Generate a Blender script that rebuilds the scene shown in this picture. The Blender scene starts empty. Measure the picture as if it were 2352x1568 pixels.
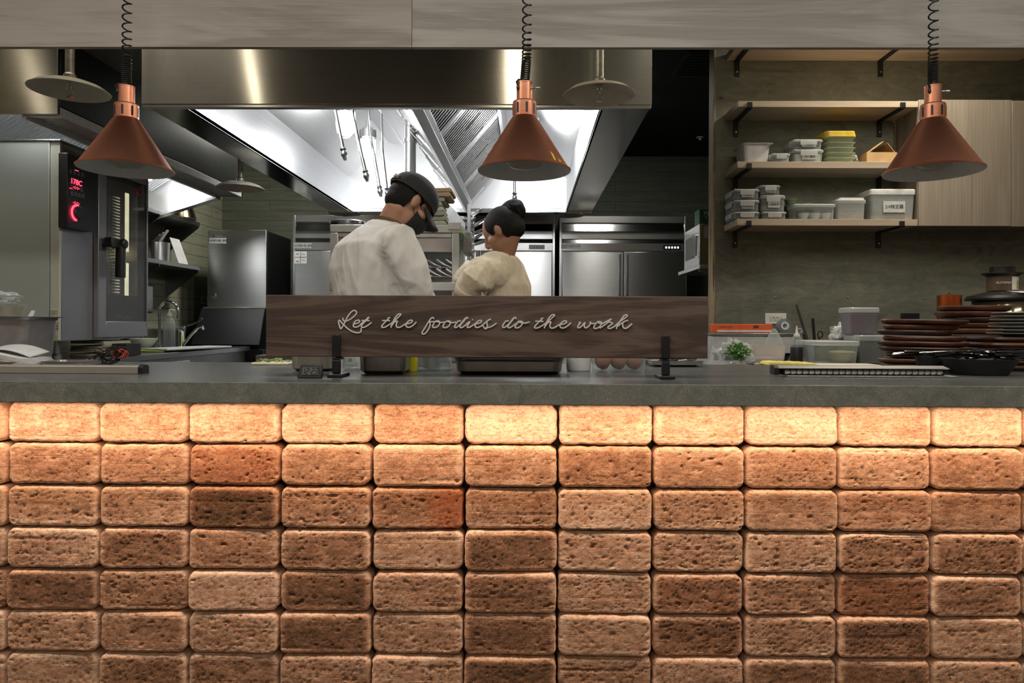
import bpy, bmesh, math, random
from math import sin, cos, pi, radians, sqrt, atan2
from mathutils import Vector, Matrix, noise as mnoise

# ------------------------------------------------------------------ camera
F, CX, CY, H = 1568.0, 1199.0, 745.0, 1.05      # focal length and principal point in 2352x1568 pixels, eye height
R = Matrix.Rotation(radians(0.51), 3, 'Z') @ Matrix.Rotation(pi / 2, 3, 'X') @ Matrix.Rotation(radians(0.253), 3, 'Z')
EYE = Vector((0, 0, H))
sc = bpy.context.scene
cam_d = bpy.data.cameras.new('camera')
cam = bpy.data.objects.new('camera', cam_d)
sc.collection.objects.link(cam)
cam.matrix_world = Matrix.Translation(EYE) @ R.to_4x4()
cam_d.sensor_width = 36
cam_d.lens = 36 * F / 2352
cam_d.shift_x = (1176 - CX) / 2352
cam_d.shift_y = (CY - 784) / 2352
cam_d.clip_start = 0.05
sc.camera = cam

# ------------------------------------------------------------------ world, exposure, room lights
sc.view_settings.view_transform = 'Standard'
sc.view_settings.look = 'None'
sc.view_settings.gamma = 1
sc.view_settings.use_curve_mapping = False
sc.view_settings.exposure = 0.0
wd = bpy.data.worlds.new('world'); sc.world = wd; wd.use_nodes = True
wd.node_tree.nodes['Background'].inputs[0].default_value = (0.55, 0.6, 0.6, 1)
wd.node_tree.nodes['Background'].inputs[1].default_value = 0.05
sc.cycles.use_denoising = True
sc.cycles.max_bounces = 8
sc.cycles.diffuse_bounces = 3
sc.cycles.glossy_bounces = 5
sc.cycles.transmission_bounces = 6
sc.cycles.transparent_max_bounces = 12
sc.cycles.caustics_reflective = False
sc.cycles.caustics_refractive = False
sc.cycles.sample_clamp_indirect = 4.0
sc.cycles.blur_glossy = 0.5

def area_light(name, loc, size, energy, col, aim=(0, 0, -1), size_y=None, spread=180):
    d = bpy.data.lights.new(name, 'AREA'); d.energy = energy; d.color = col
    d.size = size
    if size_y:
        d.shape = 'RECTANGLE'; d.size_y = size_y
    d.spread = radians(spread)
    o = bpy.data.objects.new(name, d); sc.collection.objects.link(o)
    o.location = loc
    o.rotation_euler = Vector(aim).to_track_quat('-Z', 'Y').to_euler()
    return o
def spot_light(name, loc, energy, col, aim, angle=60, blend=.5, radius=.04):
    d = bpy.data.lights.new(name, 'SPOT'); d.energy = energy; d.color = col
    d.spot_size = radians(angle); d.spot_blend = blend; d.shadow_soft_size = radius
    o = bpy.data.objects.new(name, d); sc.collection.objects.link(o)
    o.location = loc; o.rotation_euler = (Vector(aim) - Vector(loc)).to_track_quat('-Z', 'Y').to_euler()
    return o
def point_light(name, loc, energy, col, radius=.05):
    d = bpy.data.lights.new(name, 'POINT'); d.energy = energy; d.color = col; d.shadow_soft_size = radius
    o = bpy.data.objects.new(name, d); sc.collection.objects.link(o); o.location = loc
    return o
WARM = (1.0, 0.62, 0.36); SOFTWARM = (1.0, 0.87, 0.66); WHITE = (1.0, 1.0, 0.98)
# dining room ceiling lamps behind and above the camera
for x_ in (-2.1, -.7, .7, 2.1):
    area_light('dining_ceiling_lamp_light', (x_, .8, 2.74), .9, 17, (1, .95, .87), size_y=.22)
for x_ in (-1.5, 0, 1.5):
    area_light('dining_ceiling_lamp_light', (x_, -2.2, 2.74), 1.2, 14, (1, .80, .62), size_y=.5)
# LED strip hidden under the lip of the worktop, washing down the bricks
area_light('under_counter_strip_light', (0, 1.524, .866), 4.4, 12, (1.0, .655, .44), aim=(0, .15, -1), size_y=.012)
# kitchen downlight over the right-hand work table
area_light('work_table_lamp_light', (1.95, 3.36, 2.76), .35, 20, (1, .88, .70), aim=(0, -.05, -1), size_y=.10)
area_light('fridge_fill_light', (.74, 5.0, 2.77), .3, 11, (1, .98, .92), aim=(0, .15, -1), size_y=.3)  # unseen fill, added to lift the rear right and streak the refrigerator
for x_ in (-1.9, 1.0):
    area_light('kitchen_front_fill_light', (x_, 2.60, 2.78), .9, 2.8, (1, .92, .76), size_y=.06)  # soft unseen fill added between header and hood to lift the front
spot_light('shelf_fill_spot_light', (1.75, 2.50, 2.30), 30, (1, .92, .80), (1.95, 3.8, 1.38), 76, 1.0, .30)  # unseen spot added to brighten shelves and plywood from the front
# unseen fill added to brighten the plank wall and the ice machine
area_light('sink_fill_light', (-1.97, 5.75, 2.74), .25, 18, (1, .97, .88), aim=(-.6, .05, -1), size_y=.25)

# ------------------------------------------------------------------ helpers
def P(px, py, Y):
    d = R @ Vector(((px - CX) / F, -(py - CY) / F, -1))
    return EYE + d * (Y / d.y)
def XZ(px, py, Y):
    p = P(px, py, Y); return p.x, p.z
def PX(px, Y): return P(px, 745, Y).x
def PZ(py, Y, px=1176): return P(px, py, Y).z
def PYZ(px, py, z):            # where the ray through a pixel meets the height z
    d = R @ Vector(((px - CX) / F, -(py - CY) / F, -1))
    return EYE + d * ((z - H) / d.z)

class MB:
    def __init__(s): s.v = []; s.f = []; s.m = []; s.mi = 0; s.ca = None
    def add(s, vs, fs):
        b = len(s.v); s.v += [tuple(v) for v in vs]
        for f in fs: s.f.append(tuple(b + i for i in f)); s.m.append(s.mi)
        return b
    def box(s, x0, x1, y0, y1, z0, z1):
        if x0 > x1: x0, x1 = x1, x0
        if y0 > y1: y0, y1 = y1, y0
        if z0 > z1: z0, z1 = z1, z0
        s.add([(x0,y0,z0),(x1,y0,z0),(x1,y1,z0),(x0,y1,z0),(x0,y0,z1),(x1,y0,z1),(x1,y1,z1),(x0,y1,z1)],
              [(0,3,2,1),(4,5,6,7),(0,1,5,4),(1,2,6,5),(2,3,7,6),(3,0,4,7)]); return s
    def hexa(s, bot, top):     # two matching quads (lists of 4 points)
        s.add(list(bot) + list(top), [(0,3,2,1),(4,5,6,7),(0,1,5,4),(1,2,6,5),(2,3,7,6),(3,0,4,7)]); return s
    def quad(s, a, b, c, d): s.add([a,b,c,d], [(0,1,2,3)]); return s
    def slab(s, a, b, c, d, t):     # a quad given thickness t along its normal
        a, b, c, d = map(Vector, (a, b, c, d)); n = (b - a).cross(d - a).normalized() * t
        s.hexa([a, b, c, d], [a + n, b + n, c + n, d + n]); return s
    def prism(s, poly, axis, a, b):  # poly in the plane of the two other axes, in order
        def w(p, t): return {'x': (t, p[0], p[1]), 'y': (p[0], t, p[1]), 'z': (p[0], p[1], t)}[axis]
        n = len(poly)
        s.add([w(p, a) for p in poly] + [w(p, b) for p in poly],
              [tuple(range(n))[::-1], tuple(range(n, 2*n))] + [(i, (i+1) % n, n+(i+1) % n, n+i) for i in range(n)]); return s
    def rings(s, rs, closed=True, cap0=True, cap1=True, loop=False):
        n = len(rs[0]); vs = [v for r in rs for v in r]; fs = []
        m = len(rs)
        for k in range(m if loop else m - 1):
            k2 = (k + 1) % m
            for i in range(n if closed else n - 1):
                j = (i + 1) % n
                fs.append((k*n+i, k*n+j, k2*n+j, k2*n+i))
        if not loop:
            if cap0: fs.append(tuple(range(n))[::-1])
            if cap1: fs.append(tuple(range((m-1)*n, m*n)))
        s.add(vs, fs); return s
    def lathe(s, prof, c, n=32, axis='z', cap0=True, cap1=True, sx=1, sy=1):
        rs = []
        for r, h in prof:
            ring = []
            for i in range(n):
                a = 2*pi*i/n; u, v = r*cos(a)*sx, r*sin(a)*sy
                ring.append({'z': (c[0]+u, c[1]+v, c[2]+h), 'y': (c[0]+u, c[1]+h, c[2]+v), 'x': (c[0]+h, c[1]+u, c[2]+v)}[axis])
            rs.append(ring)
        return s.rings(rs, cap0=cap0, cap1=cap1)
    def tube(s, path, r, n=8, loop=False, sy=1):
        pts = [Vector(p) for p in path]; rs = []; m = len(pts)
        rr = r if isinstance(r, (list, tuple)) else [r]*m
        up = None
        for k in range(m):
            if loop: t = pts[(k+1) % m] - pts[k-1]
            else: t = pts[min(k+1, m-1)] - pts[max(k-1, 0)]
            if t.length < 1e-9: t = Vector((0, 0, 1))
            t.normalize()
            if up is None:
                up = Vector((0, 0, 1)) if abs(t.z) < .9 else Vector((1, 0, 0))
            a = (up - t * up.dot(t))
            if a.length < 1e-6: a = t.orthogonal()
            a.normalize(); up = a; b = t.cross(a)
            rs.append([pts[k] + (a*cos(2*pi*i/n) + b*sin(2*pi*i/n)*sy) * rr[k] for i in range(n)])
        return s.rings(rs, loop=loop)
    def ball(s, c, rx, ry=None, rz=None, n=16, m=10, rot=None):
        ry = rx if ry is None else ry; rz = rx if rz is None else rz
        c = Vector(c); rs = []
        for k in range(m + 1):
            ph = -pi/2 + pi*k/m
            ph = max(min(ph, pi/2 - .02), -pi/2 + .02)
            ring = []
            for i in range(n):
                a = 2*pi*i/n
                p = Vector((rx*cos(ph)*cos(a), ry*cos(ph)*sin(a), rz*sin(ph)))
                ring.append(c + (rot @ p if rot else p))
            rs.append(ring)
        return s.rings(rs)
    def loft(s, secs, c, seg=5, cap0=True, cap1=True, rz=0):   # rounded-rectangle sections (w, d, z, r)
        rs = []; cr, sr = cos(rz), sin(rz)
        for w, d, z, r in secs:
            ring = []; r = min(r, w/2 - 1e-5, d/2 - 1e-5)
            for qx, qy, a0 in ((1,1,0), (-1,1,pi/2), (-1,-1,pi), (1,-1,3*pi/2)):
                for i in range(seg + 1):
                    a = a0 + pi/2*i/seg
                    x = qx*(w/2 - r) + r*cos(a); y = qy*(d/2 - r) + r*sin(a)
                    ring.append((c[0] + x*cr - y*sr, c[1] + x*sr + y*cr, c[2] + z))
            rs.append(ring)
        return s.rings(rs, cap0=cap0, cap1=cap1)
    def grid(s, nx, ny, fn):
        vs = [fn(i/nx, j/ny) for j in range(ny+1) for i in range(nx+1)]
        s.add(vs, [(j*(nx+1)+i, j*(nx+1)+i+1, (j+1)*(nx+1)+i+1, (j+1)*(nx+1)+i) for j in range(ny) for i in range(nx)]); return s

def root_of(o):
    while o.parent: o = o.parent
    return o
def link(name, mb, mat, parent=None, org=None, bev=0, smooth=32, mods=(), seg=2):
    """one mesh object; the vertices in mb are world coordinates"""
    me = bpy.data.meshes.new(name)
    if parent is not None: o0 = Vector(root_of(parent).location)
    elif org is not None: o0 = Vector(org)
    else:
        xs = [v[0] for v in mb.v]; ys = [v[1] for v in mb.v]; zs = [v[2] for v in mb.v]
        o0 = Vector(((min(xs)+max(xs))/2, (min(ys)+max(ys))/2, min(zs)))
    me.from_pydata([(v[0]-o0.x, v[1]-o0.y, v[2]-o0.z) for v in mb.v], [], mb.f)
    mats = mat if isinstance(mat, (list, tuple)) else [mat]
    for m in mats: me.materials.append(m)
    if len(mats) > 1: me.polygons.foreach_set('material_index', mb.m)
    bm = bmesh.new(); bm.from_mesh(me); bmesh.ops.recalc_face_normals(bm, faces=bm.faces); bm.to_mesh(me); bm.free()
    if smooth:
        me.shade_smooth(); me.set_sharp_from_angle(angle=radians(smooth))
    me.update()
    o = bpy.data.objects.new(name, me); sc.collection.objects.link(o)
    if parent is not None: o.parent = parent
    else: o.location = o0
    if bev:
        b = o.modifiers.new('bevel', 'BEVEL'); b.width = bev; b.segments = seg; b.limit_method = 'ANGLE'; b.angle_limit = radians(40)
        b.harden_normals = False
    for m in mods: m(o)
    return o
def tag(o, label, cat, group=None, kind=None):
    o['label'] = label; o['category'] = cat
    if group: o['group'] = group
    if kind: o['kind'] = kind
    return o
def struct(o):
    o['kind'] = 'structure'; return o
def thing(name, label, cat, loc, group=None):
    o = bpy.data.objects.new(name, None); sc.collection.objects.link(o)
    o.location = loc; o.empty_display_size = .05
    return tag(o, label, cat, group)
def copy_tree(o, parent=None):
    c = o.copy(); sc.collection.objects.link(c); c.parent = parent
    for ch in list(o.children): copy_tree(ch, c)
    return c
def dup(root, loc, label, rz=0, s=None):
    c = copy_tree(root); c.location = loc; c.rotation_euler = (0, 0, rz); c['label'] = label
    if s: c.scale = s if isinstance(s, tuple) else (s, s, s)
    return c
def text(name, body, size, mat, parent, loc, xdir=(1, 0, 0), ydir=(0, 0, 1), ext=.0004, align='CENTER', sx=1, shear=0):
    cu = bpy.data.curves.new('t', 'FONT'); cu.body = body; cu.size = size; cu.extrude = ext; cu.align_x = align; cu.align_y = 'CENTER'; cu.shear = shear
    cu.resolution_u = 4
    t = bpy.data.objects.new('t', cu); sc.collection.objects.link(t)
    dg = bpy.context.evaluated_depsgraph_get(); dg.update()
    me = bpy.data.meshes.new_from_object(t.evaluated_get(dg))
    bpy.data.objects.remove(t); bpy.data.curves.remove(cu)
    X = Vector(xdir).normalized(); Yv = Vector(ydir).normalized(); Z = X.cross(Yv)
    mb = MB(); loc = Vector(loc)
    mb.v = [tuple(loc + X*v.co.x*sx + Yv*v.co.y + Z*v.co.z) for v in me.vertices]
    mb.f = [tuple(p.vertices) for p in me.polygons]; mb.m = [0]*len(mb.f)
    bpy.data.meshes.remove(me)
    return link(name, mb, mat, parent, smooth=0)

# ------------------------------------------------------------------ materials
def new_mat(name):
    m = bpy.data.materials.new(name); m.use_nodes = True
    nt = m.node_tree; return m, nt, nt.nodes['Principled BSDF']
def nd(nt, typ, **kw):
    n = nt.nodes.new(typ)
    for k, v in kw.items(): setattr(n, k, v)
    return n
def coords(nt, scale=(1, 1, 1), rot=(0, 0, 0), src='Object', loc=(0, 0, 0)):
    tc = nd(nt, 'ShaderNodeTexCoord'); mp = nd(nt, 'ShaderNodeMapping')
    mp.inputs['Scale'].default_value = scale; mp.inputs['Rotation'].default_value = rot; mp.inputs['Location'].default_value = loc
    nt.links.new(tc.outputs[src], mp.inputs[0]); return mp.outputs[0]
def noise_t(nt, vec, scale=5, detail=4, rough=.55, dist=0):
    n = nd(nt, 'ShaderNodeTexNoise'); n.inputs['Scale'].default_value = scale; n.inputs['Detail'].default_value = detail
    n.inputs['Roughness'].default_value = rough; n.inputs['Distortion'].default_value = dist
    nt.links.new(vec, n.inputs['Vector']); return n.outputs['Fac']
def ramp(nt, fac, stops):
    r = nd(nt, 'ShaderNodeValToRGB'); e = r.color_ramp.elements
    while len(e) > 1: e.remove(e[-1])
    e[0].position = stops[0][0]; e[0].color = (*stops[0][1], 1) if len(stops[0][1]) == 3 else stops[0][1]
    for p, c in stops[1:]:
        x = e.new(p); x.color = (*c, 1) if len(c) == 3 else c
    nt.links.new(fac, r.inputs[0]); return r.outputs[0]
def bump(nt, b, h, strength=.3, dist=.001):
    n = nd(nt, 'ShaderNodeBump'); n.inputs['Strength'].default_value = strength; n.inputs['Distance'].default_value = dist
    nt.links.new(h, n.inputs['Height'])
    src = b.inputs['Normal']
    if src.is_linked: nt.links.new(src.links[0].from_socket, n.inputs['Normal'])
    nt.links.new(n.outputs[0], b.inputs['Normal']); return n
def mixc(nt, fac, a, b, mode='MIX'):
    n = nd(nt, 'ShaderNodeMix', data_type='RGBA', blend_type=mode)
    for i, v in ((0, fac), (6, a), (7, b)):
        if hasattr(v, 'is_linked') or hasattr(v, 'links'): nt.links.new(v, n.inputs[i])
        elif isinstance(v, (int, float)): n.inputs[i].default_value = v
        else: n.inputs[i].default_value = (*v, 1)
    return n.outputs[2]
def mth(nt, op, a, b=0.0, clamp=False):
    n = nd(nt, 'ShaderNodeMath', operation=op, use_clamp=clamp)
    for i, v in ((0, a), (1, b)):
        if isinstance(v, (int, float)): n.inputs[i].default_value = v
        else: nt.links.new(v, n.inputs[i])
    return n.outputs[0]
def plain(name, col, rough=.5, metal=0, noise=0.06, nscale=20, bmp=0, spec=.5, emit=None, es=0, coat=0, sub=0):
    m, nt, b = new_mat(name)
    b.inputs['Roughness'].default_value = rough; b.inputs['Metallic'].default_value = metal
    b.inputs['Specular IOR Level'].default_value = spec; b.inputs['Coat Weight'].default_value = coat
    v = coords(nt); f = noise_t(nt, v, nscale, 3)
    lo = tuple(max(0, c*(1-noise*2)) for c in col); hi = tuple(min(1, c*(1+noise*2)) for c in col)
    nt.links.new(ramp(nt, f, [(.3, lo), (.7, hi)]), b.inputs['Base Color'])
    if bmp: bump(nt, b, f, bmp, .002)
    if emit:
        b.inputs['Emission Color'].default_value = (*emit, 1); b.inputs['Emission Strength'].default_value = es
    if sub: b.inputs['Subsurface Weight'].default_value = sub; b.inputs['Subsurface Scale'].default_value = .01
    return m
def emis(name, col, s):
    m, nt, b = new_mat(name); b.inputs['Base Color'].default_value = (*[c*.5 for c in col], 1)
    b.inputs['Emission Color'].default_value = (*col, 1); b.inputs['Emission Strength'].default_value = s
    return m
def steel(name, base=(.62, .62, .61), rough=.28, axis='x', strength=.12, aniso=0.0, warm=0, waves=0.0, arot=0.0):
    m, nt, b = new_mat(name)
    b.inputs['Metallic'].default_value = 1
    b.inputs['Anisotropic'].default_value = aniso
    b.inputs['Anisotropic Rotation'].default_value = arot
    sc_ = {'x': (1.5, 260, 260), 'z': (260, 260, 1.5), 'y': (260, 1.5, 260)}[axis]
    f = noise_t(nt, coords(nt, sc_), 1.0, 3)
    g = noise_t(nt, coords(nt), 3.0, 3)
    lo = tuple(c*.86 for c in base)
    nt.links.new(ramp(nt, f, [(.25, lo), (.75, base)]), b.inputs['Base Color'])
    rr = mth(nt, 'MULTIPLY_ADD', g, .12); rr.node.inputs[2].default_value = rough - .06
    nt.links.new(rr, b.inputs['Roughness'])
    if waves:
        wv = noise_t(nt, coords(nt, {'z': (3.2, 3.2, .35), 'x': (.5, 1, 1), 'y': (1, .5, 1)}[axis]), 1.6, 1, .3)
        bump(nt, b, wv, waves, .05)
    if strength: bump(nt, b, f, strength, .0004)
    return m
def wood(name, c0, c1, c2, axis='x', scale=1.0, rough=.5, fine=.25, bmp=.08, rings=2.5, dark=.0, contrast=1):
    """long grain running along axis"""
    m, nt, b = new_mat(name); b.inputs['Roughness'].default_value = rough
    st = {'x': (.35, 4, 4), 'z': (4, 4, .35), 'y': (4, .35, 4)}[axis]
    stf = {'x': (2.0, 160, 160), 'z': (160, 160, 2.0), 'y': (160, 2.0, 160)}[axis]
    v = coords(nt, tuple(x*scale for x in st)); f = noise_t(nt, v, 1.6, 5, .6, .6)
    w = mth(nt, 'MULTIPLY', f, rings*2*pi*2); w = mth(nt, 'SINE', w); w = mth(nt, 'MULTIPLY_ADD', w, .5); w.node.inputs[2].default_value = .5
    ff = noise_t(nt, coords(nt, tuple(x*scale for x in stf)), 1.0, 4, .6)
    k = mth(nt, 'ADD', mth(nt, 'MULTIPLY', w, 1 - fine), mth(nt, 'MULTIPLY', ff, fine))
    k = mth(nt, 'ADD', mth(nt, 'MULTIPLY', k, .6), mth(nt, 'MULTIPLY', f, .4))
    nt.links.new(ramp(nt, k, [(.5-.28*contrast, c0), (.5, c1), (.5+.28*contrast, c2)]), b.inputs['Base Color'])
    if bmp: bump(nt, b, k, bmp, .001)
    return m
def clear(name, tint=(.9, .93, .93), alpha=.3, rough=.15, col=(.85, .87, .87)):
    """thin clear or frosted plastic / glass"""
    m, nt, b = new_mat(name)
    b.inputs['Base Color'].default_value = (*col, 1); b.inputs['Roughness'].default_value = rough
    tr = nd(nt, 'ShaderNodeBsdfTransparent'); tr.inputs[0].default_value = (*tint, 1)
    mx = nd(nt, 'ShaderNodeMixShader'); out = nt.nodes['Material Output']
    lw = nd(nt, 'ShaderNodeLayerWeight'); lw.inputs[0].default_value = .35
    v = noise_t(nt, coords(nt), 12, 2)
    fac = mth(nt, 'ADD', mth(nt, 'MULTIPLY', lw.outputs['Facing'], .5), alpha - .1)
    fac = mth(nt, 'ADD', fac, mth(nt, 'MULTIPLY', v, .15), True)
    nt.links.new(fac, mx.inputs[0]); nt.links.new(tr.outputs[0], mx.inputs[1]); nt.links.new(b.outputs[0], mx.inputs[2])
    nt.links.new(mx.outputs[0], out.inputs[0]); return m

STEEL_H = steel('steel_brushed_hood', (.56, .56, .53), .26, 'x', .04, .9, waves=.06, arot=.25)
STEEL = steel('steel_brushed', (.62, .62, .61), .30, 'x')
STEEL_V = steel('steel_brushed_upright', (.68, .69, .68), .34, 'x', .03, .85, waves=.08, arot=.25)
STEEL_IN = steel('steel_hood_inside', (.78, .79, .80), .34, 'y', .1, waves=.1)
STEEL_M = steel('steel_mirror', (.50, .51, .50), .13, 'y', .03, waves=.12)
STEEL_D = steel('steel_dark', (.33, .34, .34), .32, 'x', .06)
CHROME = plain('chrome', (.80, .80, .80), .10, 1, .02)
ALU = plain('aluminium', (.60, .60, .58), .35, 1, .03)
BLACK = plain('black_plastic', (.012, .012, .013), .38)
BLACK_M = plain('black_metal', (.02, .02, .022), .42, .4)
RUBBER = plain('black_rubber_cord', (.010, .010, .010), .45)
BOWL_BK = plain('black_bowl', (.014, .015, .017), .5)
OFFWHITE = plain('offwhite_enamel', (.74, .70, .58), .35, 0, .02)
GREY_IN = plain('grey_enamel', (.36, .37, .37), .5)
WHITE_P = plain('white_plastic', (.80, .80, .78), .4)
PAPER = plain('paper', (.78, .78, .76), .8)
GREYLABEL = plain('grey_label', (.42, .43, .42), .6)
LABEL_W = plain('label_white', (.72, .72, .70), .6)
INK = plain('ink', (.03, .03, .03), .6)
INKG = plain('ink_grey', (.10, .10, .10), .6)
CLEAR = clear('clear_plastic', alpha=.07)
FROST = clear('frosted_plastic', alpha=.30, rough=.4, col=(.60, .63, .62))
GLASS_D = clear('veiled_dark_glass', tint=(.55, .56, .55), alpha=.30, rough=.06, col=(.20, .20, .19))  # grey veil of reflections on the oven door put into the colour
FOIL = clear('cling_film', tint=(.95, .97, .97), alpha=.12, rough=.12, col=(.9, .92, .93))

# ------------------------------------------------------------------ the setting
YB, YW, CEIL = 7.1, 3.8, 2.80            # back wall, plywood wall, ceiling height
XL, XR, YD = -3.2, 3.4, -4.0
GRND = plain('floor_tile', (.075, .072, .068), .35)
CEILM = plain('ceiling_black', (.006, .006, .006), .85)
DINC = plain('ceiling_dining_paint', (.10, .095, .09), .9)
DINW = plain('wall_dining_paint', (.44, .37, .31), .9)
def plank_mat(name, c0, c1, c2, swap):
    m, nt, b = new_mat(name); b.inputs['Roughness'].default_value = .55
    tc = nd(nt, 'ShaderNodeTexCoord'); sp = nd(nt, 'ShaderNodeSeparateXYZ'); cb = nd(nt, 'ShaderNodeCombineXYZ')
    nt.links.new(tc.outputs['Object'], sp.inputs[0])
    nt.links.new(sp.outputs['Y' if swap else 'X'], cb.inputs[0]); nt.links.new(sp.outputs['Z'], cb.inputs[1])
    br = nd(nt, 'ShaderNodeTexBrick'); br.offset = .37; br.inputs['Scale'].default_value = 1
    br.inputs['Brick Width'].default_value = .9; br.inputs['Row Height'].default_value = .105; br.inputs['Mortar Size'].default_value = .0025
    br.inputs['Mortar Smooth'].default_value = .2
    br.inputs['Color1'].default_value = (.35, .35, .35, 1); br.inputs['Color2'].default_value = (.65, .65, .65, 1); br.inputs['Mortar'].default_value = (0, 0, 0, 1)
    nt.links.new(cb.outputs[0], br.inputs['Vector'])
    f = noise_t(nt, coords(nt, (1.2, 1.2, 14) if not swap else (14, 1.2, 14)), 2.2, 6, .65, .8)
    g = noise_t(nt, coords(nt), 1.5, 3)
    k = mth(nt, 'ADD', mth(nt, 'MULTIPLY', f, .75), mth(nt, 'MULTIPLY', g, .25))
    base = ramp(nt, k, [(.3, c0), (.5, c1), (.72, c2)])
    sh = nd(nt, 'ShaderNodeSeparateColor'); nt.links.new(br.outputs['Color'], sh.inputs[0])
    base = mixc(nt, .8, base, mixc(nt, sh.outputs[0], c0, c2), 'SOFT_LIGHT')
    nt.links.new(mixc(nt, br.outputs['Fac'], base, tuple(c*.4 for c in c0)), b.inputs['Base Color'])
    inv = mth(nt, 'SUBTRACT', 1, br.outputs['Fac']); bump(nt, b, inv, .5, .004); bump(nt, b, f, .1, .001)
    return m
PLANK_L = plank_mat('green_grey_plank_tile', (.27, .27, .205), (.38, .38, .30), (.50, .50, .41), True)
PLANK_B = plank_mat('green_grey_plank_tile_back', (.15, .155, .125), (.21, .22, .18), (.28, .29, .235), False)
def plywood_mat():
    m, nt, b = new_mat('stained_plywood'); b.inputs['Roughness'].default_value = .6
    f = noise_t(nt, coords(nt, (2.0, 1, 5)), 3.0, 8, .68, 1.6)
    g = noise_t(nt, coords(nt, (3, 1, 150)), 1, 3)
    l = noise_t(nt, coords(nt), 1.4, 4, .6)
    k = mth(nt, 'ADD', mth(nt, 'MULTIPLY', f, .45), mth(nt, 'ADD', mth(nt, 'MULTIPLY', g, .12), mth(nt, 'MULTIPLY', l, .43)))
    base = ramp(nt, k, [(.36, (.080, .082, .060)), (.46, (.135, .142, .105)), (.55, (.19, .190, .142)), (.66, (.28, .262, .20))])
    vo = nd(nt, 'ShaderNodeTexVoronoi'); vo.inputs['Scale'].default_value = 2.6
    nt.links.new(coords(nt, (1, 1, 1.5)), vo.inputs['Vector'])
    kn = ramp(nt, vo.outputs['Distance'], [(0, (1, 1, 1)), (.035, (.6, .6, .6)), (.06, (0, 0, 0))])
    nt.links.new(mixc(nt, kn, base, (.05, .045, .03)), b.inputs['Base Color']); bump(nt, b, k, .12, .002)
    return m
PLY = plywood_mat()
PLY_EDGE = wood('raw_plywood_edge', (.10, .065, .03), (.30, .22, .12), (.42, .34, .22), 'z', 2, .75, .4, .3)
struct(link('floor', MB().box(XL-.1, XR+.1, YD-.1, YB+.1, -.1, 0), GRND))
struct(link('ceiling', MB().box(XL-.1, XR+.1, 2.34, YB+.1, CEIL, CEIL+.1), CEILM))
struct(link('ceiling_dining', MB().box(XL-.1, XR+.1, YD-.1, 2.34, CEIL, CEIL+.1), DINC))
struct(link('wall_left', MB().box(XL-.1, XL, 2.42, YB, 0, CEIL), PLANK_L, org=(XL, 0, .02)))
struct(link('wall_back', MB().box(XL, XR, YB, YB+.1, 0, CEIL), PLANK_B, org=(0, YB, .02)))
struct(link('wall_right', MB().box(XR, XR+.1, YD, YB, 0, CEIL), DINW))
struct(link('wall_left_dining', MB().box(XL-.1, XL, YD, 2.42, 0, CEIL), DINW))
struct(link('wall_front', MB().box(XL, XR, YD-.1, YD, 0, CEIL), DINW))
WX = PX(1637, YW)
w = struct(link('wall_plywood', MB().box(WX+.012, XR, YW, YW+.10, 0, CEIL), PLY, org=(1.7, YW, 1.0)))
struct(link('trim_1', MB().box(WX, WX+.012, YW-.002, YW+.10, 0, CEIL), PLY_EDGE, org=(WX, YW, 0), bev=.001))

# header board over the pass
OAK = wood('grey_oak_veneer', (.30, .26, .215), (.41, .365, .315), (.50, .455, .40), 'x', 1.0, .55, .6, .06, 2.2, contrast=.7)
OAK2 = wood('grey_oak_veneer_second', (.31, .285, .245), (.42, .395, .35), (.51, .485, .43), 'x', 1.15, .55, .6, .06, 2.0, contrast=.7)
HZ = PZ(108.5, 2.34)
jx = PX(943, 2.34)
struct(link('wall_header', MB().box(XL, jx-.0006, 2.34, 2.36, HZ, CEIL), OAK, org=(-1.7, 2.34, HZ), bev=.0008))
struct(link('wall_header_right', MB().box(jx+.0006, XR, 2.34, 2.36, HZ, CEIL), OAK2, org=(1.3, 2.34, HZ), bev=.0008))

# ------------------------------------------------------------------ bar counter
def stone_mat():
    m, nt, b = new_mat('grey_green_stone')
    g = nd(nt, 'ShaderNodeNewGeometry'); sp = nd(nt, 'ShaderNodeSeparateXYZ'); nt.links.new(g.outputs['Normal'], sp.inputs[0])
    top = mth(nt, 'GREATER_THAN', sp.outputs['Z'], .7)
    f = noise_t(nt, coords(nt), 22, 8, .7, .6); s = noise_t(nt, coords(nt), 420, 3, .6)
    l = noise_t(nt, coords(nt), 2.6, 3)
    k = mth(nt, 'ADD', mth(nt, 'MULTIPLY', f, .5), mth(nt, 'MULTIPLY', s, .5))
    base = ramp(nt, k, [(.36, (.11, .118, .10)), (.47, (.165, .172, .145)), (.56, (.215, .218, .185)), (.66, (.36, .345, .285))])
    vn = noise_t(nt, coords(nt), 14, 10, .75, 1.6)
    vein = ramp(nt, vn, [(.485, (0, 0, 0)), (.5, (.55, .55, .55)), (.515, (0, 0, 0))])
    lm = ramp(nt, l, [(.5, (0, 0, 0)), (.62, (1, 1, 1))])
    base = mixc(nt, mth(nt, 'MULTIPLY', vein, lm), base, (.34, .33, .27))
    lm2 = ramp(nt, l, [(.32, (.7, .7, .7)), (.42, (0, 0, 0))])
    base = mixc(nt, mth(nt, 'MULTIPLY', ramp(nt, vn, [(.40, (1, 1, 1)), (.47, (0, 0, 0))]), lm2), base, (.045, .052, .055))
    nt.links.new(mixc(nt, top, base, mixc(nt, .75, base, (.075, .08, .083))), b.inputs['Base Color'])
    r = mth(nt, 'MULTIPLY_ADD', top, -.30); r.node.inputs[2].default_value = .56
    nt.links.new(r, b.inputs['Roughness'])
    bs = mth(nt, 'MULTIPLY', s, mth(nt, 'SUBTRACT', 1, top)); bump(nt, b, bs, .25, .001)
    return m
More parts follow.
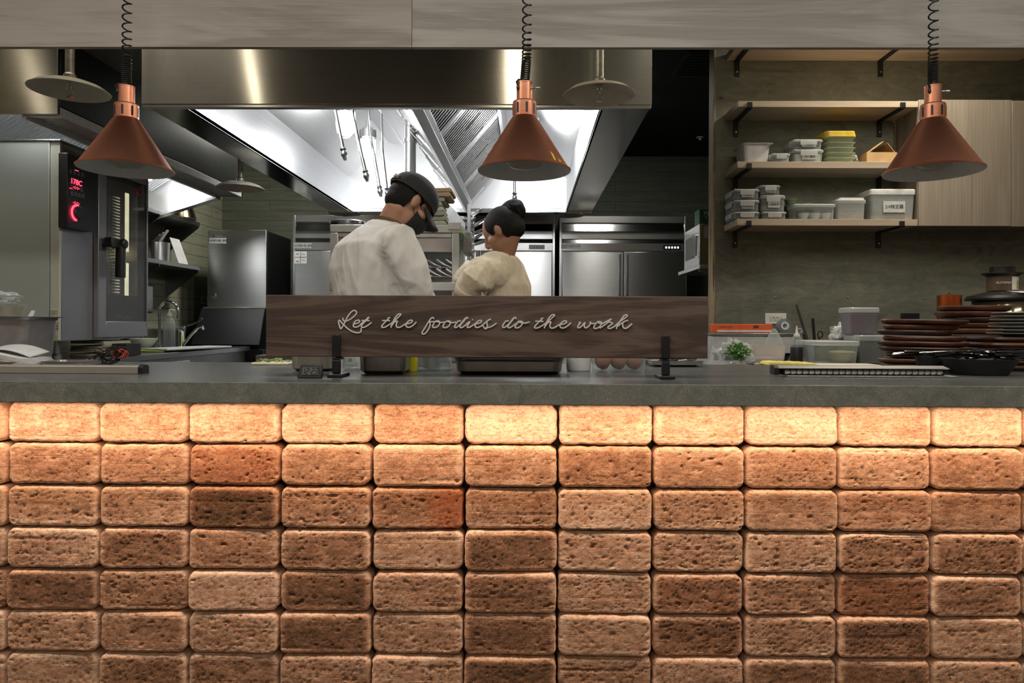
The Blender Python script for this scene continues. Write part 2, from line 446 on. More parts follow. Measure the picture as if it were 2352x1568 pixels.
CT = .92; CB = .873; CF = 1.50; CBK = 2.27
link('countertop', MB().box(XL+.005, XR-.005, CF, CBK, CB, CT), stone_mat(), bev=.0015)
tag(bpy.data.objects['countertop'], 'long grey green stone worktop of the bar above the lit brick front', 'countertop')
CORE = plain('counter_core', (.05, .04, .035), .8)
tag(link('counter_cabinet', MB().box(XL+.01, XR-.01, 1.655, 2.22, 0, CB-.001), CORE), 'dark core of the bar counter behind the stacked bricks', 'counter')
LEDM = emis('warm_led_strip', (1.0, .62, .36), 1.5)
t = thing('led_strip', 'warm strip light under the front lip of the stone worktop', 'light strip', (0, 1.52, CB-.012))
link('housing', MB().box(-2.1, 2.1, 1.535, 1.550, CB-.004, CB-.0003), ALU, t)

def brick_mat():
    m, nt, b = new_mat('tumbled_brick'); b.inputs['Roughness'].default_value = .95; b.inputs['Specular IOR Level'].default_value = .15
    at = nd(nt, 'ShaderNodeVertexColor'); at.layer_name = 'tone'
    sp = nd(nt, 'ShaderNodeSeparateColor'); nt.links.new(at.outputs['Color'], sp.inputs[0])
    tone, edge, rnd = sp.outputs[0], sp.outputs[1], sp.outputs[2]; red = at.outputs['Alpha']
    v = coords(nt, (1, 1, 1.7))
    n1 = noise_t(nt, v, 28, 6, .62, .3); n2 = noise_t(nt, coords(nt, (1, 1, 1.3)), 420, 3, .6); n3 = noise_t(nt, v, 9, 4)
    k = mth(nt, 'ADD', tone, mth(nt, 'MULTIPLY', mth(nt, 'SUBTRACT', n1, .5), .95))
    k = mth(nt, 'ADD', k, mth(nt, 'MULTIPLY', mth(nt, 'SUBTRACT', n3, .5), .5))
    k = mth(nt, 'ADD', k, mth(nt, 'MULTIPLY', mth(nt, 'SUBTRACT', n2, .5), .95))
    k = mth(nt, 'SUBTRACT', k, mth(nt, 'MULTIPLY', edge, .45), True)
    base = ramp(nt, k, [(0, (.80, .56, .40)), (.22, (.66, .41, .265)), (.45, (.47, .255, .15)), (.7, (.27, .135, .075)), (1, (.11, .065, .035))])
    base = mixc(nt, mth(nt, 'MULTIPLY', red, .8, True), base, (.45, .14, .055))
    # pale grit
    vo = nd(nt, 'ShaderNodeTexVoronoi'); vo.inputs['Scale'].default_value = 210; nt.links.new(coords(nt), vo.inputs['Vector'])
    gr = ramp(nt, vo.outputs['Distance'], [(.10, (1, 1, 1)), (.2, (0, 0, 0))])
    sel = nd(nt, 'ShaderNodeSeparateColor'); nt.links.new(vo.outputs['Color'], sel.inputs[0])
    gr = mth(nt, 'MULTIPLY', gr, mth(nt, 'GREATER_THAN', sel.outputs[0], .62))
    base = mixc(nt, mth(nt, 'MULTIPLY', gr, .7), base, (.80, .60, .42))
    nt.links.new(base, b.inputs['Base Color'])
    # pits and horizontal drag marks
    p1 = noise_t(nt, coords(nt, (1, 1, 1.9)), 95, 5, .7, .5)
    pit = ramp(nt, p1, [(.30, (0, 0, 0)), (.46, (1, 1, 1))])
    sc1 = noise_t(nt, coords(nt, (4, 4, 190)), 1, 3, .6)
    scr = ramp(nt, sc1, [(.30, (0, 0, 0)), (.42, (1, 1, 1))])
    h = mth(nt, 'ADD', mth(nt, 'MULTIPLY', pit, .55), mth(nt, 'ADD', mth(nt, 'MULTIPLY', n2, .35), mth(nt, 'MULTIPLY', scr, .3)))
    bump(nt, b, h, .85, .004)
    return m
cols_px = [15, 228, 432.5, 643, 855, 1067, 1283.5, 1502, 1714, 1928, 2143, 2356]
cx = [PX(c, 1.60) for c in cols_px]
pit = (cx[-1]-cx[0])/(len(cx)-1)
pre = [cx[0]-pit*k for k in range(4, 0, -1)]; post = [cx[-1]+pit*k for k in range(1, 4)]
cx = pre + cx + post
rows_px = [929, 1023, 1121, 1218.5, 1315, 1411, 1508, 1606, 1704]
rz = [PZ(r, 1.60, 1176) for r in rows_px] + [0.0]
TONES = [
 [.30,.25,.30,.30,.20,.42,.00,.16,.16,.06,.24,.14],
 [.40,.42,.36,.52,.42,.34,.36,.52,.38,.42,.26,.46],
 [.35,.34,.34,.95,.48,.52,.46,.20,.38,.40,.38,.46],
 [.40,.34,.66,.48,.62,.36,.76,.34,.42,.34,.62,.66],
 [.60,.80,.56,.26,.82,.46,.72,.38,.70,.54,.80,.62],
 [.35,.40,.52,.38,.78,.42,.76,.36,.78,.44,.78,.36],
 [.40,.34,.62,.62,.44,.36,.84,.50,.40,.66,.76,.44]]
REDS = {(1,3): .45, (2,5): .9, (3,3): .1, (1,2): .1, (2,10): .2, (4,10): .3, (4,8): .15, (0,0): .3}
random.seed(5)
def build_bricks():
    V = []; Fc = []; C = []
    NXg, NZg = 66, 30
    for j in range(len(rz)-1):
        for i in range(len(cx)-1):
            x0, x1 = cx[i], cx[i+1]; z1, z0 = rz[j], rz[j+1]
            w = x1-x0-.0022 - random.random()*.0025; h = z1-z0-.0016 - random.random()*.0015
            xc = (x0+x1)/2 + random.uniform(-.001, .001); zc = (z0+z1)/2 + random.uniform(-.0006, .0006)
            yf = 1.60 + random.uniform(-.003, .003)
            ii = i-3
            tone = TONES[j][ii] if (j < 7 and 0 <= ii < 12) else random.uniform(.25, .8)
            red = REDS.get((j, ii), 0)
            sd = random.random()*100; rnd = random.random(); rc = random.uniform(.014, .023); re = .010
            tilt = random.uniform(-.004, .004)
            base = len(V)
            pitf = random.uniform(.6, 1.3)
            for b in range(NZg+1):
                vv = b/NZg*2-1
                vv = math.copysign(abs(vv)**.86, vv)
                for a in range(NXg+1):
                    uu = a/NXg*2-1
                    uu = math.copysign(abs(uu)**.9, uu)
                    x, z = uu*w/2, vv*h/2
                    qx, qz = abs(x)-(w/2-rc), abs(z)-(h/2-rc)
                    if qx > 0 and qz > 0:
                        # squeeze the square corner onto the round one
                        m_ = max(qx, qz); L = sqrt(qx*qx+qz*qz); k = m_/L if L else 1
                        qx *= k; qz *= k
                        x = math.copysign(w/2-rc+qx, x); z = math.copysign(h/2-rc+qz, z); e = rc - sqrt(qx*qx+qz*qz)
                    else: e = min(w/2-abs(x), h/2-abs(z))
                    e = max(e, 0)
                    X, Z = xc+x, zc+z
                    y = yf
                    if e < re: y += re - sqrt(max(re*re-(re-e)**2, 0))
                    border = max(0, 1-e/.02)
                    n0 = mnoise.noise(Vector((X*14, sd, Z*22)))
                    n1 = mnoise.noise(Vector((X*85, sd, Z*130)))
                    n2 = mnoise.noise(Vector((X*230, sd+5, Z*330)))
                    y += n0*.0016 + n1*.0008 + n2*.00045
                    p = mnoise.noise(Vector((X*175+7, sd, Z*270)))
                    if p < -.28: y += min((-p-.28)*.013, .0030)*pitf*(1-.5*border)
                    p = mnoise.noise(Vector((X*70+7, sd+20, Z*120)))
                    if p < -.50: y += min((-p-.50)*.03, .0045)
                    g = mnoise.noise(Vector((X*3.0, sd+9, Z*140)))
                    if g < -.48: y += (-g-.48)*.007*pitf
                    if e < .006:
                        k = mnoise.noise(Vector((X*45, sd+3, Z*45)))*.0034*(1-e/.006)
                        X -= math.copysign(abs(k), x)*(1 if abs(x) > w/2-.012 else 0)
                        Z -= math.copysign(abs(k), z)*(1 if abs(z) > h/2-.012 else 0)
                    V.append((X, y + tilt*uu, Z))
                    rl = red
                    if (j, ii) == (2, 5): rl = max(0, min(1, (uu-.1)*2.2))*.9 + .05
                    mk = tone
                    if tone > .6: mk = tone - .35*max(0, 1-e/.016)
                    C.append((mk*.9+.05, border*.7, rnd, rl))
            for b in range(NZg):
                for a in range(NXg):
                    o = base+b*(NXg+1)+a
                    Fc.append((o, o+1, o+NXg+2, o+NXg+1))
            ring = [base+a for a in range(NXg+1)] + [base+b*(NXg+1)+NXg for b in range(1, NZg+1)] + \
                   [base+NZg*(NXg+1)+a for a in range(NXg-1, -1, -1)] + [base+b*(NXg+1) for b in range(NZg-1, 0, -1)]
            sb = len(V)
            for r_ in ring:
                V.append((V[r_][0], 1.65, V[r_][2])); C.append(C[r_])
            n = len(ring)
            for k in range(n):
                k2 = (k+1) % n; Fc.append((ring[k2], ring[k], sb+k, sb+k2))
            Fc.append(tuple(sb+k for k in range(n)))
    me = bpy.data.meshes.new('brick_cladding')
    me.from_pydata([(v[0], v[1]-1.6, v[2]) for v in V], [], Fc)
    ca = me.color_attributes.new('tone', 'FLOAT_COLOR', 'POINT')
    flat = [c for q in C for c in q]; ca.data.foreach_set('color', flat)
    me.materials.append(brick_mat()); me.shade_smooth(); me.set_sharp_from_angle(angle=radians(70))
    o = bpy.data.objects.new('brick_cladding', me); sc.collection.objects.link(o); o.location = (0, 1.6, 0)
    tag(o, 'dry stacked tumbled orange bricks covering the front of the bar counter', 'brick cladding')
build_bricks()

# ------------------------------------------------------------------ copper heat lamps
def copper_mat():
    m, nt, b = new_mat('brushed_copper'); b.inputs['Metallic'].default_value = 1; b.inputs['Roughness'].default_value = .36
    b.inputs['Anisotropic'].default_value = .6
    f = noise_t(nt, coords(nt, (40, 40, 700)), 1, 3); g = noise_t(nt, coords(nt), 9, 3)
    k = mth(nt, 'ADD', mth(nt, 'MULTIPLY', f, .5), mth(nt, 'MULTIPLY', g, .5))
    nt.links.new(ramp(nt, k, [(.3, (.66, .27, .165)), (.7, (.80, .36, .225))]), b.inputs['Base Color'])
    bump(nt, b, f, .05, .0003); return m
COPPER = copper_mat()
SHADE_IN = plain('grey_white_enamel', (.80, .82, .83), .45, 0, .02)
BULB = clear('heat_bulb_glass', tint=(.98, .96, .92), alpha=.42, rough=.18, col=(.62, .60, .54))
def heat_lamp(px, rim_py, Y, label, bend=0, knob=True, sw=False):
    c = P(px, rim_py, Y); X, z0 = c.x, c.z
    t = thing('heat_lamp', label, 'lamp', (X, Y, z0), 'copper heat lamps over the bar')
    r = .136
    sh = MB()
    prof = [(r+.003, .0), (r+.004, .004), (r-.001, .006), (.0395, .158), (.0355, .163), (.0355, .206), (.034, .209), (.030, .2095)]
    sh.lathe(prof, (X, Y, z0), 72, cap0=False, cap1=False)
    inner = [(.018, .150), (.035, .146), (r-.004, .004), (r+.002, .0005)]
    link('lamp_shade', sh, COPPER, t, smooth=24)
    mb2 = MB(); mb2.lathe([(.003, .156), (.034, .152), (r-.0035, .003), (r+.0025, -.0005)], (X, Y, z0), 72, cap0=False, cap1=False)
    link('shade_lining', mb2, SHADE_IN, t)
    sk = MB(); sk.lathe([(.0236, .205), (.0236, .262), (.0245, .2625), (.0245, .266), (.0232, .267), (.010, .268)], (X, Y, z0), 40, cap0=False)
    link('socket_cap', sk, COPPER, t, smooth=24)
    for k in range(8):
        sl = MB()
        a = 2*pi*k/8 + .2
        cxx, cyy = X+.0356*cos(a), Y+.0356*sin(a); tx, ty = -sin(a)*.0032, cos(a)*.0032; nx, ny = cos(a)*.0008, sin(a)*.0008
        ring0, ring1 = [], []
        for i in range(16):
            b_ = 2*pi*i/16; u = cos(b_); v = sin(b_)*.0032 + (.0125 if sin(b_) >= 0 else -.0125)
            ring0.append((cxx+tx*u-nx, cyy+ty*u-ny, z0+.184+v)); ring1.append((cxx+tx*u+nx, cyy+ty*u+ny, z0+.184+v))
        sl.rings([ring0, ring1]); link('vent_slot', sl, BLACK, t)
    bu = MB(); bu.lathe([(.018, .13), (.022, .11), (.045, .075), (.060, .048), (.062, .034), (.054, .020), (.036, .010), (.014, .006), (.002, .005)], (X, Y, z0), 40, cap0=False)
    link('bulb', bu, BULB, t)
    if knob:
        kb = MB(); kb.tube([(X+.022, Y-.006, z0+.248), (X+.034, Y-.008, z0+.248)], .0022, 8)
        kb.lathe([(.002, 0), (.0045, .001), (.0045, .012), (.002, .0135)], (X+.033, Y-.008, z0+.248), 14, 'x')
        link('knob', kb, ALU, t)
    sp = MB()
    sp.ball((X-.020, Y-.016, z0+.247), .0045, .0045, .009); sp.tube([(X-.020, Y-.017, z0+.252), (X-.024, Y-.02, z0+.262), (X-.018, Y-.012, z0+.272), (X-.006, Y-.004, z0+.272)], .0028, 8)
    link('cord_clip', sp, RUBBER, t)
    # spiral cord, tight at the bottom and stretched at the top
    pts = []; z = z0+.268; a = 0; rad = .0128
    zt = CEIL - .035
    while z < zt:
        hgt = z-(z0+.268)
        pitch = .0064 + max(0, hgt-.055)*.17
        pitch = min(pitch, .030)
        off = bend*sin(min(hgt/.10, 1)*pi/2)
        pts.append((X+off+rad*cos(a), Y+rad*sin(a), z)); a += pi/7; z += pitch/14
    link('spiral_cord', MB().tube(pts, .0025, 6), RUBBER, t)
    ro = MB(); ro.lathe([(.0, 0), (.05, 0), (.055, .006), (.055, .035), (.0, .035)], (X+bend, Y, CEIL-.035), 24)
    link('ceiling_rose', ro, COPPER, t)
    return t
heat_lamp(290, 390, 2.17, 'left copper heat lamp hanging in front of the combi oven', 0, False)
lm = heat_lamp(1204, 394, 2.05, 'middle copper heat lamp with a yellow warning sticker on its shade', .006)
heat_lamp(2142, 396, 2.12, 'right copper heat lamp hanging in front of the oak wall cabinet', 0)
# yellow warning sticker on the cone of the middle lamp
YEL = plain('yellow_sticker', (.75, .52, .04), .5)
c = lm.location
def cone_pt(a, h, o=.0008):
    r = .135 + (h-.006)/(.158-.006)*(.0395-.135) + o
    return (c.x+r*cos(a), c.y+r*sin(a), c.z+h)
st = MB(); st.add([cone_pt(-.86, .012), cone_pt(-.60, .012), cone_pt(-.86, .040)], [(0, 1, 2)])
st.add([cone_pt(-.86, .012, .0002), cone_pt(-.60, .012, .0002), cone_pt(-.86, .040, .0002)], [(0, 2, 1)])
link('warning_sticker', st, YEL, lm, smooth=0)

# ------------------------------------------------------------------ kitchen lights
JARL = emis('jar_lamp_glass', (1, 1, 1), 14)
STREAKW = emis('warm_streak_glow', (1.0, .84, .60), 9)  # glow of the added strips that streak the hood fronts

# ------------------------------------------------------------------ big island hood
def hz(z): return H + z
t = thing('exhaust_hood', 'large stainless steel exhaust hood with filters and jar lamps over the island', 'hood', (-.6, 2.9, hz(.934)))
HF, HB = 2.9, 5.62
hx0, hx1 = PX(322, HF), PX(1495, HF)
ix0, ix1 = PX(411, HF), PX(1381, HF)
z0 = hz(.934)
mb = MB(); mb.box(hx0, hx1, HF, HF+.025, z0, CEIL-.002)
link('front_panel', mb, STEEL_H, t, bev=.002)
mb = MB(); mb.box(hx0+.002, hx1-.002, HF+.002, HF+.03, z0-.014, z0-.0005)
link('front_lip', mb, STEEL, t, bev=.002)
mb = MB(); mb.box(hx0, ix0, HF+.03, HB, z0, z0+.02); mb.box(ix1, hx1, HF+.03, HB, z0, z0+.02)
mb.box(hx0, hx1, HB, HB+.03, z0-.01, z0+.02)
link('bottom_flange', mb, STEEL_M, t, bev=.0015)
mb = MB(); mb.box(hx0, hx0+.02, HF+.026, HB+.03, z0+.021, CEIL-.002); mb.box(hx1-.02, hx1, HF+.026, HB+.03, z0+.021, CEIL-.002)
mb.box(hx0+.02, hx1-.02, HB+.01, HB+.03, z0+.02, CEIL-.002)
link('side_panels', mb, STEEL_M, t)
# interior cross-section (x, z above eye)
A = (ix0, .934); A2 = (ix0, 1.214); Pk1 = (-1.16, 1.50); Pk2 = (-.86, 1.50); VL = (-.80, 1.30); V0 = (-.50, .955); VR = (-.18, 1.34)
Pk3 = (-.05, 1.46); B2 = (ix1, 1.20); B = (ix1, .934)
def strip(mb, a, b, y0, y1): mb.quad((a[0], y0, hz(a[1])), (b[0], y0, hz(b[1])), (b[0], y1, hz(b[1])), (a[0], y1, hz(a[1])))
mb = MB()
th = .012
def plate(mb, a, b, y0, y1, tt=th):
    d = Vector((b[0]-a[0], b[1]-a[1])); n = Vector((-d.y, d.x)).normalized()*tt
    a2, b2 = (a[0]+n.x, a[1]+n.y), (b[0]+n.x, b[1]+n.y)
    mb.prism([(p[0], hz(p[1])) for p in (a, b, b2, a2)], 'y', y0, y1)
plate(mb, A, A2, HF+.03, HB, .01); plate(mb, A2, Pk1, HF+.03, HB); plate(mb, Pk1, (Pk3[0], 1.50), HF+.03, HB); plate(mb, (Pk3[0], 1.50), B2, HF+.03, HB); plate(mb, B2, B, HF+.03, HB, .01)
mb.box(ix0-.01, ix1+.01, HB-.001, HB+.009, z0+.02, hz(1.52))
mb.box(ix0, ix1, HF+.026, HF+.03, z0, hz(1.52))
link('inner_lining', mb, STEEL_IN, t)
mb = MB(); mb.prism([(-.535, hz(.945)), (-.50, hz(.915)), (-.465, hz(.945)), (-.49, hz(.975)), (-.51, hz(.975))], 'y', HF+.03, HB)
link('grease_gutter', mb, STEEL_IN, t, bev=.002)
# filters: frames and baffle slats
def filt(a, b, y0, y1, flip):
    a = Vector(a); b = Vector(b); d = (b-a); L = d.length; d.normalize(); n = Vector((d.y, -d.x))*(1 if flip else -1)
    fr = MB()
    def q(s0, s1, ya, yb, n0, n1):
        c = [a+d*s0+n*n0, a+d*s1+n*n0, a+d*s1+n*n1, a+d*s0+n*n1]
        fr.prism([(p.x, hz(p.y)) for p in c], 'y', ya, yb)
    q(0, .028, y0, y1, -.03, .004); q(L-.028, L, y0, y1, -.03, .004); q(.028, L-.028, y0, y0+.028, -.03, .004); q(.028, L-.028, y1-.028, y1, -.03, .004)
    f = link('filter_frame', fr, STEEL_IN, t, bev=.0015)
    sl = MB(); k = 0; y = y0+.034
    while y < y1-.04:
        for s0 in (.03,):
            c0 = a+d*s0; c1 = a+d*(L-.03)
            for (o, nn, w) in ((0, -.004, .015),):
                e0 = c0+n*nn; e1 = c1+n*nn; g0 = c0+n*(nn-.008); g1 = c1+n*(nn-.008)
                sl.hexa([(e0.x, y+o, hz(e0.y)), (e1.x, y+o, hz(e1.y)), (e1.x, y+o+w, hz(e1.y)), (e0.x, y+o+w, hz(e0.y))],
                        [(g0.x, y+o+.002, hz(g0.y)), (g1.x, y+o+.002, hz(g1.y)), (g1.x, y+o+w-.002, hz(g1.y)), (g0.x, y+o+w-.002, hz(g0.y))])
        y += .040
    link('baffle_slats', sl, STEEL if flip else STEEL, f)
    bk = MB(); c = [a+d*.02-n*.045, a+d*(L-.02)-n*.045, a+d*(L-.02)-n*.04, a+d*.02-n*.04]
    bk.prism([(p.x, hz(p.y)) for p in c], 'y', y0+.01, y1-.01); link('filter_back', bk, BLACK_M, f)
    for s_ in (.3, .7):
        hd = MB()
        yy = y0+(y1-y0)*s_; c0 = a+d*(L*.35)+n*.006; c1 = a+d*(L*.35)+n*.03; c2 = a+d*(L*.62)+n*.03; c3 = a+d*(L*.62)+n*.006
        hd.tube([(p.x, yy, hz(p.y)) for p in (c0, c1, c2, c3)], .003, 6)
        link('filter_handle', hd, CHROME, f)
n_f = 4; yl = (HB-HF-.10)/n_f
for k in range(n_f):
    y0_ = HF+.06+k*yl
    filt((V0[0]+.02, V0[1]+.02), (VR[0], VR[1]), y0_, y0_+yl-.012, True)
    filt((V0[0]-.02, V0[1]+.02), (VL[0], VL[1]), y0_, y0_+yl-.012, False)
# closing plates above the filters so that the chamber is dark
mb = MB(); plate(mb, VR, (VR[0]+.02, 1.50), HF+.03, HB, .006); plate(mb, (VL[0]-.02, 1.50), VL, HF+.03, HB, .006)
link('chamber_sides', mb, STEEL_IN, t)
# jar lamps in the hood
def jar(x, y, ztop, label):
    c = (x, y, ztop)
    f = MB(); f.lathe([(0, 0), (.055, 0), (.055, -.05), (.047, -.055), (.047, -.06)], c, 28, cap1=False)
    o = link('lamp_socket', f, ALU, t)
    j = MB(); j.lathe([(.044, -.055), (.05, -.075), (.05, -.13), (.044, -.16), (.028, -.182), (.003, -.19)], c, 28)
    link('lamp_jar', j, JARL, o)
    w = MB()
    for a in (0, pi/2):
        w.tube([(x+.052*cos(a)*s, y+.052*sin(a)*s, ztop+h) for s, h in ((1, -.055), (1.06, -.12), (.9, -.17), (.4, -.196), (0, -.2), (-.4, -.196), (-.9, -.17), (-1.06, -.12), (-1, -.055))], .002, 6)
    link('lamp_guard', w, ALU, o)
    point_light('hood_jar_light', (x, y, ztop-.22), 12, (1, 1, 1), .06)
jz = hz(1.50)
for px_, py_, Y_ in ((794, 292, 3.75), (845, 348, 4.55)):
    p = P(px_, py_, Y_); jar(p.x, Y_, p.z+.14, '')
    st = MB(); st.lathe([(0, 0), (.03, 0), (.03, .02), (.012, .025), (.012, max(.04, jz-(p.z+.14))), (0, max(.04, jz-(p.z+.14)))], (p.x, Y_, p.z+.14), 16)
    link('lamp_stem', st, ALU, t)
jar(PX(724, 3.15), 3.15, hz(1.49), ''); jar(.02, 3.5, hz(1.40), ''); jar(.02, 4.6, hz(1.38), '')
# suppression nozzles: drop pipes from a feed line
FEED = MB(); FEED.tube([(-.98, HF+.1, hz(1.42)), (-.98, HB-.15, hz(1.40))], .011, 10); link('feed_pipe', FEED, CHROME, t)
for (a, b) in (((770, 250), (790, 352)), ((811, 268), (841, 402)), ((851, 312), (873, 438)), ((878, 345), (889, 440))):
    Y_ = {770: 3.35, 811: 3.6, 851: 4.1, 878: 4.5}[a[0]]
    lo = P(b[0], b[1], Y_); hi = P(a[0], a[1], Y_+.02)
    n_ = MB(); n_.tube([hi, lo], .0085, 10); n_.tube([hi, (-.98, Y_+.02, hz(1.41))], .0085, 10)
    o = link('drop_pipe', n_, CHROME, t)
    d = (lo-hi).normalized()
    q = MB(); q.tube([lo+d*s for s in (-.03, -.02, -.012, 0, .01, .02, .035)], [.011, .016, .010, .016, .016, .011, .008], 10); link('nozzle', q, STEEL_D, o)
for px_, Y_ in ((1182, 4.4),):
    lo = P(px_, 452, Y_); n_ = MB(); n_.tube([(lo.x, Y_, hz(1.46)), lo], .0085, 10); o = link('drop_pipe', n_, CHROME, t)
    q = MB(); q.tube([lo+Vector((0, 0, s)) for s in (.03, .02, .012, 0, -.01, -.02, -.035)], [.011, .016, .010, .016, .016, .011, .008], 10); link('nozzle', q, STEEL_D, o)
# duct riser in the middle of the hood
rp = MB(); p = P(942, 400, 4.2); rp.tube([(p.x, 4.2, hz(1.50)), (p.x, 4.2, .8815)], .035, 20); rp.lathe([(.036, 0), (.042, 0), (.042, .02), (.036, .02)], (p.x, 4.2, PZ(328, 4.2)), 20)
link('riser_pipe', rp, STEEL_V, t)

# unseen glowing strips added behind the header board to streak the hood fronts
for nm, xt, xb_, zt_, zb_, w_ in (('at the far left', -3.17, -2.99, 2.76, 2.30, .012), ('toward the left', -1.44, -1.36, 2.52, 2.10, .013), ('near the middle', -.075, -.075, 2.52, 2.10, .036)):
    t2 = thing('streak_strip', 'unseen warm glowing strip added behind the header board ' + nm, 'lamp', ((xt+xb_)/2, 2.375, zb_), 'unseen glowing strips added for the hood streaks')
    m = MB(); m.hexa([(xb_-w_, 2.372, zb_), (xb_+w_, 2.372, zb_), (xb_+w_, 2.380, zb_), (xb_-w_, 2.380, zb_)], [(xt-w_, 2.372, zt_), (xt+w_, 2.372, zt_), (xt+w_, 2.380, zt_), (xt-w_, 2.380, zt_)])
    link('streak_glow', m, STREAKW, t2)
    m = MB(); w2 = w_+.008; m.hexa([(xb_-w2, 2.3605, zb_-.01), (xb_+w2, 2.3605, zb_-.01), (xb_+w2, 2.3715, zb_-.01), (xb_-w2, 2.3715, zb_-.01)], [(xt-w2, 2.3605, zt_+.01), (xt+w2, 2.3605, zt_+.01), (xt+w2, 2.3715, zt_+.01), (xt-w2, 2.3715, zt_+.01)])
    link('streak_backing', m, BLACK_M, t2)

# ------------------------------------------------------------------ left wall hood
t = thing('exhaust_hood', 'smaller stainless steel wall hood with a grille over the combi oven', 'hood', (-2.7, 4.3, hz(1.01)))
DARKP = plain('dark_panel', (.045, .047, .042), .35, .5)
GRIL = plain('bright_grille', (.80, .80, .80), .4, .3, .02)
LY0, LY1 = 3.3, 5.45
lx = PX(130, LY0); lz = PZ(262, LY0, 100); lxi = lx-.19
link('front_panel', MB().box(XL+.002, lx, LY0, LY0+.02, lz, CEIL-.002), STEEL_H, t, bev=.002)
link('side_panel', MB().box(lx-.02, lx, LY0+.021, LY1, lz+.045, CEIL-.002), DARKP, t)
link('rear_panel', MB().box(XL+.002, lx-.021, LY1-.02, LY1, lz+.045, CEIL-.002), STEEL_D, t)
# air grille strip underneath along the aisle edge
g = MB(); g.box(lx-.012, lx, LY0+.021, LY1, lz-.005, lz+.04); g.box(lxi, lxi+.02, LY0+.021, LY1, lz-.02, lz+.06); g.box(lxi, lx, LY1-.02, LY1, lz-.005, lz+.04); g.box(lxi+.02, lx-.012, LY0+.021, LY0+.04, lz-.005, lz+.04)
gf = link('grille_frame', g, GRIL, t, bev=.0015)
g = MB(); y = LY0+.05
while y < LY1-.03:
    g.box(lxi+.02, lx-.012, y, y+.010, lz+.004, lz+.018); y += .028
link('grille_bars', g, GRIL, gf)
g = MB(); g.box(lxi+.02, lx-.012, LY0+.04, LY1-.02, lz+.03, lz+.04); link('grille_back', g, BLACK_M, gf)
# inside: sloping filters toward the wall, far end skirt
g = MB()
y = LY0+.04
while y < LY1-.1:
    g.slab((lxi-.08, y, lz+.30), (lxi-.50, y, lz+.03), (lxi-.50, y+.018, lz+.03), (lxi-.08, y+.018, lz+.30), .006); y += .034
link('baffle_slats', g, STEEL_IN, t)
g = MB(); g.slab((lxi-.05, LY0+.03, lz+.40), (XL+.01, LY0+.03, lz+.02), (XL+.01, LY1-.03, lz+.02), (lxi-.05, LY1-.03, lz+.40), -.01)
g.box(lxi-.002, lxi+.01, LY0+.03, LY1-.03, lz+.06, lz+.5); g.box(lxi-.6, lxi+.01, LY0+.03, LY1-.03, lz+.48, lz+.5)
link('inner_lining', g, STEEL_IN, t)
g = MB(); g.prism([(lxi+.005, lz-.01), (lxi+.005, lz+.48), (XL+.01, lz+.48), (XL+.01, lz-.235)], 'y', LY1-.05, LY1-.022); link('end_skirt', g, STEEL_IN, t, bev=.002)
g = MB(); g.hexa([(lxi+.02, LY1-.10, lz-.03), (lxi+.02, LY1-.022, lz-.03), (XL+.01, LY1-.022, lz-.255), (XL+.01, LY1-.10, lz-.255)],
                 [(lxi+.02, LY1-.10, lz-.01), (lxi+.02, LY1-.022, lz-.01), (XL+.01, LY1-.022, lz-.235), (XL+.01, LY1-.10, lz-.235)]); link('skirt_rim', g, STEEL, t)
for yy, jx, jz_ in ((3.55, lxi-.10, .28), (5.05, -2.84, .05)):
    j = MB(); j.lathe([(.035, 0), (.04, .03), (.04, .1), (.02, .13), (0.002, .135)], (jx, yy, lz+jz_), 20); link('lamp_jar', j, JARL, t)
    point_light('wall_hood_light', (jx-.03, yy, lz+jz_-.07), 16 if yy < 4 else 6, WHITE, .05)
# duct joining the two hoods under the ceiling
tag(link('ceiling_duct', MB().hexa([(-2.05, 3.0, 2.30), (-1.70, 3.0, 2.30), (-1.70, 5.4, 2.30), (-2.05, 5.4, 2.30)], [(-2.05, 3.0, 2.79), (-1.70, 3.0, 2.79), (-1.70, 5.4, 2.79), (-2.05, 5.4, 2.79)]), DARKP, bev=.003),
    'dark metal ceiling duct between the two exhaust hoods', 'duct')

# ------------------------------------------------------------------ sprinkler heads with round shields
def sprinkler(px, py, Y, label, dome=True):
    c = P(px, py, Y); r = .14
    t = thing('sprinkler', label, 'sprinkler', (c.x, Y, c.z), 'sprinkler heads with round shields')
    d = MB(); d.lathe([(.012, .036), (.03, .0345), (.08, .025), (.115, .012), (r, -.006), (r-.001, -.008), (.113, .0105), (.078, .0235), (.028, .0325), (.012, .0335)], (c.x, Y, c.z), 64, cap0=False, cap1=False)
    link('shield', d, OFFWHITE, t)
    f = MB(); f.lathe([(.0, 0), (.020, 0), (.022, .004), (.022, .018), (.019, .022), (.016, .026), (.016, CEIL-c.z-.037), (0, CEIL-c.z-.037)], (c.x, Y, c.z+.036), 24)
    link('drop_pipe', f, GALV, t)
    s = MB(); s.lathe([(.010, .033), (.010, .018), (.006, .014), (.006, .006)], (c.x, Y, c.z), 14)
    s.tube([(c.x-.006, Y, c.z+.014), (c.x-.013, Y, c.z+.002), (c.x-.012, Y, c.z-.012), (c.x, Y, c.z-.026)], .0022, 6)
    s.tube([(c.x+.006, Y, c.z+.014), (c.x+.013, Y, c.z+.002), (c.x+.012, Y, c.z-.012), (c.x, Y, c.z-.026)], .0022, 6)
    s.tube([(c.x-.03, Y-.004, c.z+.022), (c.x+.035, Y+.004, c.z+.016)], .002, 6)
    s.lathe([(.0, 0), (.011, 0), (.011, .002), (0, .002)], (c.x, Y, c.z-.03), 16)
    link('sprinkler_head', s, CHROME, t)
GALV = plain('galvanised_pipe', (.42, .41, .36), .45, .7, .15, 40)
sprinkler(160, 205, 2.62, 'round sprinkler shield on a pipe above the combi oven, at the upper left')
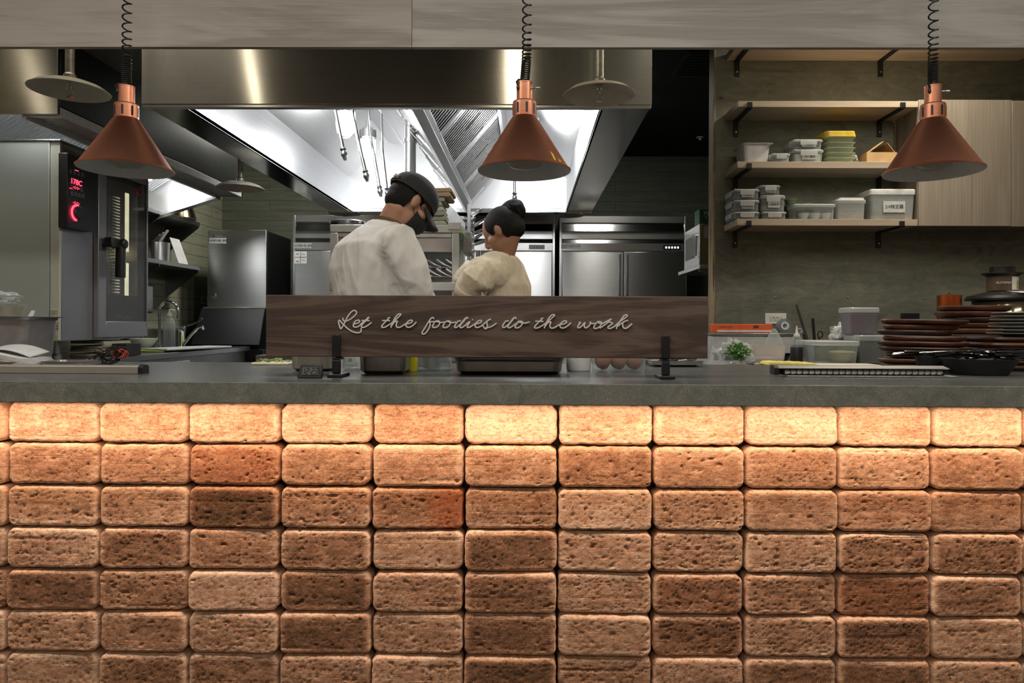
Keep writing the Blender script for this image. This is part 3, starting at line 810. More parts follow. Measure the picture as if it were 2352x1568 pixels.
sprinkler(1377, 215, 2.66, 'round sprinkler shield on a pipe just right of the middle heat lamp')
sprinkler(552, 430, 4.17, 'small distant sprinkler shield at the far end of the wall hood')
sprinkler(1304, 493, 5.9, 'flat sprinkler shield in front of the refrigerator tops')
sprinkler(792, 489, 5.9, 'dark sprinkler shield behind the chef at the rear rim of the hood')

# ------------------------------------------------------------------ refrigerators
def fridge(x0px, x1px, label, ctrl_px, doors, note=None, Y=6.3):
    x0, x1 = PX(x0px, Y)+.004, PX(x1px, Y)-.004
    zt = PZ(496, Y, 1400)
    t = thing('refrigerator', label, 'refrigerator', ((x0+x1)/2, Y+.36, .0), 'tall stainless refrigerators along the back wall')
    link('body', MB().box(x0, x1, Y+.03, YB-.02, .12, zt), STEEL_D, t, bev=.003)
    fr = MB(); fr.box(x0, x0+.022, Y, Y+.03, .12, zt); fr.box(x1-.022, x1, Y, Y+.03, .12, zt); fr.box(x0+.022, x1-.022, Y, Y+.03, PZ(511, Y), zt)
    link('top_frame', fr, STEEL, t, bev=.002)
    bands = [(511, 530, .020, STEEL_M), (538, 548, 0, STEEL), (549, 560, .012, STEEL_M), (558, 575, -.004, STEEL)]
    for a, b, off, m in bands:
        zz0, zz1 = PZ(b, Y), PZ(a, Y)
        q = MB(); q.hexa([(x0+.023, Y+off*.2, zz0), (x1-.023, Y+off*.2, zz0), (x1-.023, Y+.03, zz0), (x0+.023, Y+.03, zz0)],
                         [(x0+.023, Y+off, zz1), (x1-.023, Y+off, zz1), (x1-.023, Y+.03, zz1), (x0+.023, Y+.03, zz1)])
        link('vent_panel', q, m, t)
    dz1 = PZ(578, Y); w = (x1-x0-.05)/doors
    for k in range(doors):
        a = x0+.025+k*w+.004; b = a+w-.008
        for (zb, ztp) in ((.96, dz1), (.16, .945)):
            d = link('door', MB().box(a, b, Y-.028, Y+.005, zb, ztp), STEEL_V, t, bev=.004)
            hx = b-.03 if k == 0 else a+.03
            h = MB(); h.box(hx-.011, hx+.011, Y-.05, Y-.028, (ztp-.40) if zb > .5 else zb+.2, ztp-.02)
            link('door_handle', h, STEEL_D, d, bev=.004)
    c0, c1, dark = ctrl_px
    q = MB(); q.box(PX(c0, Y), PX(c1, Y), Y-.009, Y-.003, PZ(572, Y), PZ(562, Y)); cp = link('control_panel', q, BLACK if dark else GREYLABEL, t, bev=.001)
    dsp = MB()
    for k in range(5):
        u = c0+(c1-c0)*(.12+.17*k); dsp.box(PX(u, Y), PX(u+(c1-c0)*.10, Y), Y-.0105, Y-.009, PZ(569.5, Y), PZ(565, Y))
    link('display', dsp, emis('display_white', (.9, .95, 1), 1.2) if dark else BLACK, cp)
    return t, x0, x1
tA, ax0, ax1 = fridge(671, 973, 'left stainless refrigerator, half hidden behind the chef in white', (930, 955, False), 2)
tB, bx0, bx1 = fridge(975, 1275, 'middle stainless refrigerator behind the person with the hair bun', (1214, 1250, False), 2)
tC, cx0, cx1 = fridge(1283, 1578, 'right stainless refrigerator with a black lit control panel', (1522, 1562, True), 2)
def sticker(name, parent, px0, px1, py0, py1, Y, mat, lines=0, body=None, size=None, yo=.0):
    q = MB(); q.box(PX(px0, Y), PX(px1, Y), Y-.0015+yo, Y+yo, PZ(py1, Y, (px0+px1)/2), PZ(py0, Y, (px0+px1)/2))
    o = link(name, q, mat, parent, bev=0, smooth=0)
    if body:
        text('lettering', body, size, INKG, o, ((PX(px0, Y)+PX(px1, Y))/2, Y-.002+yo, PZ((py0+py1)/2, Y, (px0+px1)/2)))
    return o
sticker('label_sticker', tA, 674, 716, 558, 570, 6.3, GREYLABEL, 0, 'A.05冷藏冰箱 | 廚房', .020, -.005)
sticker('label_sticker', tC, 1288, 1333, 559, 571, 6.3, GREYLABEL, 0, 'A.11上冷凍冰箱 | 廚房', .018, -.005)
nt_ = sticker('paper_notice', tA, 675, 704, 577, 605, 6.272, PAPER, 0, None, None, 0)
g = MB()
for (a, b, c_, d) in ((689, 690, 578, 604), (676, 703, 590, 591), (680, 685, 582, 584), (680, 685, 599, 601), (693, 700, 583, 584), (693, 700, 597, 598)):
    g.box(PX(a, 6.27), PX(b, 6.27), 6.2695, 6.2705, PZ(d, 6.27, 690), PZ(c_, 6.27, 690))
link('notice_print', g, INKG, nt_, smooth=0)

# ------------------------------------------------------------------ ice machine
IY = 6.1
x0, x1 = PX(476, IY), PX(611, IY); zt, zb = PZ(528, IY, 540), PZ(705, IY, 540)
t = thing('ice_machine', 'stainless steel fronted ice machine on a black storage bin beside the sink', 'ice machine', ((x0+x1)/2, IY+.3, 0))
link('body', MB().box(x0+.012, x1+.004, IY+.025, IY+.62, zb, zt-.005), BLACK_M, t, bev=.004)
fp = link('front_panel', MB().box(x0, x1, IY, IY+.024, zb, zt), STEEL_V, t, bev=.004)
q = MB(); q.box(PX(487, IY), PX(516, IY), IY-.002, IY, PZ(545, IY, 500), PZ(540, IY, 500)); nb = link('name_badge', q, INKG, fp)
text('lettering', 'HOSHIZAKI', .014, LABEL_W, nb, (PX(501.5, IY), IY-.0025, PZ(542.5, IY, 500)))
sticker('label_sticker', fp, 480, 519, 546, 559, IY, LABEL_W, 0, 'A.04 製冰機 | 廚房', .022, 0)
q = MB(); q.lathe([(0, 0), (.023, 0), (.023, -.004), (.018, -.005), (.018, -.003), (0, -.003)], (PX(491, IY), IY, PZ(679, IY, 490)), 28, 'y')
rb = link('round_badge', q, CHROME, fp); q = MB(); q.lathe([(0, 0), (.006, 0), (.006, -.002), (0, -.002)], (PX(491, IY), IY-.003, PZ(679, IY, 490)), 16, 'y'); link('badge_centre', q, BLACK, rb)
zb2 = zb-.015
q = MB(); q.box(x0-.03, x1+.0, IY-.02, IY+.0, zb2, zb-.001); link('hinge_bar', q, ALU, t, bev=.003)
q = MB(); q.hexa([(x0-.07, IY-.16, .86), (x1, IY-.16, .86), (x1, IY-.13, .86), (x0-.07, IY-.13, .86)], [(x0-.04, IY-.03, zb2), (x1, IY-.03, zb2), (x1, IY, zb2), (x0-.04, IY, zb2)])
link('bin_door', q, BLACK, t, bev=.004)
link('bin', MB().box(x0-.03, x1+.03, IY+.001, IY+.62, .001, zb-.001), BLACK_M, t, bev=.006)
q = MB(); q.box(x0-.03, x1+.03, IY-.12, IY, .001, .82); link('bin_front', q, BLACK_M, t, bev=.006)

# ------------------------------------------------------------------ combi oven
OY0, OY1 = 3.6, 4.4
ox = PX(135, OY0); oz0, oz1 = PZ(783, OY0, 130), PZ(320, OY0, 100)
SIDE_ST = plain('steel_oven_side', (.50, .54, .51), .42, .3, .02, 2)
STRIP_ST = plain('pale_corner_strip', (.58, .59, .49), .5, .1, .02)
FRONT_ST = plain('steel_oven_front', (.36, .36, .37), .38, .75, .02, 3)
t = thing('combi_oven', 'tall stainless steel combi oven with a glass door and red lit control panel', 'oven', (ox-.35, 4.0, .85))
xs = PX(112, OY0)
link('side_panel', MB().box(XL+.02, xs, OY0, OY0+.02, oz0, oz1-.012), SIDE_ST, t, bev=.004)
link('top_panel', MB().box(XL+.02, ox+.006, OY0-.003, OY1, oz1-.011, oz1), STEEL_D, t, bev=.003)
cs = link('corner_strip', MB().box(xs+.002, ox, OY0+.003, OY0+.02, oz0, oz1-.012), STRIP_ST, t, bev=.004)
link('back_panel', MB().box(XL+.02, ox, OY1-.02, OY1, oz0, oz1-.012), STEEL_D, t)
link('bottom_panel', MB().box(XL+.02, ox-.002, OY0+.021, OY1-.021, oz0, oz0+.015), STEEL_D, t)
def fy(px):   # depth on the front face plane x = ox seen at pixel column px
    d = R @ Vector(((px-CX)/F, 0, -1)); return d.y*ox/d.x
def fp_(px, py, o=0):     # point on the door plane
    d = R @ Vector(((px-CX)/F, -(py-CY)/F, -1)); p = EYE + d*((ox+o)/d.x); return p
y_split = fy(213); ydoor = y_split+.004
link('front_column', MB().box(ox-.018, ox, OY0+.021, y_split, oz0, oz1-.012), FRONT_ST, t, bev=.003)
# door frame around the window
dy0, dy1 = ydoor, OY1
wy0, wy1 = fy(233), fy(327); wz0, wz1 = fp_(270, 738).z, fp_(270, 405).z
d = MB(); rim = [(dy0, oz0+.012), (dy1, oz0+.012), (dy1, oz1-.013), (dy0, oz1-.013)]
d.box(ox-.02, ox+.028, dy0, wy0, oz0+.012, oz1-.013); d.box(ox-.02, ox+.028, wy1, dy1, oz0+.012, oz1-.013)
d.box(ox-.02, ox+.028, wy0, wy1, oz0+.012, wz0); d.box(ox-.02, ox+.028, wy0, wy1, wz1, oz1-.013)
door = link('door', d, FRONT_ST, t, bev=.003)
link('window_surround', MB().box(ox+.006, ox+.010, wy0, wy1, wz0, wz0+.16).box(ox+.006, ox+.010, wy0, fy(240), wz0+.16, wz1).box(ox+.006, ox+.010, fy(312), wy1, wz0+.16, wz1).box(ox+.006, ox+.010, fy(240), fy(312), wz1-.035, wz1), BLACK, door)
link('glass_pane', MB().box(ox+.012, ox+.018, wy0, wy1, wz0, wz1), GLASS_D, door)
cav = MB(); cx0_, cx1_ = ox-.62, ox-.021
cav.box(cx0_, cx0_+.01, dy0+.02, dy1-.03, oz0+.08, oz1-.08)
cav.box(cx0_, cx1_, dy0+.02, dy0+.03, oz0+.08, oz1-.08); cav.box(cx0_, cx1_, dy1-.04, dy1-.03, oz0+.08, oz1-.08)
cav.box(cx0_, cx1_, dy0+.03, dy1-.04, oz0+.07, oz0+.08); cav.box(cx0_, cx1_, dy0+.03, dy1-.04, oz1-.08, oz1-.07)
link('oven_cavity', cav, steel('steel_cavity', (.42, .40, .34), .35, 'x', .05), t)
rk = MB()
ry = fy(268)
for yy in (fy(262), fy(272)):
    pts = [(ox-.06, yy, wz0+.09), (ox-.06, yy, wz1-.10)]
    rk.tube(pts, .005, 8)
rk.tube([(ox-.06, fy(272), wz1-.10), (ox-.06, fy(274), wz1-.06), (ox-.06, fy(280), wz1-.03), (ox-.06, fy(286), wz1-.03)], .005, 8)
k = wz0+.13
while k < wz1-.12:
    rk.tube([(ox-.06, fy(262), k), (ox-.5, fy(262), k)], .004, 6); k += .068
link('tray_rack', rk, CHROME, t)
tl = MB()
for a_, b_ in ((.07, .42), (.50, .92)):
    zz = wz0+.05+(wz1-wz0-.1)
    tl.box(ox-.045, ox-.038, fy(302), fy(309), wz0+(wz1-wz0)*a_, wz0+(wz1-wz0)*b_)
link('oven_lamp', tl, emis('oven_lamp_yellow', (1, .93, .62), 7), t)
tr_ = MB()
k = wz0+.12
while k < wz1-.1:
    tr_.box(ox-.30, ox-.07, fy(283), fy(300), k, k+.008); k += .019
link('food_trays', tr_, STEEL, t)
point_light('oven_inside_light', (ox-.25, fy(285), (wz0+wz1)/2), 7, (1, .85, .5), .05)
# handle
hh = MB(); hy, hzz = fy(228), fp_(228, 556).z
hb = MB(); hb.lathe([(.0, 0), (.028, 0), (.030, .01), (.030, .07), (.026, .078), (0, .08)], (ox+.028, fy(248), hzz), 24, 'x')
hb.box(ox+.04, ox+.085, fy(222), fy(248), hzz-.028, hzz+.028)
hb.loft([(.05, .055, 0, .02), (.05, .055, .205, .02)], (ox+.075, fy(247), hzz-.20), 5)
link('door_handle', hb, BLACK, door, bev=.004)
# control panel
cp = MB(); c0, c1 = fy(124)+.0, fy(201)
cz1, cz0 = fp_(140, 353).z, fp_(140, 523).z
ring = []
rr_ = .05
poly = [(OY0-.01, cz1), (OY0-.01, cz0), (c1-rr_, cz0)] + [(c1-rr_+rr_*sin(a*pi/12), cz0+rr_-rr_*cos(a*pi/12)) for a in range(1, 7)] + [(c1, cz1)]
cp.prism(poly, 'x', ox+.001, ox+.05)
cpo = link('control_panel', cp, BLACK, t, bev=.002)
REDL = emis('red_display', (1, .03, .06), 6)
def on_panel(px, py, o=.052): return fp_(px, py, o)
XP = ox+.0512
def panel_box(name, mat, px0, px1, py0, py1, par):
    a = on_panel(px0, py0, .051); b = on_panel(px1, py1, .051); zm = on_panel((px0+px1)/2, py0, .051).z; zn = on_panel((px0+px1)/2, py1, .051).z
    return link(name, MB().box(XP, XP+.0012, a.y, b.y, zn, zm), mat, par, smooth=0)
def tpanel(name, body, size, mat, px, py, par, sx=1):
    p = on_panel(px, py, .051); return text(name, body, size, mat, par, (XP+.0014, p.y, p.z), (0, 1, 0), (0, 0, 1), sx=sx)
IC = plain('icon_grey', (.10, .10, .11), .4)
for k, (u, v) in enumerate(((162, 394), (171, 396.5), (180, 399), (189, 401.5), (164, 414), (165, 431), (187, 436), (165, 444), (174, 446), (182, 448), (190, 449.5))):
    panel_box('touch_button', IC, u-3.3, u+3.3, v-5, v+5, cpo)
tpanel('red_digits', '178C', .040, REDL, 175, 419, cpo, 1.1); tpanel('red_digits', '-:-:-', .032, REDL, 175, 430.5, cpo, 1.2); tpanel('red_digits', '-:-:-', .032, REDL, 175, 465.5, cpo, 1.2)
panel_box('red_bar', REDL, 172, 180, 391, 392.2, cpo); panel_box('red_bar', REDL, 160, 166, 431.8, 433.4, cpo)
dp = on_panel(175, 489, .05)
kn = MB(); kn.lathe([(0, 0), (.036, 0), (.036, .018), (.030, .022), (0, .022)], (XP-.002, dp.y, dp.z), 32, 'x'); link('selector_dial', kn, BLACK, cpo)
rg = MB(); pts = [(XP+.003, dp.y+.041*cos(a), dp.z+.041*sin(a)) for a in [radians(75+k*10) for k in range(0, 20)]]; rg.tube(pts, .0045, 8); link('red_ring', rg, REDL, cpo)
tpanel('lettering', 'CONVOTHERM', .014, IC, 175, 518, cpo, 1.4)
a_ = fp_(269, 726, .012); text('lettering', 'maxx pro', .036, GREYLABEL, door, (ox+.0122, (fy(260)+fy(294))/2, a_.z), (0, 1, 0), (0, 0, 1), sx=1.1)
a_ = fp_(319, 440, .02); rg = MB(); rg.tube([(ox+.022, a_.y+.018*cos(b), a_.z+.022*sin(b)) for b in [radians(50+k*13) for k in range(21)]], .005, 8); link('red_ring_emblem', rg, plain('emblem_red', (.5, .02, .03), .4), door)
# stickers
sk = MB(); a = PX(116, OY0); b = PX(134, OY0)
for (u, v) in ((711, 783),):
    sk.box(a, b, OY0-.0005, OY0+.003, PZ(v-4, OY0, 120), PZ(u, OY0, 120))
rating = link('rating_plate', sk, plain('cream_sticker', (.55, .52, .38), .6), cs, smooth=0)
g = MB()
for v in (713, 716, 719, 722, 760, 762.5, 765, 768, 771, 774, 776):
    g.box(PX(117, OY0), PX(random.uniform(126, 133), OY0), OY0-.001, OY0-.0004, PZ(v+.8, OY0, 120), PZ(v, OY0, 120))
link('fine_print', g, INKG, rating, smooth=0)
text('lettering', 'CE', .017, INKG, rating, (PX(131, OY0), OY0-.001, PZ(743, OY0, 130)))
for (u, v) in ((126, 749), (132, 749), (126, 755), (132, 755)):
    g = MB(); g.lathe([(0, 0), (.0055, 0), (.0055, -.0006), (0, -.0006)], (PX(u, OY0), OY0-.0005, PZ(v, OY0, u)), 12, 'y'); link('symbol', g, INKG, rating)
p0 = fp_(148, 341, .002); p1 = fp_(188, 352, .002)
lb = link('label_sticker', MB().box(ox+.0005, ox+.0015, p0.y, fy(188), fp_(148, 357).z+.0, fp_(148, 333).z), GREYLABEL, t, smooth=0)
text('lettering', 'E20 蒸烤箱 | 廚房', .020, INKG, lb, (ox+.002, (p0.y+fy(188))/2, fp_(148, 345).z), (0, 1, 0), (0, 0, 1))
# oven feet
for fx in (ox-.06, ox-.55):
    for fyy in (3.68, 4.32):
        q = MB(); q.lathe([(0, 0), (.022, 0), (.022, .02), (.014, .03), (.014, oz0-.851), (0, oz0-.851)], (fx, fyy, .8505), 16); link('foot', q, STEEL_D, t)

# ------------------------------------------------------------------ sink counter along the left wall
CXE = -2.41
BL_TOP = steel('steel_worktop', (.42, .43, .44), .22, 'y', .05)
t = thing('sink_counter', 'long stainless steel sink counter along the left wall under the combi oven', 'counter', (-2.65, 4.3, 0))
link('worktop', MB().box(XL+.002, CXE, 2.75, 5.90, .81, .85), BL_TOP, t, bev=.003)
link('base_cabinet', MB().box(XL+.002, CXE-.03, 2.78, 5.87, .08, .809), STEEL_D, t, bev=.003)
lk = MB(); lk.box(CXE-.029, CXE-.024, 4.75, 5.05, .70, .78); 
#link('splash_back', MB().box(XL+.002, XL+.02, 2.75, 5.66, .851, .95), STEEL, t, bev=.002)
q = MB(); q.box(CXE-.030, CXE-.027, 4.62, 4.9, .735, .785); lb = link('label_sticker', q, LABEL_W, t, smooth=0)
# basins seen as dark recess rims
#q = MB(); q.loft([(.42, .50, 0, .04), (.42, .50, .004, .04), (.38, .46, .004, .03), (.38, .46, .001, .03)], (-2.62, 4.95, .8501), 5); link('basin_rim', q, STEEL_D, t)

def faucet_goose():
    p = P(366, 790, 5.5); x, y = p.x, 5.5
    t = thing('faucet', 'tall chrome gooseneck faucet at the sink', 'faucet', (x, y, .85))
    b = MB(); b.lathe([(0, 0), (.028, 0), (.028, .02), (.018, .03), (.018, .09), (0, .092)], (x, y, .85), 20); link('faucet_body', b, CHROME, t)
    h = PZ(693, 5.5, 390); x2 = PX(409, 5.5)
    r_ = (x2-x)/2
    pts = [(x, y, .93), (x, y, h-r_)] + [(x+r_-r_*cos(a), y, h-r_+r_*sin(a)) for a in [pi*k/14 for k in range(1, 15)]] + [(x2+.002, y, h-r_-.03)]
    link('spout', MB().tube(pts, .011, 14), CHROME, t)
    b = MB(); b.lathe([(0, 0), (.014, 0), (.014, .03), (.0, .03)], (x2+.002, y, h-r_-.06), 16); link('aerator', b, CHROME, t)
    b = MB(); b.tube([(x, y-.01, .905), (x-.05, y-.03, .90)], .008, 8); b.tube([(x, y-.01, .905), (x+.02, y-.05, .90)], .008, 8); link('tap_lever', b, CHROME, t)
faucet_goose()
x, y = PX(418, 5.3), 5.3
t = thing('faucet', 'chrome mixer tap with a long lever near the cutting boards', 'faucet', (x, y, .85))
b = MB(); b.lathe([(0, 0), (.030, 0), (.030, .015), (.024, .02), (.024, .12), (.026, .125), (.026, .16), (.018, .172), (0, .175)], (x, y, .85), 22); link('faucet_body', b, CHROME, t)
link('spout', MB().tube([(x+.01, y, .88), P(440, 768, 5.3), P(455, 752, 5.3), P(466, 750, 5.3), P(467, 757, 5.3)], .011, 12), CHROME, t)
link('tap_lever', MB().tube([(x, y, 1.02), P(440, 745, 5.3), P(458, 736, 5.3), P(464, 731, 5.3)], [.008, .006, .006, .009], 10), CHROME, t)
# soap pump bottle
SOAP = clear('soap_bottle_plastic', tint=(.9, .93, .93), alpha=.25, rough=.2, col=(.6, .64, .64))
x, y = PX(389, 5.3), 5.3
t = thing('soap_bottle', 'clear pump soap bottle standing behind the faucets', 'bottle', (x, y, .85))
s_ = (PZ(715, 5.3, 389)-.85)
b = MB(); b.lathe([(0, 0), (.040, 0), (.043, .01), (.043, s_*.62), (.036, s_*.75), (.016, s_*.84), (.016, s_*.87), (0, s_*.87)], (x, y, .85), 28); link('bottle_body', b, SOAP, t)
b = MB(); b.lathe([(0, s_*.87), (.018, s_*.87), (.018, s_*.95), (.006, s_*.96), (.006, s_*1.04), (0, s_*1.04)], (x, y, .85), 18); b.tube([(x, y, .85+s_*1.04), (x+.025, y, .85+s_*1.05), (x+.045, y, .85+s_*1.02)], .006, 8); link('pump', b, WHITE_P, t)
# dish rack box behind
x0, x1 = PX(338, 5.7), PX(402, 5.7)
t = thing('utensil_box', 'dark steel box with rails behind the soap bottle', 'box', ((x0+x1)/2, 5.75, .85))
q = MB(); w_ = (x1-x0); q.loft([(w_, .2, 0, .01), (w_, .2, .14, .01), (w_-.01, .19, .14, .01), (w_-.01, .19, .01, .01)], ((x0+x1)/2, 5.75, .85), 4); link('box_body', q, STEEL_D, t)
q = MB(); q.tube([(x0, 5.65, 1.0), (x1, 5.65, 1.0), (x1, 5.85, 1.0), (x0, 5.85, 1.0)], .003, 6, loop=True); q.tube([(x0, 5.65, .99), (x0, 5.65, 1.0)], .003, 6); link('rail', q, CHROME, t)
# wall plate socket left of ice machine
q = MB(); a, b = P(463, 682, 5.6), P(476, 699, 5.6)
t = thing('wall_socket', 'white wall socket left of the ice machine', 'socket', (XL+.01, 5.45, 1.15))
# placed on the wall face: find depth where the ray meets the wall
d = R @ Vector(((467-CX)/F, -(690-CY)/F, -1)); s_ = XL/d.x; wp = EYE+d*s_
t.location = (XL, wp.y, wp.z)
link('socket_plate', MB().box(XL, XL+.012, wp.y-.06, wp.y+.06, wp.z-.04, wp.z+.04), WHITE_P, t, bev=.002)
link('socket_hole', MB().box(XL+.012, XL+.013, wp.y-.03, wp.y+.03, wp.z-.015, wp.z+.015), INKG, t)
# cutting boards lying along the front edge of the sink counter
GREENB = plain('lime_board', (.62, .78, .12), .4); WB = plain('white_board', (.82, .82, .80), .4)
def long_board(pa, pb, z, th_, wdt, mat, label):
    a = PYZ(*pa, z); b = PYZ(*pb, z); d = (b-a).normalized(); n = Vector((-d.y, d.x, 0))*wdt
    q = MB(); q.hexa([a, b, b+n, a+n], [v+Vector((0, 0, th_)) for v in (a, b, b+n, a+n)])
    return tag(link('cutting_board', q, mat, bev=.004), label, 'cutting board')
long_board((376, 809), (470, 803), .8505, .012, .26, GREENB, 'lime green cutting board lying on the sink counter under a white one')
long_board((384, 805), (533, 798), .863, .014, .22, WB, 'white cutting board lying on top of the lime green one by the sink')
# bowls behind oven foot
q = MB(); q.lathe([(0, 0), (.05, 0), (.10, .04), (.125, .085), (.122, .085), (.097, .045), (.05, .006), (0, .006)], (PX(320, 5.0), 5.0, .851), 36, sx=1); tag(link('mixing_bowl', q, WHITE_P), 'white bowl standing just behind the oven foot', 'bowl')

# ------------------------------------------------------------------ left wall shelves
def wall_shelf(z, y0, y1, dep, label, th_=.035):
    t = thing('wall_shelf', label, 'shelf', (XL+dep/2, (y0+y1)/2, z), 'steel shelves on the left plank wall')
    link('shelf_board', MB().box(XL+.001, XL+dep, y0, y1, z-th_, z), STEEL_D, t, bev=.002)
    for yy in (y1-.012, y0+.3, (y0+y1)/2+.1):
        q = MB(); q.prism([(XL+.001, z-th_), (XL+dep-.005, z-th_), (XL+dep-.005, z-th_-.015), (XL+.012, z-th_-.24), (XL+.001, z-th_-.24)], 'y', yy-.003, yy+.003)
        link('bracket', q, STEEL_D, t)
    return t
SH1, SH2 = PZ(511, 6.0, 450), PZ(612, 6.0, 450)
wall_shelf(SH1, 4.5, 6.0, .30, 'upper steel wall shelf holding an upturned bowl')
wall_shelf(SH2, 4.5, 6.0, .30, 'lower steel wall shelf holding a pot and small pans')
q = MB(); c_ = (XL+.20, 5.80, SH1); q.lathe([(.148, 0), (.152, .004), (.150, .008), (.140, .05), (.118, .11), (.08, .135), (0, .14)], c_, 40)
GOLD = plain('dark_brass_steel', (.22, .19, .12), .2, 1, .05); tag(link('mixing_bowl', q, GOLD), 'dark shiny mixing bowl upturned on the upper wall shelf', 'bowl')
q = MB(); q.lathe([(0, 0), (.085, 0), (.088, .004), (.088, .155), (.091, .158), (.084, .158), (.084, .01), (0, .01)], (XL+.17, 5.56, SH2), 36)
t = thing('cooking_pot', 'round steel pot on the lower wall shelf with papers in it', 'pot', (XL+.17, 5.56, SH2)); link('pot_body', q, STEEL, t)
q = MB()
for k in range(3): q.slab((XL+.11+.03*k, 5.54, SH2+.14), (XL+.19+.03*k, 5.54, SH2+.22+.02*k), (XL+.19+.03*k, 5.58, SH2+.22+.02*k), (XL+.11+.03*k, 5.58, SH2+.14), .004)
tag(link('folded_papers', q, PAPER), 'pale folded sheets stuck in the round pot', 'paper')
q = MB(); q.slab((XL+.27, 5.70, SH2), (XL+.19, 5.70, SH2+.22), (XL+.19, 5.86, SH2+.22), (XL+.27, 5.86, SH2), .006); tag(link('clipboard', q, PAPER), 'pale clipboard leaning behind the round pot', 'clipboard')
q = MB(); q.box(XL+.02, XL+.25, 4.75, 5.15, SH2, SH2+.03); tag(link('steel_tray', q, STEEL, bev=.005), 'flat steel tray on the lower wall shelf', 'tray')
q = MB(); q.box(XL+.002, XL+.14, 5.25, 5.55, SH2-.42, SH2-.19); tag(link('towel_dispenser', q, STEEL_D, bev=.012), 'grey paper towel dispenser under the lower wall shelf', 'dispenser')
#area_light('under_shelf_light', (-2.7, 6.3, 2.4), .4, 5, (1, .95, .72), aim=(-.5, -.1, -1))

# ------------------------------------------------------------------ right side: oak shelves, cabinet
SHELF_OAK = wood('shelf_oak_veneer', (.30, .235, .165), (.43, .35, .26), (.52, .44, .34), 'x', 1.3, .55, .5, .05, 1.4)
CAB_OAK = wood('cabinet_oak_veneer', (.22, .185, .14), (.31, .27, .215), (.385, .345, .28), 'z', 1.0, .5, .9, .05, .8, contrast=.6)
SF = YW*.9375                        # front edge of the shelves
def shelf(xa_px, xb_px, top_px, bot_px, label, brackets=True):
    x0, x1 = PX(xa_px, SF), PX(xb_px, SF); z1, z0 = PZ(top_px, SF, 1900), PZ(bot_px, SF, 1900)
    t = thing('wall_shelf', label, 'shelf', ((x0+x1)/2, YW, z0), 'oak wall shelves on black brackets')
    link('shelf_board', MB().box(x0, x1, SF, YW-.001, z0, z1), SHELF_OAK, t, bev=.0012)
    for bx in (x0+.06, x0+.06+(PX(2015, YW)-PX(1686, YW))):
        q = MB(); q.box(bx-.013, bx+.013, SF+.005, YW-.002, z0-.008, z0); q.box(bx-.013, bx+.013, YW-.008, YW-.001, z0-.09, z0-.008)
        q.box(bx-.013, bx+.013, SF-.008, SF-.001, z0-.006, z0+.024); q.box(bx-.013, bx+.013, SF-.008, SF+.02, z0-.008, z0-.001)
        b = link('bracket', q, BLACK_M, t, bev=.001)
        q = MB(); q.lathe([(0, 0), (.004, 0), (.004, -.003), (0, -.003)], (bx, YW-.008, z0-.065), 10, 'y'); link('screw', q, ALU, b)
    return x0, x1, z1
shelf(1695, 2352+60, 84, 99, 'topmost oak shelf, seen only from below under the header')
x0, x1, Z2 = shelf(1693, 2107, 232, 246, 'empty oak shelf beside the top of the wall cabinet')
x0, x1, Z3 = shelf(1692, 2107, 371, 386, 'oak shelf holding a steel pan, yellow lidded tubs and a cardboard box')
x0, x1, Z4 = shelf(1692, 2107, 503, 518, 'lowest oak shelf crowded with clear plastic food boxes')
# wall cabinet
t = thing('wall_cabinet', 'grey oak wall cabinet with two doors to the right of the shelves', 'cabinet', (2.7, YW, PZ(520, SF, 2200)))
cxa = PX(2107, SF)+.004; cz1, cz0 = PZ(229, SF, 2100), PZ(517, SF, 2100)
DARKOAK = wood('cabinet_side_veneer', (.13, .10, .075), (.19, .155, .12), (.25, .21, .165), 'z', 1.2, .5, .5)
link('carcass', MB().box(cxa, XR-.01, SF+.022, YW-.001, cz0, cz1-.002), DARKOAK, t, bev=.001)
dx = PX(2322, SF)
link('door', MB().box(cxa, dx-.002, SF, SF+.020, cz0-.003, cz1), CAB_OAK, t, bev=.001)
link('door', MB().box(dx+.001, XR-.01, SF, SF+.020, cz0-.005, cz1-.004), CAB_OAK, t, bev=.001)
# wooden side panel behind the shelves' right end, darker recess panel
link_ = tag(link('recess_panel', MB().box(PX(2050, YW), cxa-.003, YW-.012, YW-.001, cz0, cz1-.05), DARKOAK), 'dark veneer panel between the shelves and the wall cabinet', 'panel')

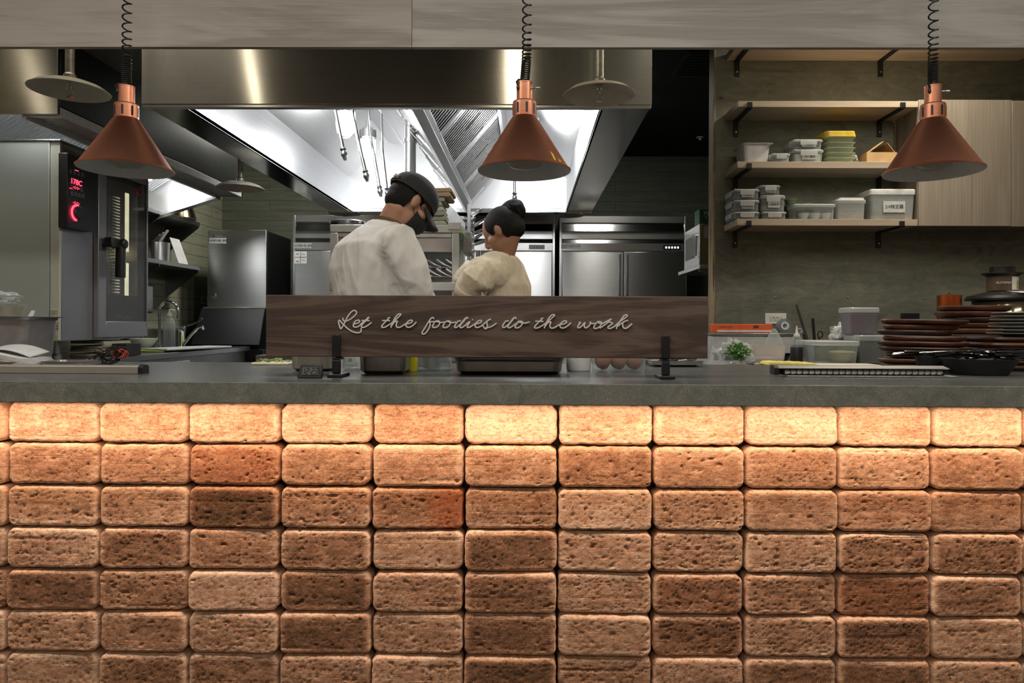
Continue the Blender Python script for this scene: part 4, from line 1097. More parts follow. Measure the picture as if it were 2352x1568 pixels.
# ------------------------------------------------------------------ food containers
WHITE_LID = clear('clear_lid_plastic', tint=(.95, .97, .97), alpha=.36, rough=.25, col=(.78, .80, .80))
YLID = plain('yellow_lid', (.86, .62, .07), .4, sub=0)
GRCUP = plain('green_melamine', (.17, .235, .13), .4)
CARD = plain('cardboard', (.50, .33, .15), .8); RICE = plain('white_food', (.72, .70, .64), .8, bmp=.4, nscale=60)
CHUNK = plain('orange_brown_food', (.42, .23, .12), .8, noise=.3, nscale=60, bmp=.6)
GREYFOOD = plain('dull_food', (.30, .27, .25), .8, noise=.3, nscale=60, bmp=.6)
MIDC = clear('tinted_box_plastic', tint=(.8, .82, .82), alpha=.24, rough=.25, col=(.42, .45, .46))
TAPEL = plain('tape_grey', (.50, .51, .51), .6)
def tub(label, X, Y, Z, w, d, h, lid='clip', body=None, fill=None, fh=.5, grp='lidded plastic food boxes on the oak shelves', rz=0, tape=None, taper=.92, lm=None, name='food_box'):
    """open-topped food box with a real wall, lid, clip tabs, paper label and contents"""
    body = body or CLEAR
    t = thing(name, label, 'food container', (X, Y, Z), grp)
    hb = h*.84
    m = MB(); r = .014; wl = .0016
    m.loft([(w*taper-.01, d*taper-.01, 0, r), (w*taper, d*taper, .004, r), (w-.006, d-.006, hb, r), (w-2*wl-.006, d-2*wl-.006, hb, r), (w*taper-2*wl, d*taper-2*wl, .006, r), (w*taper-.014, d*taper-.014, .003, r)], (X, Y, Z), 5)
    link('box_body', m, body, t)
    if fill:
        f = MB(); n = 10; fw, fd = w*taper*.93, d*taper*.93; top = hb*fh
        f.loft([(fw*.96, fd*.96, .004, .01), (fw, fd, top*.5, .012), (fw*1.01, fd*1.01, top, .012)], (X, Y, Z), 4)
        link('food', f, fill, t)
    if lid:
        l = MB(); l.loft([(w, d, hb-.004, r), (w+.002, d+.002, hb, r), (w+.002, d+.002, h-.004, r), (w-.006, d-.006, h, r), (w-.03, d-.03, h, r*.8), (w-.034, d-.034, h-.004, r*.8)], (X, Y, Z), 5)
        lo = link('lid', l, lm or WHITE_LID, t)
        if lid == 'clip':
            c = MB(); c.box(X-w*.28, X+w*.28, Y-d/2-.006, Y-d/2-.002, Z+hb-.022, Z+h-.002); link('clip_tab', c, lm or WHITE_LID, lo, bev=.0012)
            c = MB(); c.box(X-w/2-.006, X-w/2-.002, Y-d*.28, Y+d*.28, Z+hb-.022, Z+h-.002); link('clip_tab', c, lm or WHITE_LID, lo, bev=.0012)
    if tape:
        p = MB(); p.box(X-w*.22, X+w*.26, Y-d/2-.0012, Y-d/2+.001, Z+hb*.28, Z+hb*.72)
        lo = link('tape_label', p, TAPEL, t, smooth=0)
        text('lettering', tape, min(hb*.34, w*.44/max(2.2, sum(1 if ord(c_) > 255 else .55 for c_ in tape))), INK, lo, (X+w*.02, Y-d/2-.0016, Z+hb*.5))
    return t
def shelf_tub(label, pa, pb, ptop, Z, d, yoff=0, **k):
    Yf = SF+.02+yoff; xa, xb = PX(pa, Yf), PX(pb, Yf); h = PZ(ptop, Yf, (pa+pb)/2) - Z
    return tub(label, (xa+xb)/2, Yf+d/2, Z+.0005, xb-xa, d, h, **k)
# shelf 3
def steel_pan(label, X, Y, Z, w, d, h, mat=None, r=.02, lip=.012, taper=.88, name='steel_pan', grp=None, lid=False):
    t = thing(name, label, 'pan', (X, Y, Z), grp)
    m = MB(); wl = .0015
    m.loft([(w*taper-.02, d*taper-.02, 0, r), (w*taper, d*taper, .008, r), (w*.965, d*.965, h-.012, r), (w*.985, d*.985, h-.01, r), (w, d, h-.003, r), (w+lip*2, d+lip*2, h-.001, r*.8), (w+lip*2, d+lip*2, h, r*.8),
            (w-2*wl, d-2*wl, h, r), (w*.965-2*wl, d*.965-2*wl, h-.012, r), (w*taper-2*wl, d*taper-2*wl, .010, r)], (X, Y, Z), 6)
    link('pan_body', m, mat or STEEL, t)
    return t
Yf = SF+.02
xa, xb = PX(1708, Yf), PX(1770, Yf)
steel_pan('small deep steel pan at the left end of the middle oak shelf', (xa+xb)/2, Yf+.09, Z3+.0005, xb-xa, .17, PZ(329, Yf, 1740)-Z3, mat=plain('satin_steel', (.72, .72, .74), .42, .6))
shelf_tub('tiny clear clip box right of the steel pan on the middle oak shelf', 1772, 1814, 352, Z3, .10, fill=GREYFOOD, fh=.5)
shelf_tub('clear clip box of white food, lower of two left of the yellow lid', 1821, 1891, 343, Z3, .17, fill=RICE, fh=.8, tape='10/2 備料', rz=0)
hh = PZ(343, Yf, 1850)
shelf_tub('clear clip box on top of the one with white food, left of the yellow lid', 1821, 1889, 320, hh+.001, .17, fill=GREYFOOD, fh=.35, tape='胡椒粉')
xa, xb = PX(1897, Yf), PX(1966, Yf)
zz = Z3+.0005
LGR = clear('pale_green_plastic', tint=(.93, .96, .88), alpha=.18, rough=.2, col=(.66, .70, .55))
for k in range(5):
    h_ = .027
    t = thing('stacked_tub', ['lowest', 'second lowest', 'middle', 'second highest', 'highest'][k] + ' pale tub in the nested stack under the yellow lids', 'tub', ((xa+xb)/2, Yf+.09, zz), 'nested pale tubs on the middle shelf')
    m = MB(); w = xb-xa; m.loft([(w*.86, .16, 0, .02), (w*.93, .17, h_*.8, .02), (w, .18, h_*.82, .02), (w, .18, h_*.98, .02), (w*.92, .17, h_*.98, .02), (w*.85, .155, .003, .02)], ((xa+xb)/2, Yf+.09, zz), 5)
    link('tub_body', m, LGR, t); zz += h_
for k in range(4):
    t = MB(); t.loft([(w*.95, .18, 0, .02), (w, .19, .001, .02), (w, .19, .006, .02), (w*.94, .18, .007, .02)], ((xa+xb)/2-.002*k, Yf+.09, zz), 5)
    tag(link('loose_lid', t, YLID), ['lowest', 'second', 'third', 'topmost'][k] + ' yellow lid of the lids piled on the pale tubs', 'lid', 'yellow lids piled on the pale tubs'); zz += .0075
m = MB(); X = PX(1972, Yf); random.seed(3)
def crumple(c, rx, ry, rz_, n=26, amp=.25, seed=0, flat=True):
    mb = MB(); rs = []; m_ = n//2
    for k in range(m_+1):
        ph = -pi/2 + pi*k/m_; ph = max(min(ph, 1.54), -1.54); ring = []
        for i in range(n):
            a = 2*pi*i/n; d = Vector((cos(ph)*cos(a), cos(ph)*sin(a), sin(ph)))
            nn = 1 + amp*(mnoise.noise(d*2.2+Vector((seed, 0, 0))) + .6*mnoise.noise(d*5.5+Vector((seed, 3, 0))))
            z = rz_*d.z*nn
            if flat and z < -rz_*.8: z = -rz_*.8
            ring.append((c[0]+rx*d.x*nn, c[1]+ry*d.y*nn, c[2]+z+(rz_*.8 if flat else 0)))
        rs.append(ring)
    mb.rings(rs); return mb
tag(link('plastic_bag', crumple((X, Yf+.06, Z3), .016, .03, .030, seed=2), FOIL), 'small crumpled clear bag right of the yellow lidded tubs', 'bag')
# open cardboard box with clear contents
xa, xb = PX(1990, Yf), PX(2060, Yf)
t = thing('cardboard_box', 'open brown cardboard box at the right end of the middle oak shelf', 'box', ((xa+xb)/2, Yf+.09, Z3))
hb = PZ(349, Yf, 2020)-Z3
m = MB(); w = xb-xa; m.loft([(w, .17, 0, .001), (w, .17, hb, .001), (w-.006, .164, hb, .001), (w-.006, .164, .004, .001)], ((xa+xb)/2, Yf+.09, Z3+.0005), 1); link('box_body', m, CARD, t, smooth=0)
m = MB(); m.slab((xa+.01, Yf+.01, Z3+hb), (xa+.01, Yf+.17, Z3+hb), (xa+.09, Yf+.17, Z3+hb+.06), (xa+.09, Yf+.01, Z3+hb+.06), .003); link('box_flap', m, CARD, t, smooth=0)
m = MB(); m.slab((xb-.01, Yf+.01, Z3+hb), (xb-.01, Yf+.17, Z3+hb), (xb-.05, Yf+.17, Z3+hb+.05), (xb-.05, Yf+.01, Z3+hb+.05), .003); link('box_flap', m, CARD, t, smooth=0)
# shelf 4: three stacks of clip boxes
ztop = [486, 459, 434]
zz = Z4
for k in range(3):
    shelf_tub(['lowest', 'middle', 'top'][k] + ' grey clip box in the leftmost stack on the lowest oak shelf', 1686, 1744, ztop[k], zz, .19, yoff=.0, body=MIDC, fill=GREYFOOD, fh=.4, tape=['生粉', '黑胡椒粒', '八角片'][k], taper=.96)
    zz = PZ(ztop[k], SF+.02, 1700)+.001
zz = Z4
ztop = [486, 448, 425]
for k, (a, b) in enumerate(((1750, 1806), (1747, 1803), (1745, 1792))):
    shelf_tub(['lowest', 'middle', 'smaller top'][k] + ' clip box in the second stack from the left on the lowest oak shelf', a, b, ztop[k], zz, .16, body=MIDC, fill=RICE if k == 1 else GREYFOOD, fh=.45, tape=['冷凍品', '小麥胚芽', '辣油蘿蔔'][k], taper=.96)
    zz = PZ(ztop[k], SF+.02, 1780)+.001
def cup(label, X, Y, Z, r, h):
    m = MB(); m.lathe([(r*.72, 0), (r*.78, .004), (r*.95, h*.8), (r, h*.82), (r, h), (r*.93, h), (r*.70, .008), (0, .008)], (X, Y, Z), 30)
    return tag(link('green_cup', m, GRCUP), label, 'cup', 'nested green cups on the lowest oak shelf')
yb = SF+.16
cupn = ['lowest', 'second', 'third', 'top']
for k in range(4): cup(cupn[k] + ' green cup in the left stack behind the flat clear box', PX(1817, yb), yb, Z4+.001+k*.032, .037, .0315)
for k in range(3): cup(['lowest', 'middle', 'top'][k] + ' green cup in the right stack behind the flat clear box', PX(1851, yb), yb, Z4+.001+k*.036, .037, .0355)
shelf_tub('flat clear box holding small white dishes on the lowest oak shelf', 1824, 1919, 468, Z4, .11, lid='plain', body=CLEAR)
for k in range(3):
    X = PX(1845+26*k, SF+.07); m = MB(); m.lathe([(.010, 0), (.022, .012), (.030, .034), (.028, .034), (.018, .012), (0, .006)], (X, SF+.075, Z4+.006), 24)
    tag(link('white_dish', m, WHITE_P), ['left', 'middle', 'right'][k] + ' little white dish inside the flat clear box', 'dish', 'little white dishes inside the flat clear box')
shelf_tub('clear box of orange brown food left of the big milky tub', 1920, 1989, 458, Z4, .16, lid='plain', body=FROST, fill=CHUNK, fh=.45)
Yq = SF+.06; xa, xb = PX(1922, Yq), PX(1980, Yq)
zl = PZ(458, SF+.02, 1950)+.001
m = MB(); m.loft([(xb-xa, .14, 0, .012), (xb-xa+.004, .144, .002, .012), (xb-xa+.004, .144, .012, .012), (xb-xa-.01, .13, .014, .012)], ((xa+xb)/2, Yq+.05, zl), 4)
tag(link('loose_lid', m, WHITE_P), 'loose white lid lying on the box of orange brown food', 'lid')
WLID = plain('milky_lid', (.74, .75, .72), .4)
shelf_tub('big milky white lidded tub at the right end of the lowest oak shelf', 1998, 2103, 434, Z4, .19, lid='plain', body=FROST, fill=CHUNK, fh=.16, tape='2/4辣豆醬', lm=WLID)

# ------------------------------------------------------------------ right work table behind the bar
TZ = .85
TWH = plain('pale_table_unit', (.62, .62, .58), .45)
x0t = PX(1640, 3.7)
t = thing('work_table', 'stainless work table against the plywood wall, mostly hidden by the bar', 'table', (2.2, 3.3, 0))
link('worktop', MB().box(.98, XR-.01, 2.75, YW-.002, TZ-.04, TZ), BL_TOP, t, bev=.002)
link('base_cabinet', MB().box(1.0, XR-.02, 2.80, YW-.01, .08, TZ-.041), STEEL_D, t, bev=.003)
# low shelf unit with orange box on top
SY = 3.45
xa, xb = PX(1634, SY), PX(1826, SY); zt = PZ(765, SY, 1700)
t = thing('counter_riser', 'pale low shelf unit with a steel top under the orange box', 'shelf unit', ((xa+xb)/2, SY+.16, TZ))
link('top_board', MB().box(xa, xb, SY-.01, SY+.33, zt-.012, zt), STEEL_D, t, bev=.002)
link('front_board', MB().box(xa+.005, xb-.005, SY, SY+.012, zt-.10, zt-.013), TWH, t, bev=.002)
link('end_panel', MB().box(xa+.005, xa+.017, SY+.013, SY+.32, TZ, zt-.013), TWH, t); link('end_panel', MB().box(xb-.017, xb-.005, SY+.013, SY+.32, TZ, zt-.013), TWH, t)
link('back_board', MB().box(xa+.018, xb-.018, SY+.31, SY+.32, TZ, zt-.013), TWH, t)
ORG = plain('orange_carton', (.80, .13, .03), .5)
Yq = SY+.04; xa, xb = PX(1638, Yq), PX(1774, Yq); h_ = PZ(744, Yq, 1700)-zt
t = thing('film_box', 'long orange carton of film lying on the pale shelf unit', 'box', ((xa+xb)/2, Yq+.04, zt))
link('carton', MB().box(xa, xb, Yq, Yq+.07, zt+.0005, zt+h_), ORG, t, bev=.002)
m = MB(); m.box(xa+.02, xb-.005, Yq-.001, Yq+.001, zt+h_*.12, zt+h_*.34); link('print_strip', m, LABEL_W, t, smooth=0)
m = MB()
for k in range(9):
    u = xa+(xb-xa)*(.68+.01*k); m.box(u, u+.0016*(1+k % 2), Yq-.0012, Yq-.0005, zt+h_*.55, zt+h_*.85)
link('barcode', m, INK, t, smooth=0)
m = MB(); m.box(xa+.03, xa+.10, Yq-.0012, Yq-.0005, zt+h_*.66, zt+h_*.70); link('fine_print', m, INK, t, smooth=0)
# outlet on the wall
a, b = P(1757, 719, YW), P(1805, 744, YW)
t = thing('wall_outlet', 'white wall outlet above the roll of tape', 'outlet', ((a.x+b.x)/2, YW, (a.z+b.z)/2))
link('outlet_plate', MB().box(a.x, b.x, YW-.008, YW, b.z, a.z), WHITE_P, t, bev=.002)
link('outlet_face', MB().box(a.x+.022, b.x-.022, YW-.010, YW-.008, b.z+.016, a.z-.018), plain('outlet_cream', (.62, .62, .50), .5), t)
m = MB(); mx_ = (a.x+b.x)/2; mz = (a.z+b.z)/2
for (u, v, w_, h2) in ((-.012, .004, .0015, .006), (.008, .005, .005, .0015), (-.002, -.007, .002, .002)): m.box(mx_+u-w_, mx_+u+w_, YW-.0108, YW-.0098, mz+v-h2, mz+v+h2)
link('outlet_slots', m, INK, t, smooth=0)
a, b = P(2068, 719, YW), P(2110, 727, YW)
tag(link('wall_outlet', MB().box(a.x, b.x, YW-.01, YW, b.z-.03, a.z), BLACK_M, bev=.002), 'dark wall outlet behind the stack of wooden boards', 'outlet')
# bolts and holes in the plywood
for (u, v) in ((1781, 682), (1947, 682), (2123, 684)):
    p = P(u, v, YW); m = MB(); m.lathe([(0, 0), (.007, 0), (.007, -.004), (.004, -.008), (0, -.008)], (p.x, YW, p.z), 12, 'y')
    tag(link('wall_screw', m, CHROME), {1781: 'shiny screw in the plywood above the wall outlet', 1947: 'screw in the plywood above the flour bag', 2123: 'screw in the plywood left of the juicer'}[u], 'screw')
# tape roll on the shelf unit
TAPE = clear('tape_plastic', tint=(.8, .85, .88), alpha=.5, rough=.15, col=(.28, .33, .36))
Yq = 3.5; X = PX(1801, Yq); zc = PZ(748, Yq, 1801); rr = zc-zt
t = thing('tape_roll', 'roll of clear tape in its holder at the end of the shelf unit', 'tape', (X, Yq, zt))
m = MB(); m.lathe([(rr*.55, -.012), (rr*.98, -.012), (rr*.98, .012), (rr*.55, .012), (rr*.55, -.012)], (X, Yq, zt+rr), 32, 'y', cap0=False, cap1=False); link('tape_ring', m, TAPE, t)
m = MB(); m.lathe([(rr*.30, -.014), (rr*.54, -.014), (rr*.54, .014), (rr*.30, .014), (rr*.30, -.014)], (X, Yq, zt+rr), 24, 'y', cap0=False, cap1=False); link('tape_core', m, LABEL_W, t)

# raised things on the work table: everything stands on a tray riser at this height
RZ0 = PZ(838, 3.0, 1900)
t = thing('prep_board_table', 'narrow raised steel prep shelf directly behind the bar on the right', 'shelf', (2.0, 2.9, TZ))
xa, xb = PX(1628, 2.9), 1.95
link('shelf_top', MB().box(xa, xb, 2.72, 3.36, RZ0-.02, RZ0), STEEL, t, bev=.002)
for u in (xa+.02, xb-.04):
    for v in (2.80, 3.32): link('post', MB().box(u, u+.02, v, v+.02, TZ+.0005, RZ0-.0205), STEEL_D, t)
# bag of herbs
LEAF = plain('basil_green', (.06, .20, .015), .5, noise=.25, nscale=90, sub=0)
Yq = 3.0
def bag(name, label, px0, px1, pt, pb, Y, mat, seed, amp=.3, d=.09, cat='bag', parent=None):
    xa, xb = PX(px0, Y), PX(px1, Y); zt_, zb_ = PZ(pt, Y, px0), PZ(pb, Y, px0)
    rz_ = (zt_-zb_)/1.8
    o = link(name, crumple(((xa+xb)/2, Y, zb_), (xb-xa)/2, d, rz_, 44, amp, seed), mat, parent, smooth=50)
    if parent is None: tag(o, label, cat)
    return o
zb_ = RZ0
t = thing('herb_bag', 'clear plastic bag of green herbs behind the bar beside the plywood edge', 'bag', (PX(1690, 2.95), 2.95, RZ0))
m = crumple((PX(1688, 2.95), 2.95, RZ0), .072, .06, .058, 46, .42, 4); link('bag_film', m, FOIL, t, smooth=50)
m = MB(); random.seed(11)
cxh, czh = PX(1690, 2.93), PZ(806, 2.93, 1690)
for k in range(190):
    a = random.uniform(0, 2*pi); r = random.random()**.6
    c_ = Vector((cxh+.046*r*cos(a), 2.90+random.uniform(-.02, .03), czh+.036*r*sin(a)))
    d = Vector((random.uniform(-1, 1), random.uniform(-.6, .3), random.uniform(-.7, 1))).normalized(); s_ = d.orthogonal().normalized()
    L = random.uniform(.012, .022); W = L*.38
    m.add([c_, c_+d*L*.5+s_*W, c_+d*L, c_+d*L*.5-s_*W, c_+d*L*.5+d.cross(s_)*L*.12], [(0, 1, 4), (1, 2, 4), (2, 3, 4), (3, 0, 4)])
o = link('herb_leaves', m, LEAF, t, smooth=60)
m = MB(); m.add([(PX(1627, 2.9), 2.9, RZ0+.001), (PX(1668, 2.9), 2.86, RZ0+.001), (PX(1655, 2.9), 2.92, RZ0+.055), (PX(1645, 2.9), 2.96, RZ0+.085), (PX(1640, 2.9), 2.98, RZ0+.001)], [(0, 1, 2), (0, 2, 3), (1, 4, 2), (2, 4, 3), (0, 3, 4)])
link('bag_tail', m, FOIL, t, smooth=60)
# frosted tub with a plastic wrap cone
Yq = 2.98
def px_tub(label, pa, pb, pt, Z, Y, d, **k):
    xa, xb = PX(pa, Y), PX(pb, Y); return tub(label, (xa+xb)/2, Y+d/2, Z+.0005, xb-xa, d, PZ(pt, Y, (pa+pb)/2)-Z, **k)
PINKF = clear('frosted_pink_plastic', tint=(.95, .92, .92), alpha=.55, rough=.35, col=(.62, .58, .58))
px_tub('frosted open tub with a plastic wrap cone standing in it', 1727, 1811, 785, RZ0, 2.95, .15, lid=None, body=PINKF, fill=RICE, fh=.35, grp=None, taper=.85)
X = PX(1778, 3.03); m = MB(); m.lathe([(.040, 0), (.036, .02), (.012, .065), (.004, .073)], (X, 3.03, PZ(792, 3.03, 1778)), 24, sx=1.0, sy=.6, cap0=False, cap1=False); tag(link('plastic_wrap', m, FROST), 'cone of crumpled wrap sticking out of the frosted tub', 'wrap')
# squeeze bottle
X, Yq = PX(1830, 3.1), 3.1
t = thing('squeeze_bottle', 'squeeze bottle with a pale pointed nozzle and dark contents', 'bottle', (X, Yq, RZ0))
hs = PZ(748, Yq, 1830)-RZ0
m = MB(); m.lathe([(0, 0), (.024, 0), (.027, .004), (.027, hs*.42), (.022, hs*.5)], (X, Yq, RZ0+.0005), 24); link('bottle_body', m, plain('dark_sauce', (.02, .02, .022), .3), t)
m = MB(); m.lathe([(.026, hs*.42), (.027, hs*.5), (.016, hs*.72), (0, hs*.72)], (X, Yq, RZ0), 24); link('shoulder', m, FROST, t)
m = MB(); m.lathe([(.013, hs*.72), (.013, hs*.79), (.006, hs*.8), (.0022, hs*1.0), (0, hs*1.0)], (X, Yq, RZ0), 18); m.tube([(X+.006, Yq, RZ0+hs*.92), (X+.018, Yq, RZ0+hs*.93), (X+.026, Yq, RZ0+hs*.87), (X+.014, Yq, RZ0+hs*.82)], .001, 6); link('nozzle', m, WHITE_P, t)
# knives standing in a holder
X, Yq = PX(1856, 3.27), 3.27
t = thing('knife_holder', 'tall narrow steel holder between the squeeze bottle and the clear tub', 'holder', (X, Yq, RZ0))
m = MB(); w_ = .05; m.loft([(w_, .06, 0, .004), (w_, .06, .10, .004), (w_-.003, .057, .10, .004), (w_-.003, .057, .004, .004)], (X, Yq, RZ0+.0005), 3); link('holder_body', m, STEEL_D, t)
def stick(name, label, p0, p1, Y, w, mat, tipw=None, hand=None):
    a, b = P(*p0, Y), P(*p1, Y); d = (b-a).normalized(); s_ = Vector((d.z, 0, -d.x))
    m = MB(); m.hexa([a-s_*w/2, a+s_*w/2, a+s_*w/2+Vector((0, .006, 0)), a-s_*w/2+Vector((0, .006, 0))], [b-s_*(tipw or w)/2, b+s_*(tipw or w)/2, b+s_*(tipw or w)/2+Vector((0, .006, 0)), b-s_*(tipw or w)/2+Vector((0, .006, 0))])
    o = link(name, m, mat, bev=.0015, org=tuple(a)); tag(o, label, name.split('_')[-1]); return o
KN = plain('dull_blade', (.10, .10, .10), .35, .8)
stick('long_knife', 'long dark knife leaning left out of the steel holder', (1862, 805), (1829, 698), 3.265, .016, KN, .010)
stick('long_knife', 'shorter dark knife leaning left out of the steel holder', (1862, 815), (1846, 765), 3.275, .016, KN)
stick('black_knife', 'black handled knife standing upright beside the green handled scissors', (1872, 790), (1867, 730), 3.285, .014, BLACK)
m = MB(); p = P(1884, 768, 3.28); m.tube([(p.x+.012*cos(a)*1.0, 3.28, p.z+.016*sin(a)+.0) for a in [2*pi*k/16 for k in range(16)]], .003, 6, loop=True); m.tube([(p.x-.006, 3.28, p.z-.014), (p.x-.012, 3.28, p.z-.06)], .004, 6)
t = tag(link('scissors', m, BLACK), 'black scissors with a green stripe hanging in the holder', 'scissors')
# clear tub with flour bowl and bag
Yq = 2.98
ftub = px_tub('wide clear tub holding a bowl of pale flour', 1870, 1977, 783, RZ0, Yq, .22, lid='plain', body=CLEAR, grp=None, taper=.9)
FLOUR = plain('pale_dough', (.80, .68, .42), .85, noise=.05, bmp=.3)
X = PX(1932, Yq+.11); m = MB(); m.lathe([(0, 0), (.035, .002), (.052, .022), (.056, .045), (.05, .05), (0, .055)], (X, Yq+.10, RZ0+.008), 30); link('food', m, FLOUR, ftub)
bag('flour_bag', 'crumpled pale paper bag standing out of the wide clear tub', 1911, 1966, 745, 788, 3.28, PAPER, 9, .35, .04)
m = MB(); m.slab(P(1908, 785, 3.345), P(1921, 785, 3.345), P(1918, 748, 3.345), P(1905, 750, 3.345), .004); tag(link('paper_packet', m, GREYLABEL), 'thin grey packet standing left of the crumpled flour bag', 'packet')
# second clear box + pink tub on top
px_tub('clear box with metallic contents under the pink filled container', 1974, 2034, 770, RZ0, 3.05, .16, lid='plain', body=MIDC, fill=plain('dim_gold', (.45, .40, .22), .3, .6), fh=.7, grp=None)
PINK = plain('magenta_contents', (.36, .06, .16), .7, noise=.12, nscale=30)
zz = PZ(769, 3.08, 2000)+.001
px_tub('tall clear container filled with something magenta', 1952, 2022, 706, zz, 3.09, .12, lid='plain', body=MIDC, fill=PINK, fh=.86, grp=None, taper=.86)
# boards and yellow cloth
CREAM = plain('cream_board', (.86, .78, .58), .5)
xa, xb = PX(1760, 2.78), PX(2034, 2.78)
tag(link('cutting_board', MB().box(xa, xb, 2.74, 2.93, RZ0+.0005, RZ0+.012), CREAM, bev=.003), 'long cream cutting board along the back edge of the bar on the right', 'cutting board')
YCL = plain('yellow_cloth', (.86, .74, .20), .9, bmp=.3, nscale=80)
xa, xb = PX(1750, 2.8), PX(1868, 2.8)
def ycl(u, v):
    x = xa+(xb-xa)*u; y = 2.745+.10*v
    e = min(u, 1-u, v, 1-v)
    return (x, y+.006*mnoise.noise(Vector((u*6, 0, 0))), RZ0+.0125+min(e*.16, .012)*(1.1-.55*u)+.004*mnoise.noise(Vector((u*9, v*4, 1)))*min(e*8, 1)+.002)
m = MB(); m.grid(40, 14, ycl)
def solid(t): 
    def f(o):
        s_ = o.modifiers.new('solid', 'SOLIDIFY'); s_.thickness = t; s_.offset = 1
    return f
tag(link('yellow_cloth', m, YCL, smooth=80, mods=[solid(.003)]), 'crumpled yellow cloth on the left end of the cream cutting board', 'cloth')
# steel tray edge
xa, xb = PX(1628, 2.75), PX(1735, 2.75)
steel_pan('thin steel tray under the herb bag', (xa+xb)/2, 2.80, RZ0+.0005, xb-xa, .09, .010, lip=.004, r=.01)
bpy.data.objects['prep_board_table'].location = bpy.data.objects['prep_board_table'].location

# juicer at the right
X, Yq = PX(2301, 3.35), 3.35
t = thing('juicer', 'black and steel juice extractor against the plywood wall at the far right', 'juicer', (X, Yq, TZ))
z = lambda py: PZ(py, Yq, 2300)-TZ
S = F/Yq
m = MB(); m.lathe([(0, z(835)), (.16, z(835)), (.16, z(725)), (.11, z(712)), (0, z(712))], (X+.03, Yq, TZ), 40)
m.lathe([(0, 0.0005), (.15, .0005), (.15, z(835)), (0, z(835))], (X+.03, Yq, TZ), 40); link('motor_base', m, BLACK, t)
m = MB(); m.lathe([(.165, z(725)), (.150, z(692)), (.145, z(689))], (X+.03, Yq, TZ), 48, cap0=False, cap1=False); link('bowl', m, plain('smoked_bowl', (.20, .17, .11), .12, .6), t)
m = MB(); m.lathe([(.0, z(690)), (.166, z(690)), (.168, z(686)), (.160, z(680)), (.09, z(671)), (.06, z(668)), (0, z(668))], (X+.015, Yq, TZ), 48); link('bowl_lid', m, BLACK, t)
m = MB(); m.lathe([(.065, z(668)), (.065, z(635)), (.063, z(635))], (X, Yq, TZ), 40, cap0=False, cap1=False); f_ = link('feed_tube', m, clear('smoked_tube', tint=(.6, .5, .4), alpha=.55, rough=.1, col=(.20, .15, .10)), t)
m = MB(); m.lathe([(.064, z(636)), (.070, z(634)), (.087, z(629)), (.087, z(627)), (.06, z(629)), (.052, z(627)), (.052, z(617)), (.053, z(613)), (.045, z(611)), (0, z(611))], (X, Yq, TZ), 40, cap0=False); link('pusher', m, BLACK, t)
def arc_label(r, a0, a1, z0_, z1_, c, n=10):
    q = MB(); q.grid(n, 1, lambda u, v: (c[0]+r*cos(a0+(a1-a0)*u), c[1]+r*sin(a0+(a1-a0)*u), c[2]+z0_+(z1_-z0_)*v)); return q
link('picture_label', arc_label(.0662, radians(-88), radians(-28), z(667), z(637), (X, Yq, TZ)), LABEL_W, f_)
link('juice_picture', arc_label(.0668, radians(-64), radians(-48), z(664), z(646), (X, Yq, TZ)), plain('juice_green', (.35, .38, .05), .5), f_)
text('lettering', 'AUTOMATIC', .016, LABEL_W, f_, (X-.028, Yq-.068, TZ+z(651)))
m = MB(); m.slab((X-.01, Yq-.15, TZ+z(676)), (X+.12, Yq-.15, TZ+z(676)), (X+.10, Yq-.06, TZ+z(670)), (X-.02, Yq-.06, TZ+z(670)), .003); link('paper_tag', m, LABEL_W, t, smooth=0)
# copper canister
X, Yq = PX(2180, 3.3), 3.3
t = thing('copper_canister', 'small reddish copper canister with a knob left of the juicer', 'canister', (X, Yq, TZ))
zt_ = PZ(681, Yq, 2180)-TZ
CUP2 = plain('red_copper', (.55, .13, .04), .25, .9)
m = MB(); m.lathe([(0, .0005), (.050, .0005), (.052, .004), (.052, zt_), (0, zt_)], (X, Yq, TZ), 36); link('canister_body', m, CUP2, t)
m = MB(); m.lathe([(.053, zt_), (.053, zt_+.006), (.01, zt_+.009), (.004, zt_+.012), (.005, zt_+.018), (0, zt_+.020)], (X, Yq, TZ), 36); link('canister_lid', m, CUP2, t)

# ------------------------------------------------------------------ steamer on a shelf behind the partition, box of film
t = thing('toaster_oven', 'small steel oven with a glass door on a shelf behind the plywood partition', 'oven', (1.25, 4.6, PZ(612, 4.63, 1590)))
tx = 1.10
def side_pt(px, py): 
    d = R @ Vector(((px-CX)/F, -(py-CY)/F, -1)); return EYE + d*(tx/d.x)
ya, yb_ = side_pt(1606, 560).y, side_pt(1572, 560).y; zt_, zb_ = side_pt(1606, 514).z, side_pt(1606, 609).z
link('oven_body', MB().box(tx+.012, tx+.40, ya, yb_, zb_, zt_), plain('tan_metal', (.28, .22, .10), .4, .5), t, bev=.004)
link('oven_front', MB().box(tx, tx+.011, ya-.004, yb_+.004, zb_, zt_), STEEL, t, bev=.003)
link('glass_pane', MB().box(tx-.002, tx, ya+.07, yb_-.04, zb_+.06, zt_-.06), BLACK, t)
link('door_handle', MB().tube([(tx, ya+.045, zb_+.06), (tx-.03, ya+.045, zb_+.06), (tx-.03, ya+.045, zt_-.07), (tx, ya+.045, zt_-.07)], .007, 10), CHROME, t)
link('label_sticker', MB().box(tx+.03, tx+.17, ya-.0015, ya, zt_-.09, zt_-.015), GREYLABEL, t, smooth=0)
z_ = zb_
t = thing('bracket_shelf', 'short steel shelf carrying the small oven behind the partition', 'shelf', (1.3, 4.7, z_-.03))
link('shelf_board', MB().box(tx-.01, tx+.45, ya-.05, yb_+.15, z_-.025, z_-.001), STEEL, t, bev=.002)
